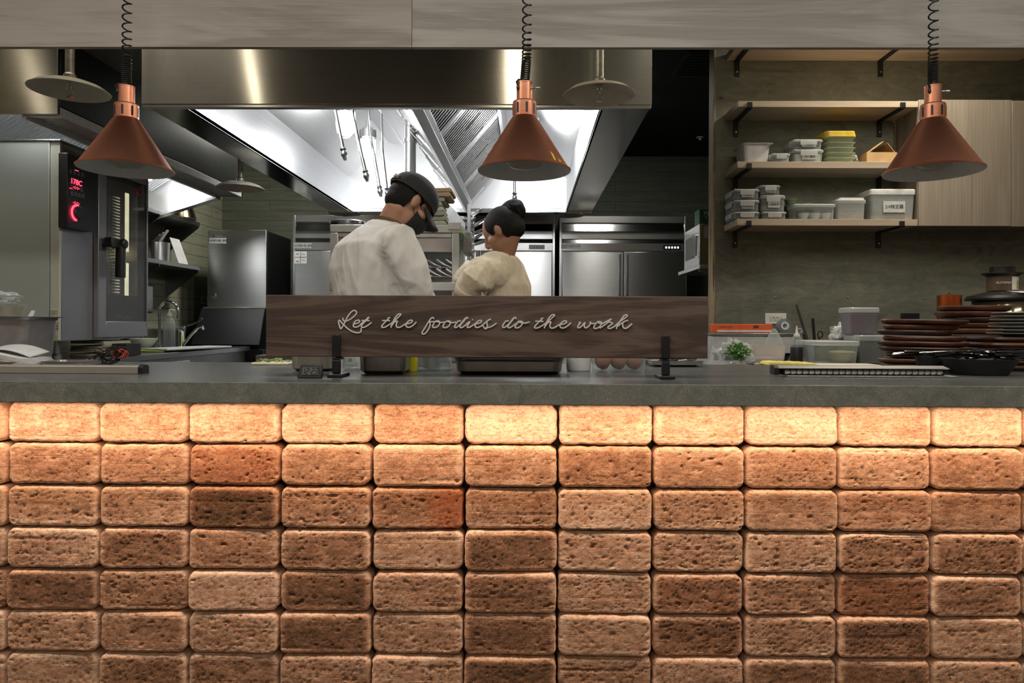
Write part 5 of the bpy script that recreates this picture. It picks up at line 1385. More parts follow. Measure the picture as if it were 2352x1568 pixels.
link('bracket', MB().prism([(tx+.45, z_-.026), (tx+.0, z_-.026), (tx+.0, z_-.04), (tx+.45, z_-.20)], 'y', ya+.0, ya+.006), STEEL_D, t)
link('upright_post', MB().box(tx+.40, tx+.44, yb_+.05, yb_+.09, .002, z_-.026), STEEL_D, t)
GREEN = plain('green_carton', (.02, .10, .035), .5)
a, b = P(1597, 478, 4.55), P(1628, 513, 4.55)
t = thing('film_box', 'green and white printed carton standing on the small steel oven', 'box', (a.x+.07, 4.6, zt_))
link('carton', MB().box(a.x, a.x+.20, ya+.03, ya+.16, zt_+.0005, zt_+.0005+(a.z-b.z)), GREEN, t, bev=.002)
text('lettering', 'FILM', .035, LABEL_W, t, (a.x+.062, ya+.0285, zt_+.072)); text('lettering', '9.  80', .024, LABEL_W, t, (a.x+.062, ya+.0285, zt_+.045))
# ceiling vent and smoke detector on the black ceiling
t = thing('ceiling_vent', 'dark square ceiling vent in the black ceiling right of the hood', 'vent', (1.0, 4.2, CEIL-.02))
def cp(px, py): return PYZ(px, py, CEIL-.004)
a, b = cp(1497, 128), cp(1562, 172)
m = MB(); m.box(1.0, 1.45, 4.35, 4.8, CEIL-.012, CEIL-.001); vf = link('vent_frame', m, plain('vent_black', (.02, .02, .02), .5), t)
m = MB()
for k in range(9): m.box(1.03, 1.42, 4.38+k*.045, 4.40+k*.045, CEIL-.018, CEIL-.0125)
link('vent_slats', m, plain('vent_slat_black', (.035, .035, .035), .5), vf)
p = PYZ(1608, 317, CEIL-.01)
t = thing('ceiling_sprinkler', 'small white sprinkler head in the black ceiling near the partition', 'sprinkler', (p.x, p.y, CEIL-.03))
m = MB(); m.lathe([(0, .03), (.035, .029), (.035, .022), (.012, .018), (.010, 0), (0, 0)], (p.x, p.y, CEIL-.03), 20); link('sprinkler_body', m, WHITE_P, t)

# ------------------------------------------------------------------ sign board on two black stands
SIGNW = wood('dark_stained_sign_wood', (.050, .034, .028), (.092, .060, .045), (.135, .095, .072), 'x', 1.6, .5, .3, .10, 3.2)
SBY = 1.66
x0, x1 = PX(610.5, SBY), PX(1626, SBY); z0, z1 = PZ(821, SBY, 1150), PZ(679, SBY, 1150)
t = thing('sign_board', 'dark stained wooden sign board with white script lettering standing on the bar', 'sign', ((x0+x1)/2, SBY+.01, z0))
bd = link('board', MB().box(x0, x1, SBY, SBY+.020, z0, z1), SIGNW, t, bev=.0015)
A_ = [
 [(180,265),(185,290),(205,308),(240,305),(300,275),(350,235),(382,200),(385,170),(365,152),(335,152),(295,185),(255,240),(215,320),(190,370),(165,410),(152,422),(142,410),(128,370),(118,330),(122,300),(135,300),(170,340),(210,380),(260,425),(320,462),(380,482),(430,480),(455,460),(455,420)],
 [(345,352),(375,347),(410,335),(432,315),(425,297),(400,295),(370,310),(345,345),(338,375),(350,395),(380,398),(420,385),(455,350),(500,310),(540,280),(575,252),(560,272),(530,300),(480,350),(460,385),(470,402),(505,400),(560,370),(610,330)],
 [(470,300),(520,301),(578,302)], [(548,262),(575,252)],
 [(2220-95+0,290),(2127,287)],
 [(1545,270),(1535,255),(1510,262),(1480,300),(1450,345),(1400,430),(1370,475),(1375,498),(1400,502),(1430,480),(1470,420),(1490,365),(1485,330),(1470,322),(1500,318),(1560,318),(1610,312)],
 [(1620,310),(1590,305),(1560,325),(1535,365),(1530,395),(1550,405),(1585,400),(1620,370),(1635,335),(1620,308),(1590,308),(1640,328),(1720,322)],
 [(1785,310),(1750,305),(1715,330),(1690,365),(1685,395),(1705,407),(1745,400),(1780,370),(1795,335),(1785,310),(1758,312),(1810,332),(1875,325)],
 [(1945,305),(1910,310),(1880,345),(1860,380),(1862,403),(1885,403),(1925,375),(1970,325),(2010,275),(2045,252),(2054,268)],
 [(2045,255),(2005,300),(1960,350),(1940,385),(1945,405),(1975,402),(2020,370),(2050,340),(2085,318),(2060,360),(2045,390),(2060,405),(2095,395),(2150,358),(2200,345),(2245,330),(2262,310),(2250,298),(2220,303),(2185,330),(2165,365),(2170,395),(2200,405),(2240,392),(2285,362),(2331,320),(2371,290),(2393,280),(2388,290)],
 [(2371,290),(2341,330),(2349,370),(2346,405),(2326,425),(2301,410),(2286,385),(2271,365)],
 [(2331,405),(2371,402),(2421,385),(2461,357),(2483,340)],
]
THE = [
 [(885,255),(840,300),(790,350),(765,385),(775,402),(810,400),(850,380),(905,345),(960,300),(1020,245),(1050,215),(1045,203),(1020,205),(980,240),(940,310),(915,370),(905,400)],
 [(780,300),(830,301),(885,302)], [(858,264),(885,255)],
 [(915,380),(950,330),(985,308),(1000,315),(985,350),(985,385),(1005,402),(1040,400),(1080,378),(1120,352),(1165,345),(1205,330),(1225,310),(1215,296),(1185,298),(1150,325),(1130,360),(1135,390),(1165,402),(1205,392),(1250,360),(1282,325)]]
B_ = [
 [(440,305),(405,310),(375,345),(357,380),(362,402),(390,400),(430,370),(475,320),(510,275),(542,252),(557,270)],
 [(540,255),(500,300),(455,355),(435,390),(445,408),(480,400),(530,365),(565,340)],
 [(640,315),(605,320),(570,350),(545,385),(545,405),(575,410),(615,395),(645,360),(655,330),(640,312),(600,312),(580,325),(610,325),(650,336),(700,338),(755,322)],
 [(1500,332),(1522,328),(1505,355),(1485,385),(1485,405),(1505,408),(1540,385),(1570,350),(1590,330),(1580,360),(1580,395),(1605,410),(1645,385),(1670,350),(1678,330),(1663,328),(1690,345),(1740,345)],
 [(1820,320),(1785,322),(1750,350),(1725,390),(1730,415),(1760,418),(1800,400),(1830,365),(1838,335),(1820,318),(1780,318),(1800,338),(1850,345),(1900,320),(1960,290),(1982,278)],
 [(1815,412),(1870,375),(1925,335),(1970,288)],
 [(1930,325),(1985,328),(2000,345),(1960,375),(1935,395),(1940,415),(1970,418),(2020,395),(2060,365),(2110,320),(2170,275),(2215,240),(2222,222),(2205,215),(2175,230),(2130,290),(2090,350),(2065,400),(2060,420)],
 [(2085,385),(2130,345),(2190,310),(2230,297)],
 [(2160,330),(2153,370),(2165,405),(2195,418),(2235,400),(2290,350)]]
strokes = [[(760+x/6.533, 690+y/6.533) for x, y in s] for s in A_ + THE]
strokes += [[(1100+x/6.533, 690+y/6.533) for x, y in s] for s in B_ + [[(835+(x-765)*1.0445, y+10) for x, y in q] for q in THE]]
def catmull(pts, n=5):
    pts = [Vector((p[0], p[1], 0)) for p in pts]
    if len(pts) < 3: return pts
    out = []; P_ = [pts[0]*2-pts[1]] + pts + [pts[-1]*2-pts[-2]]
    for i in range(1, len(P_)-2):
        a, b, c, d = P_[i-1:i+3]
        for k in range(n):
            u = k/n; out.append(.5*((2*b)+(-a+c)*u+(2*a-5*b+4*c-d)*u*u+(-a+3*b-3*c+d)*u*u*u))
    out.append(pts[-1]); return out
m = MB()
for s in strokes:
    pts = [P(p.x, p.y, SBY) for p in catmull(s)]
    L_, R_ = [], []; hw = .00155
    for i, p in enumerate(pts):
        d = pts[min(i+1, len(pts)-1)]-pts[max(i-1, 0)]; d.y = 0; d.normalize(); n_ = Vector((-d.z, 0, d.x))
        w_ = hw*(1.12 if d.z < 0 and False else 1)
        L_.append(p+n_*w_); R_.append(p-n_*w_)
    n = len(pts); F0, F1 = SBY-.0012-.00012*strokes.index(s), SBY+.0002
    vs = [(v.x, F0-.0008*i/n, v.z) for i, v in enumerate(L_)]+[(v.x, F0-.0008*i/n, v.z) for i, v in enumerate(R_)]+[(v.x, F1, v.z) for v in L_]+[(v.x, F1, v.z) for v in R_]
    fs = []
    for i in range(n-1):
        fs += [(i, n+i, n+i+1, i+1), (2*n+i, i, i+1, 2*n+i+1), (n+i, 3*n+i, 3*n+i+1, n+i+1)]
    m.add(vs, fs)
    for p, yy_ in ((pts[0], F0-.00003), (pts[-1], F0-.00085)):      # round stroke ends
        m.add([(p.x+hw*cos(2*pi*k/12), yy_, p.z+hw*sin(2*pi*k/12)) for k in range(12)], [tuple(range(12))])
link('lettering', m, plain('white_paint', (.68, .66, .63), .6, 0, .02), bd, smooth=0)
for k, (u, name_) in enumerate(((771, 'left black stand clamping the sign board'), (1531, 'right black stand clamping the sign board'))):
    X = PX(u, SBY-.012); zt_ = PZ(768 if k == 0 else 770, SBY-.012, u); zm = z0-.002
    t = thing('sign_stand', name_, 'stand', (X, SBY, CT), 'black stands under the sign board')
    m = MB(); m.box(X-.0095, X+.0095, SBY-.010, SBY-.001, zm+.002, zt_); link('clamp_plate', m, BLACK_M, t, bev=.002)
    m = MB(); m.box(X-.009, X+.009, SBY-.008, SBY+.030, zm-.005, zm); m.box(X-.009, X+.009, SBY+.021, SBY+.028, zm, zm+.06); link('cradle', m, BLACK_M, t, bev=.001)
    m = MB(); m.box(X-.0095, X+.0095, SBY-.009, SBY+.004, CT+.009, zm-.0055); link('post', m, BLACK_M, t, bev=.002)
    m = MB(); m.box(X-.017, X+.019, SBY-.026, SBY+.050, CT+.0005, CT+.0085); link('foot', m, BLACK_M, t, bev=.002)

# ------------------------------------------------------------------ clock
cyk = 1.635; a, b = PX(688, cyk), PX(742, cyk); zt_ = CT+.031
t = thing('digital_clock', 'small black digital clock reading 12:23 in front of the sign board', 'clock', ((a+b)/2, cyk, CT))
m = MB(); m.hexa([(a-.001, cyk-.016, CT+.0005), (b+.001, cyk-.016, CT+.0005), (b-.001, cyk+.008, CT+.0005), (a+.001, cyk+.008, CT+.0005)], [(a+.004, cyk-.004, zt_), (b-.001, cyk-.004, zt_), (b-.002, cyk+.008, zt_), (a+.005, cyk+.008, zt_)])
ck = link('clock_case', m, BLACK, t, bev=.002)
nrm = Vector((0, -.0305, .012)).normalized(); up_ = Vector((0, .012, .0305)).normalized()
cen = Vector(((a+b)/2+.001, cyk-.0105, CT+.0165))
def on_face(u, v, o): return cen+Vector((u, 0, 0))+up_*v+nrm*o
m = MB(); q = [on_face(-.0185, -.0095, 0), on_face(.0205, -.0095, 0), on_face(.0205, .0095, 0), on_face(-.0185, .0095, 0)]; m.hexa(q, [p+nrm*.0009 for p in q])
link('display', m, plain('lcd_grey', (.10, .105, .10), .3), ck)
SEGC = plain('lcd_digit', (.008, .008, .008), .4)
segs = {'1': 'bc', '2': 'abged', '3': 'abgcd', ':': ''}
m = MB(); cx_ = -.0165
def bar(u0, v0, u1, v1, w_=.0011):
    sh = .12
    p0 = on_face(u0+v0*sh, v0, .0011); p1 = on_face(u1+v1*sh, v1, .0011); d = (p1-p0).normalized(); s_ = d.cross(nrm)*w_
    m.hexa([p0-s_, p0+s_, p1+s_, p1-s_], [p0-s_+nrm*.0004, p0+s_+nrm*.0004, p1+s_+nrm*.0004, p1-s_+nrm*.0004])
W_, H_ = .0058, .0070
for ch, ox_ in (('1', -.0185), ('2', -.0095), ('2', .0035), ('3', .0125)):
    for s_ in segs[ch]:
        l = {'a': (0, H_, W_, H_), 'b': (W_, H_-.0008, W_, .0008), 'c': (W_, -.0008, W_, -H_+.0008), 'd': (0, -H_, W_, -H_), 'g': (0.0005, 0, W_-.0005, 0), 'e': (0, -.0008, 0, -H_+.0008)}[s_]
        bar(ox_+l[0], l[1], ox_+l[2], l[3])
bar(-.0008, .003, -.0008, .0036); bar(-.0008, -.003, -.0008, -.0036)
link('clock_digits', m, SEGC, ck, smooth=0)

# ------------------------------------------------------------------ light bars lying on the worktop
BARALU = plain('champagne_aluminium', (.50, .47, .40), .4, .6, .02)
def lightbar(px1, Y, label, X0=None):
    X1 = PX(px1, Y)
    t = thing('light_bar', label, 'light bar', ((X0+X1)/2, Y, CT))
    m = MB(); m.prism([(Y-.009, CT+.0005), (Y-.010, CT+.019), (Y-.004, CT+.0215), (Y+.02, CT+.0215), (Y+.022, CT+.0005)], 'x', X0, X1)
    link('bar_profile', m, BARALU, t, bev=.001)
    m = MB(); m.prism([(Y-.0105, CT+.0005), (Y-.0105, CT+.017), (Y-.004, CT+.023), (Y+.006, CT+.0245), (Y+.02, CT+.02), (Y+.022, CT+.0005)], 'x', X1+.0003, X1+.012)
    link('end_cap', m, BLACK, t, bev=.001)
lightbar(322, 1.735, 'pale aluminium light bar lying on the left end of the bar', X0=-1.75)
Y = 1.76; xa, xb = PX(1786, Y), PX(2176, Y)
t = thing('light_bar', 'light bar with a row of clear round lenses lying on the right of the bar', 'light bar', ((xa+xb)/2, Y, CT))
link('top_cover', MB().prism([(Y-.012, CT+.021), (Y-.010, CT+.0225), (Y+.018, CT+.028), (Y+.02, CT+.026), (Y+.02, CT+.0225), (Y-.004, CT+.019)], 'x', xa, xb), plain('grey_cover', (.22, .215, .20), .45), t, bev=.0006)
link('base_strip', MB().box(xa+.015, xb+.014, Y-.028, Y+.018, CT+.0005, CT+.0035), ALU, t, bev=.0005)
link('back_wall', MB().box(xa, xb, Y+.012, Y+.018, CT+.004, CT+.0225), BLACK_M, t)
link('end_cap', MB().prism([(Y-.014, CT+.004), (Y-.014, CT+.022), (Y, CT+.030), (Y+.022, CT+.028), (Y+.022, CT+.004)], 'x', xa-.012, xa-.0005), BLACK, t, bev=.0008)
LENS = plain('lens_plastic', (.46, .48, .42), .12, .35)
n = 26; step = (xb-xa-.03)/n
lens0 = None
for k in range(n):
    X = xa+.024+step*k
    m = MB(); m.lathe([(.0, -step*.47), (.0052, -step*.45), (.0066, -step*.2), (.0068, 0), (.0066, step*.2), (.0052, step*.45), (0, step*.47)], (X, Y-.001, CT+.0115), 14, 'x')
    link('lens', m, LENS, t)

# ------------------------------------------------------------------ left end of the bar
# deep pan with film wrapped contents
Y = 2.02; xr_ = PX(66, Y); zt_ = PZ(727, Y, 80)
t = steel_pan('deep steel pan at the left end of the bar beneath the wrapped food', xr_-.17, Y+.075, CT+.0005, .34, .15, zt_-CT, mat=plain('satin_dark_steel', (.42, .42, .43), .35, .8), lip=.016, taper=.90, r=.03)
m = MB(); X = PX(-20, Y+.06); zz = zt_-.005
t = thing('wrapped_food_box', 'cling film covered box of yellowish food set on the deep steel pan', 'food container', (X, Y+.11, zz))
m = MB(); m.loft([(.11, .12, .0062, .015), (.125, .13, .046, .015)], (X-.02, Y+.10, zz), 5); link('box_body', m, FROST, t)
m = MB(); m.loft([(.100, .11, .0082, .015), (.110, .118, .040, .015)], (X-.02, Y+.10, zz), 5); link('food', m, plain('yellow_food', (.62, .48, .18), .7, noise=.25, nscale=50), t)
o_ = link('film', crumple((X-.015, Y+.09, zz+.045), .066, .06, .022, 40, .5, 7), FOIL, t, smooth=50)
m = MB(); m.slab(P(66, 726, Y+.05), P(78, 726, Y+.05), P(82, 713, Y+.05), P(74, 713, Y+.05), .004); m.slab(P(60, 740, Y+.05), P(70, 740, Y+.05), P(78, 725, Y+.05), P(66, 726, Y+.05), .004)
tag(link('white_spatula', m, WHITE_P), 'end of a white spatula sticking out of the deep steel pan', 'spatula')
# plate of napkins
Y = 1.93
t = thing('serving_plate', 'shallow pale rimmed wooden plate at the left end of the bar holding napkins', 'plate', (PX(20, Y), Y, CT))
m = MB(); c_ = (PX(10, Y), Y+.02, CT+.0005); m.lathe([(0, 0), (.075, 0), (.098, .012), (.104, .020), (.100, .021), (.09, .014), (.07, .005), (0, .005)], c_, 48, sy=.8); link('plate_body', m, plain('pale_plate', (.42, .36, .29), .4), t)
random.seed(4)
NAP = plain('white_napkin', (.62, .62, .61), .9)
def napkin(k):
    # folded sheet seen from its edge, curved like a fan page
    z_ = CT+.0085+k*.0032
    def f(u, v):
        x = PX(-30, Y)+.165*u-.004*k; y = Y-.045+.09*v+.001*k
        cu = .022*(1-u)**1.3*(k/8) + .004*sin(u*5)*k/8
        return (x+.01*v, y, z_+cu)
    m = MB(); m.grid(16, 4, f); o = link('napkin', m, NAP, smooth=60, mods=[solid(.0022)])
    return o
nn = ['lowest', 'second', 'third', 'fourth', 'fifth', 'sixth', 'seventh', 'eighth']
for k in range(8): tag(napkin(k), nn[k] + ' white napkin from the bottom of the pile on the pale plate', 'napkin', 'napkins piled on the pale plate')
m = MB()
m.grid(16, 6, lambda u, v: (PX(-20, Y)+.125*u, Y-.02+.08*v, CT+.062-.020*u**2-.012*(1-v)+.005*sin(u*3)))
tag(link('napkin', m, NAP, smooth=60, mods=[solid(.002)]), 'folded top napkin lying slantwise over the napkin pile', 'napkin')
# thin tray
Y = 1.955; t = steel_pan('shallow steel tray between the napkins and the tangled cables', PX(164, Y), Y, CT+.0005, .120, .10, .020, lip=.004, r=.02)
t.rotation_euler.z = radians(4)
# cable tangle
random.seed(21)
Y = 2.07; c_ = Vector((PX(252, Y), Y, CT))
t = thing('cable_tangle', 'tangle of thin black cables with red ends on the bar beside the oven', 'cable', tuple(c_))
m = MB()
for k in range(9):
    pts = []; rx, ry = random.uniform(.02, .042), random.uniform(.015, .03); rz_ = random.uniform(.008, .026); ph = random.uniform(0, 6); ox_ = random.uniform(-.012, .016); tl = random.uniform(-.9, .2)
    for i in range(24):
        a = 2*pi*i/24; pts.append((c_.x+ox_+rx*cos(a)*1.0, c_.y+ry*sin(a+ph), CT+.003+rz_+ (rz_*sin(a+ph*2) + tl*.0*cos(a)) + max(0, cos(a))*.010))
    m.tube(pts, .0017, 6, loop=True)
link('black_cable', m, RUBBER, t)
m = MB(); REDC = plain('red_cable', (.62, .06, .03), .4)
for k in range(4):
    pts = []; rx, rz_ = random.uniform(.010, .022), random.uniform(.01, .018)
    for i in range(20):
        a = 2*pi*i/20; pts.append((c_.x+.022+rx*cos(a), c_.y+.012+.012*sin(a+k), CT+.035+rz_*sin(a)))
    m.tube(pts, .0015, 6, loop=True)
link('red_cable', m, REDC, t)
# towels under the oven, dark box with orange print
TOW = plain('beige_towel', (.46, .42, .30), .95, bmp=.5, nscale=120)
Yt = 3.98
xa, xb = PX(160, Yt), PX(240, Yt)
def folded(x0, x1, y0, y1, z, h, label, grp):
    m = MB(); r = h*.5; t_ = h*.36
    prof = []
    for k in range(9): a = -pi/2+pi*k/8; prof.append((x1-r+r*cos(a), z+r+r*sin(a)))
    prof += [(x0, z+h), (x0, z+h-t_)]
    for k in range(7): a = pi/2-pi*k/6; prof.append((x1-r+(r-t_)*cos(a), z+r+(r-t_)*sin(a)))
    prof += [(x0, z+t_), (x0, z)]
    m.prism(prof, 'y', y0, y1)
    return tag(link('folded_towel', m, TOW, bev=.002, smooth=50), label, 'towel', grp)
zb_ = .8505
folded(xa, xb, Yt, 4.25, zb_, .046, 'lower folded beige towel under the combi oven', 'folded towels under the oven')
folded(xa+.005, xb+.002, Yt, 4.25, zb_+.0465, .046, 'upper folded beige towel under the combi oven', 'folded towels under the oven')
Yq = 4.05; xa, xb = PX(256, Yq), PX(299, Yq)
t = thing('dark_box', 'dark box with orange print beside the towels under the oven', 'box', ((xa+xb)/2, Yq+.05, .85))
link('carton', MB().box(xa, xb-.02, Yq, Yq+.15, .8505, .925), plain('near_black_card', (.02, .015, .012), .5), t, bev=.002)
text('lettering', 'VIC', .03, plain('orange_print', (.35, .10, .03), .5), t, ((xa+xb)/2-.01, Yq-.001, .885), sx=.8)

# ------------------------------------------------------------------ behind the sign board
SAT = plain('satin_steel_pans', (.36, .36, .36), .30, .85)
Y = 1.83; xa, xb = PX(658, Y), PX(757, Y)
steel_pan('pale steel pan behind the digital clock', (xa+xb)/2, Y+.07, CT+.0005, xb-xa, .13, .10, mat=plain('warm_satin_steel', (.50, .48, .40), .3, .8), r=.03, lip=.006, taper=.93)
Y = 1.75; xa, xb = PX(819, Y), PX(932, Y)
steel_pan('grey steel pan under the left half of the sign board', (xa+xb)/2, Y+.06, CT+.0005, xb-xa, .11, .075, mat=SAT, r=.02, lip=.006, taper=.93)
Y = 1.76; xa, xb = PX(1040, Y), PX(1298, Y)
steel_pan('long shallow steel pan under the middle of the sign board', (xa+xb)/2, Y+.09, CT+.0005, xb-xa, .17, .045, mat=SAT, r=.03, lip=.008, taper=.95)
def px_box(label, pa, pb, Y, d, h, **k):
    xa, xb = PX(pa, Y), PX(pb, Y); return tub(label, (xa+xb)/2, Y+d/2, CT+.0005, xb-xa, d, h, grp=None, **k)
px_box('clear tub with a printed label right of the left sign stand', 782, 826, 1.90, .08, .07, lid='plain', body=CLEAR, tape='||||')
px_box('clear box holding a small steel cup behind the sign board', 948, 1034, 1.88, .10, .08, lid=None, body=CLEAR, taper=.95)
X, Y = PX(992, 1.93), 1.93
m = MB(); m.lathe([(0, .0), (.024, 0), (.026, .003), (.027, .06), (.025, .06), (.024, .004), (0, .004)], (X, Y, CT+.006), 28); tag(link('steel_cup', m, STEEL), 'small steel cup inside the clear box behind the sign board', 'cup')
X, Y = PX(945, 1.86), 1.86
OIL = plain('yellow_oil', (.60, .52, .02), .15, coat=.5)
t = thing('oil_bottle', 'yellow oil bottle behind the sign board left of the steel cup', 'bottle', (X, Y, CT))
m = MB(); m.lathe([(0, .0005), (.016, .0005), (.018, .004), (.018, .075), (.012, .09), (0, .09)], (X, Y, CT), 22); link('bottle_body', m, OIL, t)
m = MB(); m.lathe([(.008, .09), (.009, .105), (.003, .115), (0, .115)], (X, Y, CT), 14); link('bottle_cap', m, WHITE_P, t)
X, Y = PX(1331, 1.9), 1.93
m = MB(); m.lathe([(0, 0), (.032, 0), (.034, .004), (.035, .07), (0, .07)], (X, Y, CT+.0005), 30); tag(link('salt_tub', m, WHITE_P), 'round white tub behind the sign board left of the eggs', 'tub')
Y = 1.90; xa, xb = PX(1364, Y), PX(1486, Y)
t = thing('egg_pack', 'clear plastic pack of brown eggs behind the sign board', 'egg pack', ((xa+xb)/2, Y+.05, CT))
m = MB(); w_ = xb-xa; m.loft([(w_*.95, .09, 0, .015), (w_, .10, .03, .015), (w_, .10, .055, .02), (w_*.8, .08, .068, .02)], ((xa+xb)/2, Y+.05, CT+.0005), 5); link('pack_shell', m, CLEAR, t)
EGG = plain('brown_egg', (.40, .20, .13), .5)
e0 = None
for j in range(2):
    for k in range(3):
        X = xa+w_*(.20+.30*k); yy = Y+.027+.045*j
        m = MB(); m.ball((X, yy, CT+.030), .0205, .0205, .026, 18, 12)
        e = tag(link('egg', m, EGG), ['front left', 'front middle', 'front right', 'rear left', 'rear middle', 'rear right'][j*3+k] + ' brown egg inside the clear egg pack', 'egg', 'brown eggs in the clear pack')
# wrapped red item standing on a container behind the board
X, Y = PX(1113, 2.05), 2.05
px_box('clear box that carries the film wrapped red item behind the sign board', 1085, 1142, 2.02, .08, .115, lid='plain', body=MIDC)
zb_ = CT+.117
t = thing('wrapped_item', 'cling film wrapped red and white item rising above the sign board', 'food', (X, Y+.01, zb_))
m = MB(); q = crumple((X, Y+.01, zb_), .034, .028, .020, 40, .45, 12)
q.v = [(X+(v[0]-X)*(1-.75*max(0, (v[2]-zb_))/.075) if False else X+(v[0]-X)*max(.15, 1-(v[2]-zb_)*6), v[1], zb_+(v[2]-zb_)*2.6) for v in q.v]
link('film', q, FOIL, t, smooth=50)
m = MB(); m.ball((X+.002, Y+.012, zb_+.028), .018, .015, .024, 14, 10); m.tube([(X+.004, Y+.01, zb_+.03), (X-.002, Y+.01, zb_+.085)], .0035, 8); link('red_content', m, plain('dark_red', (.38, .02, .04), .5, noise=.3, nscale=70), t)
t = tag(link('plastic_bag', crumple((PX(944, 2.1), 2.1, CT+.10), .036, .03, .038, 40, .35, 15), FOIL, smooth=50), 'crumpled clear bag behind the sign board below the chef elbow', 'bag')
px_box('clear box under the crumpled bag behind the sign board', 915, 975, 2.06, .09, .098, lid='plain', body=MIDC)
# cream board with scraps
Y = 2.12; xa, xb = PX(577, Y), PX(662, Y)
t = thing('scrap_tray', 'cream board with green scraps at the back of the bar left of the sign board', 'tray', ((xa+xb)/2, Y+.05, CT))
link('board', MB().box(xa, xb, Y, Y+.12, CT+.0005, CT+.008), CREAM, t, bev=.002)
m = MB(); random.seed(8)
for k in range(26):
    m.ball((random.uniform(xa+.01, xb-.01), Y+random.uniform(.01, .1), CT+.010+random.uniform(0, .006)), random.uniform(.004, .009), .006, .003, 8, 5)
o_ = link('scraps', m, plain('green_scraps', (.22, .28, .08), .6, noise=.5, nscale=60), t); o_['kind'] = 'stuff'
# dark utensils right of the stand at the back
Y = 2.12; xa, xb = PX(1500, Y), PX(1618, Y)
t = steel_pan('shallow steel pan of utensils behind the right sign stand', (xa+xb)/2, Y+.06, CT+.0005, xb-xa, .11, .018, lip=.004, r=.012)
for k in range(4):
    m = MB(); m.tube([(xa+.02+.03*k, Y+.02+.02*k, CT+.016), (xa+.06+.03*k, Y+.05+.01*k, CT+.020)], .004, 8)
    tag(link('utensil', m, BLACK if k % 2 else CHROME), ['leftmost', 'second', 'third', 'rightmost'][k] + ' small utensil in the shallow pan behind the right sign stand', 'utensil', 'utensils in the shallow pan')

# ------------------------------------------------------------------ right end of the bar: wooden boards, bowls, plates
BW = [wood('walnut_board_%s' % n_, c0, c1, c2, 'x', 2.2, .45, .35, .05, 1.5) for n_, c0, c1, c2 in (
    ('red', (.050, .016, .009), (.10, .034, .017), (.155, .058, .028)), ('dark', (.028, .012, .008), (.055, .022, .013), (.09, .037, .022)), ('mid', (.07, .028, .013), (.145, .058, .026), (.22, .095, .043)))]
def round_board(label, pxa, pxb, Y, zb, h, mat, tilt=0, ry=None, grp='wooden serving boards stacked on the right end of the bar'):
    xa, xb = PX(pxa, Y), PX(pxb, Y); r = (xb-xa)/2; X = (xa+xb)/2
    m = MB(); m.lathe([(0, 0), (r*.86, 0), (r*.95, h*.18), (r*.992, h*.5), (r, h*.78), (r*.985, h*.97), (r*.95, h), (r*.90, h*.9), (0, h*.85)], (X, Y, zb), 56, sy=(ry or .8))
    o = link('serving_board', m, mat, org=(X, Y, zb)); tag(o, label, 'serving board', grp)
    o.rotation_euler = (0, radians(tilt), 0); return o
names = ['lowest', 'second', 'third', 'fourth', 'fifth', 'sixth', 'seventh', 'eighth', 'topmost']
Yb = 2.10
z_ = CT+.0008
st = [(2030, 2210, 839, 0, 1), (2024, 2215, 826, 0, 0), (2042, 2225, 812, 0, 1), (2026, 2222, 792, 1, 2), (2021, 2215, 776, 2, 1), (2034, 2210, 762, 0, 1), (2020, 2180, 747, 3.0, 2), (2034, 2195, 735, 1, 0), (2029, 2215, 724, 1.5, 1)]
zs = [CT+.0008+.0165*k for k in range(9)]
for k, (a, b, yy, tl, mi) in enumerate(st):
    round_board(names[k] + ' wooden board of the front stack on the right end of the bar', a, b, Yb, zs[k]+(.002 if tl else 0), .0155, BW[[2, 0, 1][mi]] if mi < 3 else BW[0], tilt=tl*.45)
Yb2 = 2.02
def rect_board(label, pxa, pxb, Y0, Y1, zb, h, mat, tilt=0):
    xa, xb = PX(pxa, Y0), PX(pxb, Y0)
    m = MB(); m.loft([(xb-xa-.02, Y1-Y0-.02, 0, .03), (xb-xa, Y1-Y0, h*.6, .035), (xb-xa-.004, Y1-Y0-.004, h, .034)], ((xa+xb)/2, (Y0+Y1)/2, zb), 6)
    o = link('serving_board', m, mat, org=((xa+xb)/2, (Y0+Y1)/2, zb)); tag(o, label, 'serving board', 'wooden serving boards stacked behind the black bowls'); o.rotation_euler = (0, radians(tilt), 0); return o
for k in range(6):
    rect_board(['lowest', 'second', 'third', 'fourth', 'fifth', 'topmost'][k] + ' flat wooden board of the stack under the grey plates', 2282+(k*7 % 9), 2450, 1.99, 2.18, CT+.0008+k*.0165, .016, BW[[1, 0, 1, 1, 2, 1][k]])
zp = CT+.0008+6*.0165
PLATE = plain('grey_plate', (.34, .34, .31), .35)
for k in range(7):
    Yp = 2.08; xa = PX(2283-k*0+(6-k)*-2+8, Yp); r = .10; X = xa+r+.004*0
    m = MB(); m.lathe([(0, 0), (r*.55, 0), (r*.6, .003), (r*.97, .0085), (r, .0105), (r*.98, .0115), (r*.6, .006), (0, .0045)], (X, Yp, zp+k*.0104), 56)
    tag(link('grey_plate', m, PLATE), ['lowest', 'second', 'third', 'fourth', 'fifth', 'sixth', 'topmost'][k] + ' grey plate of the stack at the right edge of the picture', 'plate', 'grey plates stacked on wooden boards')
Yr = 2.6
top = PZ(703, Yr, 2240)
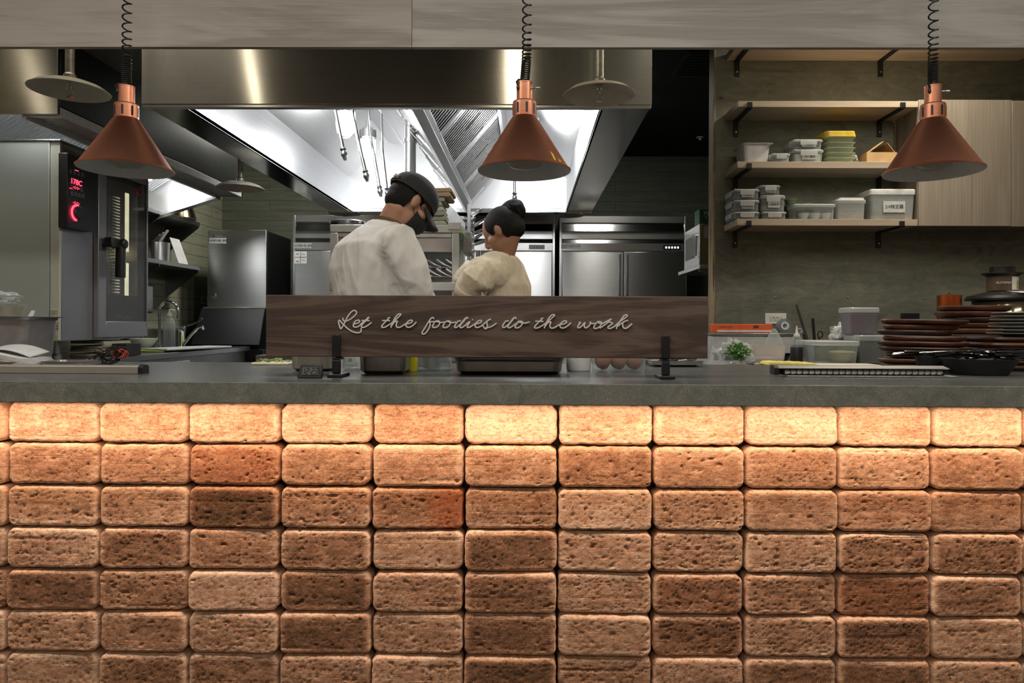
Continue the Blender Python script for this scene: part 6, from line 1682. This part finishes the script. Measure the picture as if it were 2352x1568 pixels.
# round boards on a low dark crate behind the bar
xa, xb = PX(2165, 2.72), PX(2330, 2.72)
zc_ = PZ(838, 2.60, 2240)
t = thing('dark_crate', 'dark crate behind the bar under the rear pile of wooden boards', 'crate', ((xa+xb)/2, 2.62, 0))
link('crate_body', MB().box(xa+.01, xb-.01, 2.42, 2.70, .001, zc_), BLACK_M, t, bev=.004)
m = MB(); m.box(xa, xb, 2.41, 2.71, zc_+.0003, zc_+.012); link('crate_lid', m, BLACK_M, t, bev=.003)
zc2 = zc_+.0125; nb = 10; hh = (top-zc2)/nb
for k in range(nb):
    a, b = ((2160, 2312) if k == nb-1 else (2153, 2300) if k == nb-2 else (2168+(k*5 % 7), 2306+(k*3 % 8)))
    round_board(['lowest', 'second', 'third', 'fourth', 'fifth', 'sixth', 'seventh', 'eighth', 'ninth', 'topmost'][k] + ' wooden board of the rear pile behind the bar', a, b, 2.56, zc2+hh*k+.0003, hh*.96, BW[k % 3 if k < 8 else 0], ry=.85, grp='wooden boards of the rear pile behind the bar')
# black bowls with cutlery
def bowl(label, pxa, pxb, Y, top_py):
    xa, xb = PX(pxa, Y), PX(pxb, Y); r = (xb-xa)/2; X = (xa+xb)/2; h = PZ(top_py, Y, (pxa+pxb)/2)-CT
    m = MB(); m.lathe([(0, .0005), (r*.70, .0005), (r*.74, .004), (r*.98, h*.93), (r, h), (r*.97, h), (r*.72, .008), (0, .006)], (X, Y, CT), 60, sy=.8)
    return tag(link('black_bowl', m, BOWL_BK), label, 'bowl'), X, h, r
b1, X1, h1, r1 = bowl('large black bowl of cutlery on the right end of the bar', 2165, 2333, 1.86, 823)
b2, X2, h2, r2 = bowl('small black bowl of cutlery left of the large black bowl', 2103, 2170, 1.96, 819)
DKST = plain('dark_cutlery', (.09, .09, .095), .2, 1)
random.seed(33)
def spoon(X, Y, Z, rz, ry_, k):
    m = MB(); L = .13
    M_ = Matrix.Rotation(rz, 3, 'Z') @ Matrix.Rotation(ry_, 3, 'Y')
    def tr(p): return Vector((X, Y, Z)) + M_ @ Vector(p)
    m.tube([tr((-.005+L*u, 0, .003*sin(u*3))) for u in [k_/6 for k_ in range(7)]], [.0028]*5+[.0035, .003], 8)
    rs = []
    m.ball(tr((-.022, 0, 0)), .020, .0125, .005, 12, 8, rot=M_)
    return m
for k in range(16):
    rz_ = random.uniform(-.5, .5)+pi*(1 if k % 3 == 0 else 0); u = random.uniform(-.7, .75)
    o = link('spoon', spoon(X1+u*r1*.75, 1.86+random.uniform(-.04, .04), CT+h1+.004+.0035*(k % 5)*(1 if u < .3 else .7), rz_, random.uniform(-.08, .14), k), DKST)
    tag(o, 'dark shiny spoon lying among the cutlery in the large black bowl', 'spoon', 'cutlery heaped in the large black bowl')
for k in range(8):
    rz_ = random.uniform(-.4, .4)+pi
    o = link('fork', spoon(X2+.035+random.uniform(-.02, .02), 1.96+random.uniform(-.025, .025), CT+h2+.004+.002*(k % 4), rz_, random.uniform(-.04, .05), k), DKST)
    tag(o, 'dark fork lying across the small black bowl left of the large one', 'fork', 'cutlery in the small black bowl')

# ------------------------------------------------------------------ cooking island, pass shelf, pan rack
IS = steel('steel_island', (.50, .50, .50), .3, 'x')
t = thing('cooking_island', 'stainless steel cooking island under the big exhaust hood', 'counter', (-.95, 4.6, 0))
link('worktop', MB().box(-1.45, -.42, 3.62, 5.3, .84, .88), IS, t, bev=.003)
link('base_cabinet', MB().box(-1.42, -.45, 3.65, 5.27, .08, .839), STEEL_D, t, bev=.003)
Y0, Y1 = 3.66, 4.04
CREST = plain('pale_green_steel', (.60, .63, .58), .35, .75, .03)
xa, xb = PX(757, Y0), PX(1061, Y0)
z = lambda py, px=1000: PZ(py, Y0, px)
t = thing('pass_shelf', 'stainless overshelf frame on the cooking island beside the chef', 'shelf', ((xa+xb)/2, (Y0+Y1)/2, .88))
link('top_board', MB().box(xa, xb, Y0, Y1, z(534), z(516)), CREST, t, bev=.003)
link('fascia', MB().box(xa+.03, PX(1036, Y0), Y0+.012, Y0+.022, z(578), z(546)), STEEL, t, bev=.002)
link('rail', MB().box(xa+.03, PX(1036, Y0), Y0+.005, Y0+.03, z(545), z(536)), ALU, t, bev=.002)
for u0, u1 in ((757, 775), (1037, 1053)):
    link('post', MB().box(PX(u0, Y0), PX(u1, Y0), Y0+.002, Y0+.05, .881, z(534)-.001), CREST, t, bev=.003)
    link('post', MB().box(PX(u0, Y0), PX(u1, Y0), Y1-.05, Y1-.002, .881, z(534)-.001), CREST, t, bev=.003)
link('lower_shelf', MB().box(xa, xb, Y0-.006, Y1, z(668), z(648)), STEEL, t, bev=.003)
link('side_rail', MB().box(xb-.006, xb+.0, Y0, Y1, z(648), z(640)), STEEL, t, bev=.001)
link('back_panel', MB().box(PX(777, Y0), PX(1036, Y0), Y1-.03, Y1-.02, z(648), z(560)), STEEL_D, t)
link('pale_back_strip', MB().box(PX(777, Y0), PX(1036, Y0), Y1-.06, Y1-.032, z(647), z(626)), WHITE_P, t)
def curved_blade(x, zt_, zb_, w=.022):
    m = MB()
    pts = [(x, Y1-.10, zt_), (x+.025, Y1-.10, zt_-(zt_-zb_)*.35), (x+.055, Y1-.10, zt_-(zt_-zb_)*.75), (x+.085, Y1-.10, zb_)]
    m.tube(pts, .010, 8, sy=.35); return m
for row, (a, b) in enumerate(((583, 603), (606, 626))):  # fins and rails modelled in place of the hood filters' reflection
    for k in range(6): link('mirrored_filter_fin', curved_blade(PX(915+22*k, Y1-.1), z(a), z(b)), CHROME, t)
    link('mirrored_filter_rail', MB().box(PX(880, Y1), PX(1036, Y1-.05), Y1-.12, Y1-.08, z(b+1)-.004, z(b+1)+.002), STEEL_D, t)
cb = link('control_box', MB().box(xb+.0005, xb+.045, Y0+.04, Y0+.20, z(580), z(530)), STEEL_D, t, bev=.003)
for k in range(3):
    m = MB(); m.lathe([(0, 0), (.010, 0), (.010, .015), (0, .016)], (xb+.045, Y0+.12, z(540+15*k)), 14, 'x'); link('knob', m, CHROME, cb)
link('corner_block', MB().box(PX(1029, Y0), PX(1058, Y0), Y0-.012, Y0-.001, z(527), z(511)), ALU, t, bev=.001)
# towels piled on the pass shelf
TB = plain('brown_towel', (.34, .24, .14), .95, bmp=.4, nscale=90); TG = plain('olive_towel', (.30, .30, .22), .95, bmp=.4, nscale=90); TL = plain('pale_olive_towel', (.42, .43, .31), .95, bmp=.4, nscale=90)
zt_ = z(516)+.0008; n_t = 8; hh = (z(428, 1005)-zt_)/n_t; random.seed(6)
order = ['lowest', 'second', 'third', 'fourth', 'fifth', 'sixth', 'seventh', 'topmost']
for k in range(n_t):
    dx_ = random.uniform(-.012, .012)+(.016 if k > 5 else 0); w_ = .18
    x1_ = PX(1018 if k < 6 else 1026, Y0)+dx_
    m = MB(); hb = hh*.94; pr = []
    for q_ in range(9): a = -pi/2+pi*q_/8; pr.append((x1_-hb/2+hb/2*cos(a), zt_+hb/2+hb/2*sin(a)))
    pr += [(x1_-w_, zt_+hb*.9), (x1_-w_, zt_+.002)]
    m.prism(pr, 'y', Y0+.02+.004*(k % 2), Y0+.24)
    tag(link('folded_towel', m, TB if k > 5 else (TL if k % 3 == 0 else TG), bev=.003, smooth=50), order[k] + ' folded towel of the pile on the pass shelf behind the chef', 'towel', 'folded towels piled on the pass shelf'); zt_ += hh
m = MB(); X = PX(796, Y0+.12); rr = PX(840, Y0+.12)-X; m.lathe([(0, 0), (rr*.9, 0), (rr, .02), (rr*.97, .034), (rr*.6, .045), (0, .048)], (X, Y0+.15, z(516)+.0008), 44, sy=.8)
tag(link('dark_platter', m, plain('dark_lid', (.05, .045, .045), .25, .7)), 'dark round platter lying on the left end of the pass shelf', 'platter')
# green and white packet
t = thing('herb_packet', 'green and white packet hanging on the corner of the pass shelf', 'packet', (xb+.05, Y0, z(556)))
m = MB(); m.slab(P(1056, 520, Y0-.012), P(1070, 540, Y0-.012), P(1082, 556, Y0-.012), P(1062, 536, Y0-.012), .010); link('packet_film', m, FROST, t)
m = MB(); m.slab(P(1058, 522, Y0-.024), P(1067, 535, Y0-.024), P(1073, 546, Y0-.024), P(1061, 533, Y0-.024), .006); link('green_leaf', m, plain('leaf_green', (.25, .55, .08), .5), t)
# sloped splash panel and rack of pans right of the pass shelf
Yr = 4.12
t = thing('splash_panel', 'curved pale steel splash panel standing behind the pass shelf', 'panel', (PX(1020, Yr), Yr, .88))
m = MB(); n_ = 10
cur = [P(985+ (1068-985)*u, 437+(512-437)*u**1.5-14*sin(pi*u)*0, Yr) for u in [k/n_ for k in range(n_+1)]]
bot = [Vector((p.x, Yr, .8805)) for p in cur]
vs = cur+bot+[p+Vector((0, .012, 0)) for p in cur]+[p+Vector((0, .012, 0)) for p in bot]; N = n_+1
fs = []
for k in range(n_): fs += [(k, k+1, N+k+1, N+k), (2*N+k, 3*N+k, 3*N+k+1, 2*N+k+1), (k, 2*N+k, 2*N+k+1, k+1)]
fs += [(0, N, 3*N, 2*N), (N-1, 3*N-1, 4*N-1, 2*N-1)]
m.add(vs, fs); link('panel_sheet', m, plain('satin_panel', (.60, .61, .62), .4, .6), t)
tr_x = PX(1062, 4.3)
t = thing('pan_rack', 'slim steel rack holding frying pans between the island and the refrigerators', 'rack', (tr_x-.05, 4.42, 0))
for u in (tr_x-.22, tr_x+.03):
    for v in (4.28, 4.56): link('post', MB().box(u, u+.02, v, v+.02, .8805, PZ(470, 4.3)), STEEL, t)
t.location.z = .88
for o_ in t.children:
    for v in o_.data.vertices: v.co.z -= .88
pz = [497, 512, 524, 538, 552, 563]
for k, py in enumerate(pz):
    zz_ = PZ(py+4, 4.3)
    link('rack_shelf', MB().box(tr_x-.20, tr_x+.05, 4.301, 4.559, zz_-.008, zz_-.003), STEEL, t)
tops = [(1105, 480), (1092, 500), (1120, 500), (1115, 525), (1108, 537), (1128, 548)]
for k, py in enumerate(pz):
    c_ = Vector((tr_x-.075, 4.43, PZ(py+4, 4.3)-.0025)); r = .105
    t = thing('frying_pan', ['topmost', 'second highest', 'third highest', 'fourth highest', 'fifth highest', 'lowest'][k] + ' frying pan in the rack with its handle pointing up to the right', 'pan', tuple(c_), 'frying pans stacked in the rack')
    m = MB(); m.lathe([(0, 0), (r*.75, 0), (r, .022), (r*.985, .022), (r*.74, .003), (0, .003)], tuple(c_), 36); link('pan_body', m, STEEL, t)
    a = c_+Vector((r*.98, -.02, .016)); e = P(tops[k][0], tops[k][1], 4.32); mid = a*.5+e*.5
    m = MB(); d = (e-a).normalized(); s_ = Vector((-d.z, 0, d.x))
    m.tube([a, a*.7+e*.3], [.006, .007], 8); 
    ringp = [mid+d*(e-a).length*.5*cos(q)*.72+s_*.009*sin(q)+d*(e-a).length*.10 for q in [2*pi*i/20 for i in range(20)]]
    m.tube(ringp, .0045, 6, loop=True); m.tube([mid-d*(e-a).length*.26, e], [.006, .003], 8, sy=.5)
    link('pan_handle', m, CHROME, t)
# hanging knives and tools bar, seen between the two people
t = thing('tool_rack', 'row of upright steel containers on the island to the right of the pass shelf', 'container', (PX(1115, 4.9), 4.9, .9))
x_a, x_b = PX(1090, 4.9), PX(1140, 4.9)
link('rack_board', MB().box(x_a, x_b, 4.9, 4.95, PZ(640, 4.9), PZ(630, 4.9)), STEEL, t); link('post', MB().box(x_a+.02, x_a+.05, 4.9, 4.95, .002, PZ(641, 4.9)), STEEL, t)
t.location.z = 0
for o_ in t.children:
    for v in o_.data.vertices: v.co.z += .9
for k in range(4):
    u = x_a+.01+(x_b-x_a-.03)*k/3.6
    link('steel_canister', MB().lathe([(0, 0), (.016, 0), (.016, PZ(575, 4.9)-PZ(630, 4.9)), (0, PZ(575, 4.9)-PZ(630, 4.9))], (u+.012, 4.925, PZ(630, 4.9)), 16), CHROME, t)

# ------------------------------------------------------------------ people
def fuse(mb, vox, it=6, fac=.5):
    """melt overlapping volumes into one continuous surface"""
    me = bpy.data.meshes.new('f'); me.from_pydata(mb.v, [], mb.f)
    bm = bmesh.new(); bm.from_mesh(me); bmesh.ops.recalc_face_normals(bm, faces=bm.faces); bm.to_mesh(me); bm.free()
    o = bpy.data.objects.new('f', me); sc.collection.objects.link(o)
    r = o.modifiers.new('r', 'REMESH'); r.mode = 'VOXEL'; r.voxel_size = vox
    s = o.modifiers.new('s', 'SMOOTH'); s.factor = fac; s.iterations = it
    dg = bpy.context.evaluated_depsgraph_get(); dg.update()
    m2 = bpy.data.meshes.new_from_object(o.evaluated_get(dg))
    out = MB(); out.v = [tuple(v.co) for v in m2.vertices]; out.f = [tuple(p.vertices) for p in m2.polygons]; out.m = [0]*len(out.f)
    bpy.data.objects.remove(o); bpy.data.meshes.remove(m2); bpy.data.meshes.remove(me); return out
def folds(mb, amp, fr, dirv=(1, 1, .35), seed=0, zcut=None):
    """cloth creases: ridged noise along the surface normal (approximated from the local gradient)"""
    me = bpy.data.meshes.new('f'); me.from_pydata(mb.v, [], mb.f); me.update()
    nv = [v.normal.copy() for v in me.vertices]
    for i, p in enumerate(mb.v):
        q = Vector((p[0]*dirv[0]*fr+seed, p[1]*dirv[1]*fr, p[2]*dirv[2]*fr))
        a = mnoise.noise(q + Vector((mnoise.noise(q*.6)*1.2, 0, mnoise.noise(q*.5+Vector((3, 1, 0)))*1.2)))
        a = (1-abs(a)*2.2); d = amp*(a-.45)
        mb.v[i] = tuple(Vector(p)+nv[i]*d)
    bpy.data.meshes.remove(me); return mb
def limb(m, pts, rad, n=18, sy=1): m.tube(pts, rad, n, sy=sy)
def ell(m, c, rx, ry, rz_, M_): m.ball(c, rx, ry, rz_, 22, 16, rot=M_)
def frame(f, pitch):
    """columns: right, forward, up of a head facing f and pitched down"""
    f = Vector((f[0], f[1], 0)).normalized(); r = Vector((f.y, -f.x, 0)); zz = Vector((0, 0, 1))
    fw = f*cos(pitch)-zz*sin(pitch); up = f*sin(pitch)+zz*cos(pitch)
    return Matrix((r, fw, up)).transposed()
def hand(m, w, d, palm_n, thumb_side, curl=.5, L=.175):
    """palm, five unequal curled fingers and a thumb leaving the side of the palm; w wrist, d direction, palm_n palm normal"""
    d = d.normalized(); palm_n = (palm_n-d*palm_n.dot(d)).normalized(); s = d.cross(palm_n)*thumb_side
    M_ = Matrix((s, palm_n, d)).transposed()
    ell(m, w+d*.045, .040, .016, .052, M_)
    for k, (off, ln) in enumerate(((.028, .070), (.010, .080), (-.009, .074), (-.027, .058))):
        p = w+d*.082+s*off; pts = [p-d*.02, p]; dd = d.copy()
        for j, fr in enumerate((.45, .32, .23)):
            dd = (dd*cos(curl*(.5+.25*j))+palm_n*sin(curl*(.5+.25*j))).normalized(); p = p+dd*ln*fr; pts.append(p)
        m.tube(pts, [.0098, .0095, .009, .0082, .0068], 10); m.ball(pts[-1], .0070)
    p = w+d*.028+s*.032; t1 = p+(s*.75+d*.65+palm_n*.2).normalized()*.036; t2 = t1+(d*.9+s*.25+palm_n*.35).normalized()*.030
    m.tube([w+d*.015+s*.015, p, t1, t2], [.012, .0125, .0105, .0082], 10); m.ball(t2, .0082)
SKIN = plain('skin', (.50, .27, .17), .5, 0, .05, 12, sub=.12)
SKIN2 = plain('skin_tan', (.36, .19, .115), .5, 0, .05, 12, sub=.1)
HAIR = plain('black_hair', (.010, .009, .008), .7, 0, .3, 180, bmp=.8, spec=.2)
def cloth(name, col, rough=.85):
    m, nt, b = new_mat(name); b.inputs['Roughness'].default_value = rough; b.inputs['Sheen Weight'].default_value = .15
    f = noise_t(nt, coords(nt), 14, 5); w_ = noise_t(nt, coords(nt, (600, 600, 600)), 1, 2)
    nt.links.new(ramp(nt, f, [(.3, tuple(c*.93 for c in col)), (.7, col)]), b.inputs['Base Color'])
    bump(nt, b, noise_t(nt, coords(nt, (1, 1, .6)), 11, 3, .5, 1.4), .35, .012); bump(nt, b, w_, .1, .0005); return m
COATW = cloth('white_chef_cotton', (.87, .85, .79)); COATB = cloth('beige_cotton', (.74, .64, .47)); APRON = plain('brown_apron', (.13, .075, .045), .8); CAPM = cloth('charcoal_cap_cloth', (.022, .022, .023))
TROU = cloth('dark_trousers', (.03, .03, .033)); SHOE = plain('black_shoe', (.015, .015, .015), .4); MASK = cloth('black_mask', (.015, .015, .015))

def person(label, J, f_head, pitch, coat, skin, seed, scale=1.0):
    """J: joints in world space"""
    hip, waist, chest, neck, head = [Vector(J[k]) for k in ('hip', 'waist', 'chest', 'neck', 'head')]
    base = Vector((hip.x, hip.y, 0))
    t = thing('person', label, 'person', tuple(base))
    side = Vector(J['side']).normalized()           # toward the person's right hand
    fwd = Vector((0, 0, 1)).cross(side)
    Mh = frame(f_head, pitch)
    r_, f_, u_ = Mh.col[0].copy(), Mh.col[1].copy(), Mh.col[2].copy()
    sk = MB()
    # skull, jaw, nose, brow, ears
    ell(sk, head+f_*-.008+u_*.015, .077, .096, .092, Mh)
    ell(sk, head+f_*.022-u_*.048, .058, .068, .062, Mh)
    ell(sk, head+f_*.062-u_*.078, .030, .028, .024, Mh)
    sk.tube([head+f_*.088+u_*.012, head+f_*.104-u_*.020, head+f_*.094-u_*.034], [.009, .013, .014], 10)
    for s in (1, -1):
        e = head+r_*s*.076-u_*.012-f_*.006
        Me = Mh @ Matrix.Rotation(s*.25, 3, 'Z')
        ell(sk, e+r_*s*.004, .009, .020, .033, Me)
        ell(sk, head+r_*s*.050+f_*.052-u_*.028, .022, .026, .022, Mh)
    limb(sk, [neck-Vector((0, 0, .06)), neck, head-u_*.055-f_*.028, head-u_*.01-f_*.02], [.070, J.get('nr', .056), J.get('nr', .056)-.002, .06], 18)
    limb(sk, [hip+Vector((0, 0, -.02)), waist, chest, neck-Vector((0, 0, .06))], [.12, .115, .125, .075], 20)
    sh = {}
    for s, nm in ((1, 'R'), (-1, 'L')):
        shd, elb, wri, hd = [Vector(v) for v in J[nm]]
        limb(sk, [chest+Vector((0, 0, .08)), shd, shd*.5+elb*.5, elb, elb*.45+wri*.55, wri], [.06, .052, .047, .040, .037, .026], 14)
        hand(sk, wri, hd, Vector(J.get('palm', (0, 0, -1))), -s if False else s, .75)
        hp = hip+side*s*.09; kn = hp+Vector((0, 0, -.42))+fwd*.02; an = Vector((kn.x, kn.y, .09))-fwd*.03
        limb(sk, [hp, kn, an], [.078, .052, .038], 14)
        ell(sk, Vector((an.x, an.y, .045))+fwd*.05, .036, .10, .032, Matrix((side, fwd, Vector((0, 0, 1)))).transposed())
        sh[s] = (hp, kn, an)
    body = link('body', fuse(sk, .0062, 5), skin, t, smooth=80)
    # eyes
    for s in (1, -1):
        e = MB(); e.ball(head+r_*s*.029+f_*.066+u_*.004, .0105, .0105, .0105, 14, 10); eo = link('eye', e, WHITE_P, t)
        e = MB(); e.ball(head+r_*s*.029+f_*.0735+u_*.003, .005); link('iris', e, BLACK, eo)
    # trousers, shoes
    tr = MB()
    for s in (1, -1):
        hp, kn, an = sh[s]; limb(tr, [hp+Vector((0, 0, .05)), hp, kn, an+Vector((0, 0, .01))], [.10, .098, .078, .066], 18)
    limb(tr, [hip+Vector((0, 0, .06)), hip-Vector((0, 0, .06))], [.15, .15], 20)
    link('trousers', folds(fuse(tr, .014, 5), .006, 12, seed=seed), TROU, t, smooth=80)
    for s in (1, -1):
        hp, kn, an = sh[s]; m = MB(); ell(m, Vector((an.x, an.y, .048))+fwd*.055, .048, .135, .048, Matrix((side, fwd, Vector((0, 0, 1)))).transposed())
        m.v = [(v[0], v[1], max(v[2], .001)) for v in m.v]; limb(m, [an+Vector((0, 0, .05)), an-Vector((0, 0, .04))], [.05, .055]); link('shoe', m, SHOE, t, smooth=60)
    # coat
    ct = MB(); Mc = Matrix((side, fwd, Vector((0, 0, 1)))).transposed()
    ax = (chest-waist).normalized()
    rs = []
    for (c_, w_, d_) in J['coat']:
        c_ = Vector(c_); rs.append([c_+side*w_*cos(2*pi*i/32)+fwd*d_*sin(2*pi*i/32) for i in range(32)])
    ct.rings(rs)
    ends = {}
    for s, nm in ((1, 'R'), (-1, 'L')):
        shd, elb, wri, hd = [Vector(v) for v in J[nm]]
        cuff = elb*.55+wri*.45
        limb(ct, [chest+Vector((0, 0, .06))+side*s*.05, shd+Vector((0, 0, -.012)), shd*.5+elb*.5, elb, cuff], [.10, .088, .082, .076, .068], 20)
        ends[s] = (cuff, (wri-elb).normalized())
    cm = folds(fuse(ct, .0065, 6), .011, 6.0, (1, 1, .7), seed=seed+10); cm = folds(cm, .0065, 12.0, (1, 1, .5), seed=seed+30); cm = folds(cm, .0022, 34.0, (1, 1, .45), seed=seed+50)
    co = link('coat', cm, coat, t, smooth=80)
    for s in (1, -1):
        c_, d_ = ends[s]; m = MB(); m.tube([c_-d_*.028, c_-d_*.02, c_+d_*.012, c_+d_*.018], [.066, .073, .072, .064], 22); link('cuff', m, coat, co, smooth=60)
    return t, Mh, body, head, neck, side, fwd, co

# the chef in white, seen from behind, head lowered to the right
def at(px, py, Y): return P(px, py, Y)
Yc = 2.86
f1 = Vector((.84, .54, 0)).normalized(); s1 = Vector((f1.y, -f1.x, 0))
sc_ = at(873, 556, Yc)
neck1 = at(897, 512, Yc)+Vector((0, .0, 0)); head1 = at(944, 466, Yc)+f1*.0
chest1 = at(858, 620, Yc); waist1 = at(848, 715, Yc); hip1 = at(842, 775, Yc); 
J1 = dict(hip=hip1, waist=waist1, chest=chest1, neck=neck1, head=head1, side=s1,
          R=[sc_+s1*.185+Vector((.012, 0, -.022)), at(948, 668, Yc-.10), at(985, 735, Yc-.02), Vector((.8, .5, -.5))],
          L=[sc_-s1*.172+Vector((0, 0, -.03)), sc_-s1*.24+f1*.12+Vector((0, 0, -.27)), sc_+f1*.38-s1*.08+Vector((0, 0, -.36)), Vector((.8, -.1, -.4))],
          coat=[(hip1-Vector((0, 0, .20)), .185, .155), (hip1, .185, .155), (waist1, .178, .148), (chest1*.5+waist1*.5, .192, .160), (chest1+Vector((-.01, 0, 0)), .205, .165), (sc_+Vector((-.022, -.01, -.02)), .200, .150), (neck1*.6+sc_*.4+Vector((-.022, 0, -.002)), .125, .108), (neck1+Vector((-.006, 0, .006)), .066, .066)])
t1, Mh, body1, hd, nk, sd, fw, coat1 = person('chef in a white jacket, dark cap and black mask, seen from behind with head bowed', J1, f1, radians(38), COATW, SKIN, 1)
r_, f_, u_ = Mh.col[0].copy(), Mh.col[1].copy(), Mh.col[2].copy()
hm = MB()      # short hair below the cap
ell(hm, hd-f_*.018+u_*.004, .083, .092, .082, Mh); ell(hm, hd-f_*.055-u_*.035, .060, .048, .045, Mh)
hm = fuse(hm, .006, 3)
def keep(mb, fn):
    ok = [fn(Vector(v)) for v in mb.v]; mp = {}; out = MB()
    for i, v in enumerate(mb.v):
        if ok[i]: mp[i] = len(out.v); out.v.append(v)
    for f in mb.f:
        if all(i in mp for i in f): out.f.append(tuple(mp[i] for i in f)); out.m.append(0)
    return out
hm = keep(hm, lambda v: (v-hd).dot(f_) < .030+.02*max(0, (v-hd).dot(u_)/.05) and not ((v-hd).dot(u_) < -.012 and (v-hd).dot(f_) > -.022))
link('hair', hm, HAIR, t1, smooth=80)
cm = MB(); ell(cm, hd-f_*.006+u_*.040, .091, .108, .078, Mh); cm = keep(fuse(cm, .004, 3), lambda v: (v-hd).dot(u_) > .022)
cap = link('cap', cm, CAPM, t1, smooth=80, mods=[solid(.004)])
m = MB(); ring = []
c0 = hd-f_*.006+u_*.030
rs = []
for (h_, o_) in ((-.014, .093), (-.014, .096), (.012, .096), (.012, .093)):
    rs.append([c0+u_*h_+r_*(o_)*cos(2*pi*i/40)+f_*(o_+.017)*sin(2*pi*i/40) for i in range(40)])
m.rings(rs, loop=True); link('cap_band', m, CAPM, cap, smooth=60)
m = MB()
m.grid(16, 8, lambda u, v: c0-u_*(.012+.035*v+.028*(2*u-1)**2)+f_*(.090+.078*v-(.055)*(2*u-1)**2)+r_*(.080-.008*v)*(2*u-1))
link('cap_brim', m, CAPM, cap, smooth=60, mods=[solid(.005)])
# strap and buckle at the back of the cap
m = MB(); rs = []
for i in range(13):
    a = radians(-60-8*i) if False else radians(250+ (i-6)*7)
    n_ = r_*cos(a)*.097+f_*sin(a)*.115
    rs.append([c0+n_*1.0+u_*(-.006), c0+n_*1.035+u_*(-.006), c0+n_*1.035+u_*.012, c0+n_*1.0+u_*.012])
m.rings(rs); link('cap_strap', m, plain('tan_strap', (.22, .16, .08), .6), cap, smooth=60)
a = radians(282); n_ = r_*cos(a)*.101+f_*sin(a)*.119
m = MB(); m.ball(c0+n_+u_*.003, .009, .009, .009); link('cap_buckle', m, CHROME, cap)
# mask with ear loop, glasses arm
mk = MB(); ell(mk, hd+f_*.040-u_*.055, .066, .074, .055, Mh); mk = keep(fuse(mk, .0035, 3), lambda v: (v-hd).dot(f_) > .025+.5*max(0, (v-hd).dot(u_)+.02) and (v-hd).dot(u_) < -.008)
mo = link('face_mask', mk, MASK, t1, smooth=80, mods=[solid(.003)])
link('mask_loop', MB().tube([hd+r_*.062+f_*.045-u_*.020, hd+r_*.074+f_*.02-u_*.008, hd+r_*.083-f_*.0+u_*.018, hd+r_*.084-f_*.016+u_*.005, hd+r_*.078-f_*.012-u_*.03, hd+r_*.066+f_*.03-u_*.058], .0016, 6), RUBBER, mo)
link('glasses', MB().tube([hd+r_*.083-f_*.01+u_*.018, hd+r_*.076+f_*.05+u_*.012, hd+r_*.066+f_*.088+u_*.008, hd+r_*.02+f_*.108+u_*.006, hd-r_*.02+f_*.108+u_*.006, hd-r_*.066+f_*.088+u_*.008], .0018, 6), RUBBER, t1)
# neckband of the apron
m = MB(); rs = []
for i in range(28):
    a = 2*pi*i/28; n_ = sd*cos(a)*.068+fw*sin(a)*.070
    p = nk+Vector((-.004, 0, -.004))+n_+Vector((0, 0, -.022*sin(a)))
    q = n_.normalized()
    rs.append([p-q*.002+Vector((0, 0, -.008)), p+q*.006+Vector((0, 0, -.010)), p+q*.003+Vector((0, 0, .007)), p-q*.002+Vector((0, 0, .007))])
m.rings(rs, loop=True); link('apron_neckband', m, APRON, t1, smooth=60)
# jacket seams
def seam(p, q, name='seam'):
    pass

# the second person, beige clothing, black hair in a bun, facing left
Y2 = 3.30
f2 = Vector((-.88, .30, 0)).normalized(); s2 = Vector((f2.y, -f2.x, 0))
sh2 = at(1150, 612, Y2); neck2 = at(1160, 590, Y2); head2 = at(1152, 530, Y2); chest2 = at(1152, 655, Y2); waist2 = at(1158, 725, Y2); hip2 = at(1160, 790, Y2)
J2 = dict(nr=.044, hip=hip2, waist=waist2, chest=chest2, neck=neck2, head=head2, side=s2,
          L=[sh2-s2*.150+Vector((0, 0, -.035)), at(1090, 640, Y2-.22), at(1068, 700, Y2-.12), Vector((-.3, .6, -.5))],
          R=[sh2+s2*.150+Vector((0, 0, -.035)), at(1085, 628, Y2+.20), at(1050, 680, Y2+.22), Vector((-.6, .2, -.5))],
          coat=[(hip2-Vector((0, 0, .20)), .165, .135), (hip2, .165, .135), (waist2, .155, .125), (chest2*.5+waist2*.5, .165, .130), (chest2, .170, .135), (sh2+Vector((0, 0, -.02)), .165, .110), (neck2*.55+sh2*.45, .095, .08), (neck2+Vector((0, 0, -.004)), .056, .056)])
t2, Mh, body2, hd, nk, sd, fw, coat2 = person('person in beige clothing with black hair in a bun, facing left behind the bar', J2, f2, radians(34), COATB, SKIN2, 7)
r_, f_, u_ = Mh.col[0].copy(), Mh.col[1].copy(), Mh.col[2].copy()
hm = MB(); ell(hm, hd-f_*.022+u_*.018, .088, .100, .092, Mh); ell(hm, hd-f_*.06-u_*.025, .066, .055, .055, Mh)
hm = keep(fuse(hm, .006, 3), lambda v: (v-hd).dot(f_) < .045+.35*((v-hd).dot(u_)) and not ((v-hd).dot(u_) < -.02 and (v-hd).dot(f_) > -.012))
ho = link('hair', hm, HAIR, t2, smooth=80)
bc = at(1181, 484, Y2+.0)
bn = MB(); ell(bn, bc, .062, .056, .058, Mh); ell(bn, bc*.5+(hd-f_*.03+u_*.06)*.5, .05, .05, .05, Mh); bn = fuse(bn, .007, 3)
bn.v = [tuple(Vector(v)+(Vector(v)-bc).normalized()*.006*mnoise.noise(Vector(v)*40)) for v in bn.v]
link('hair_bun', bn, HAIR, ho, smooth=80)
mk = MB(); ell(mk, hd+f_*.040-u_*.055, .064, .070, .052, Mh)
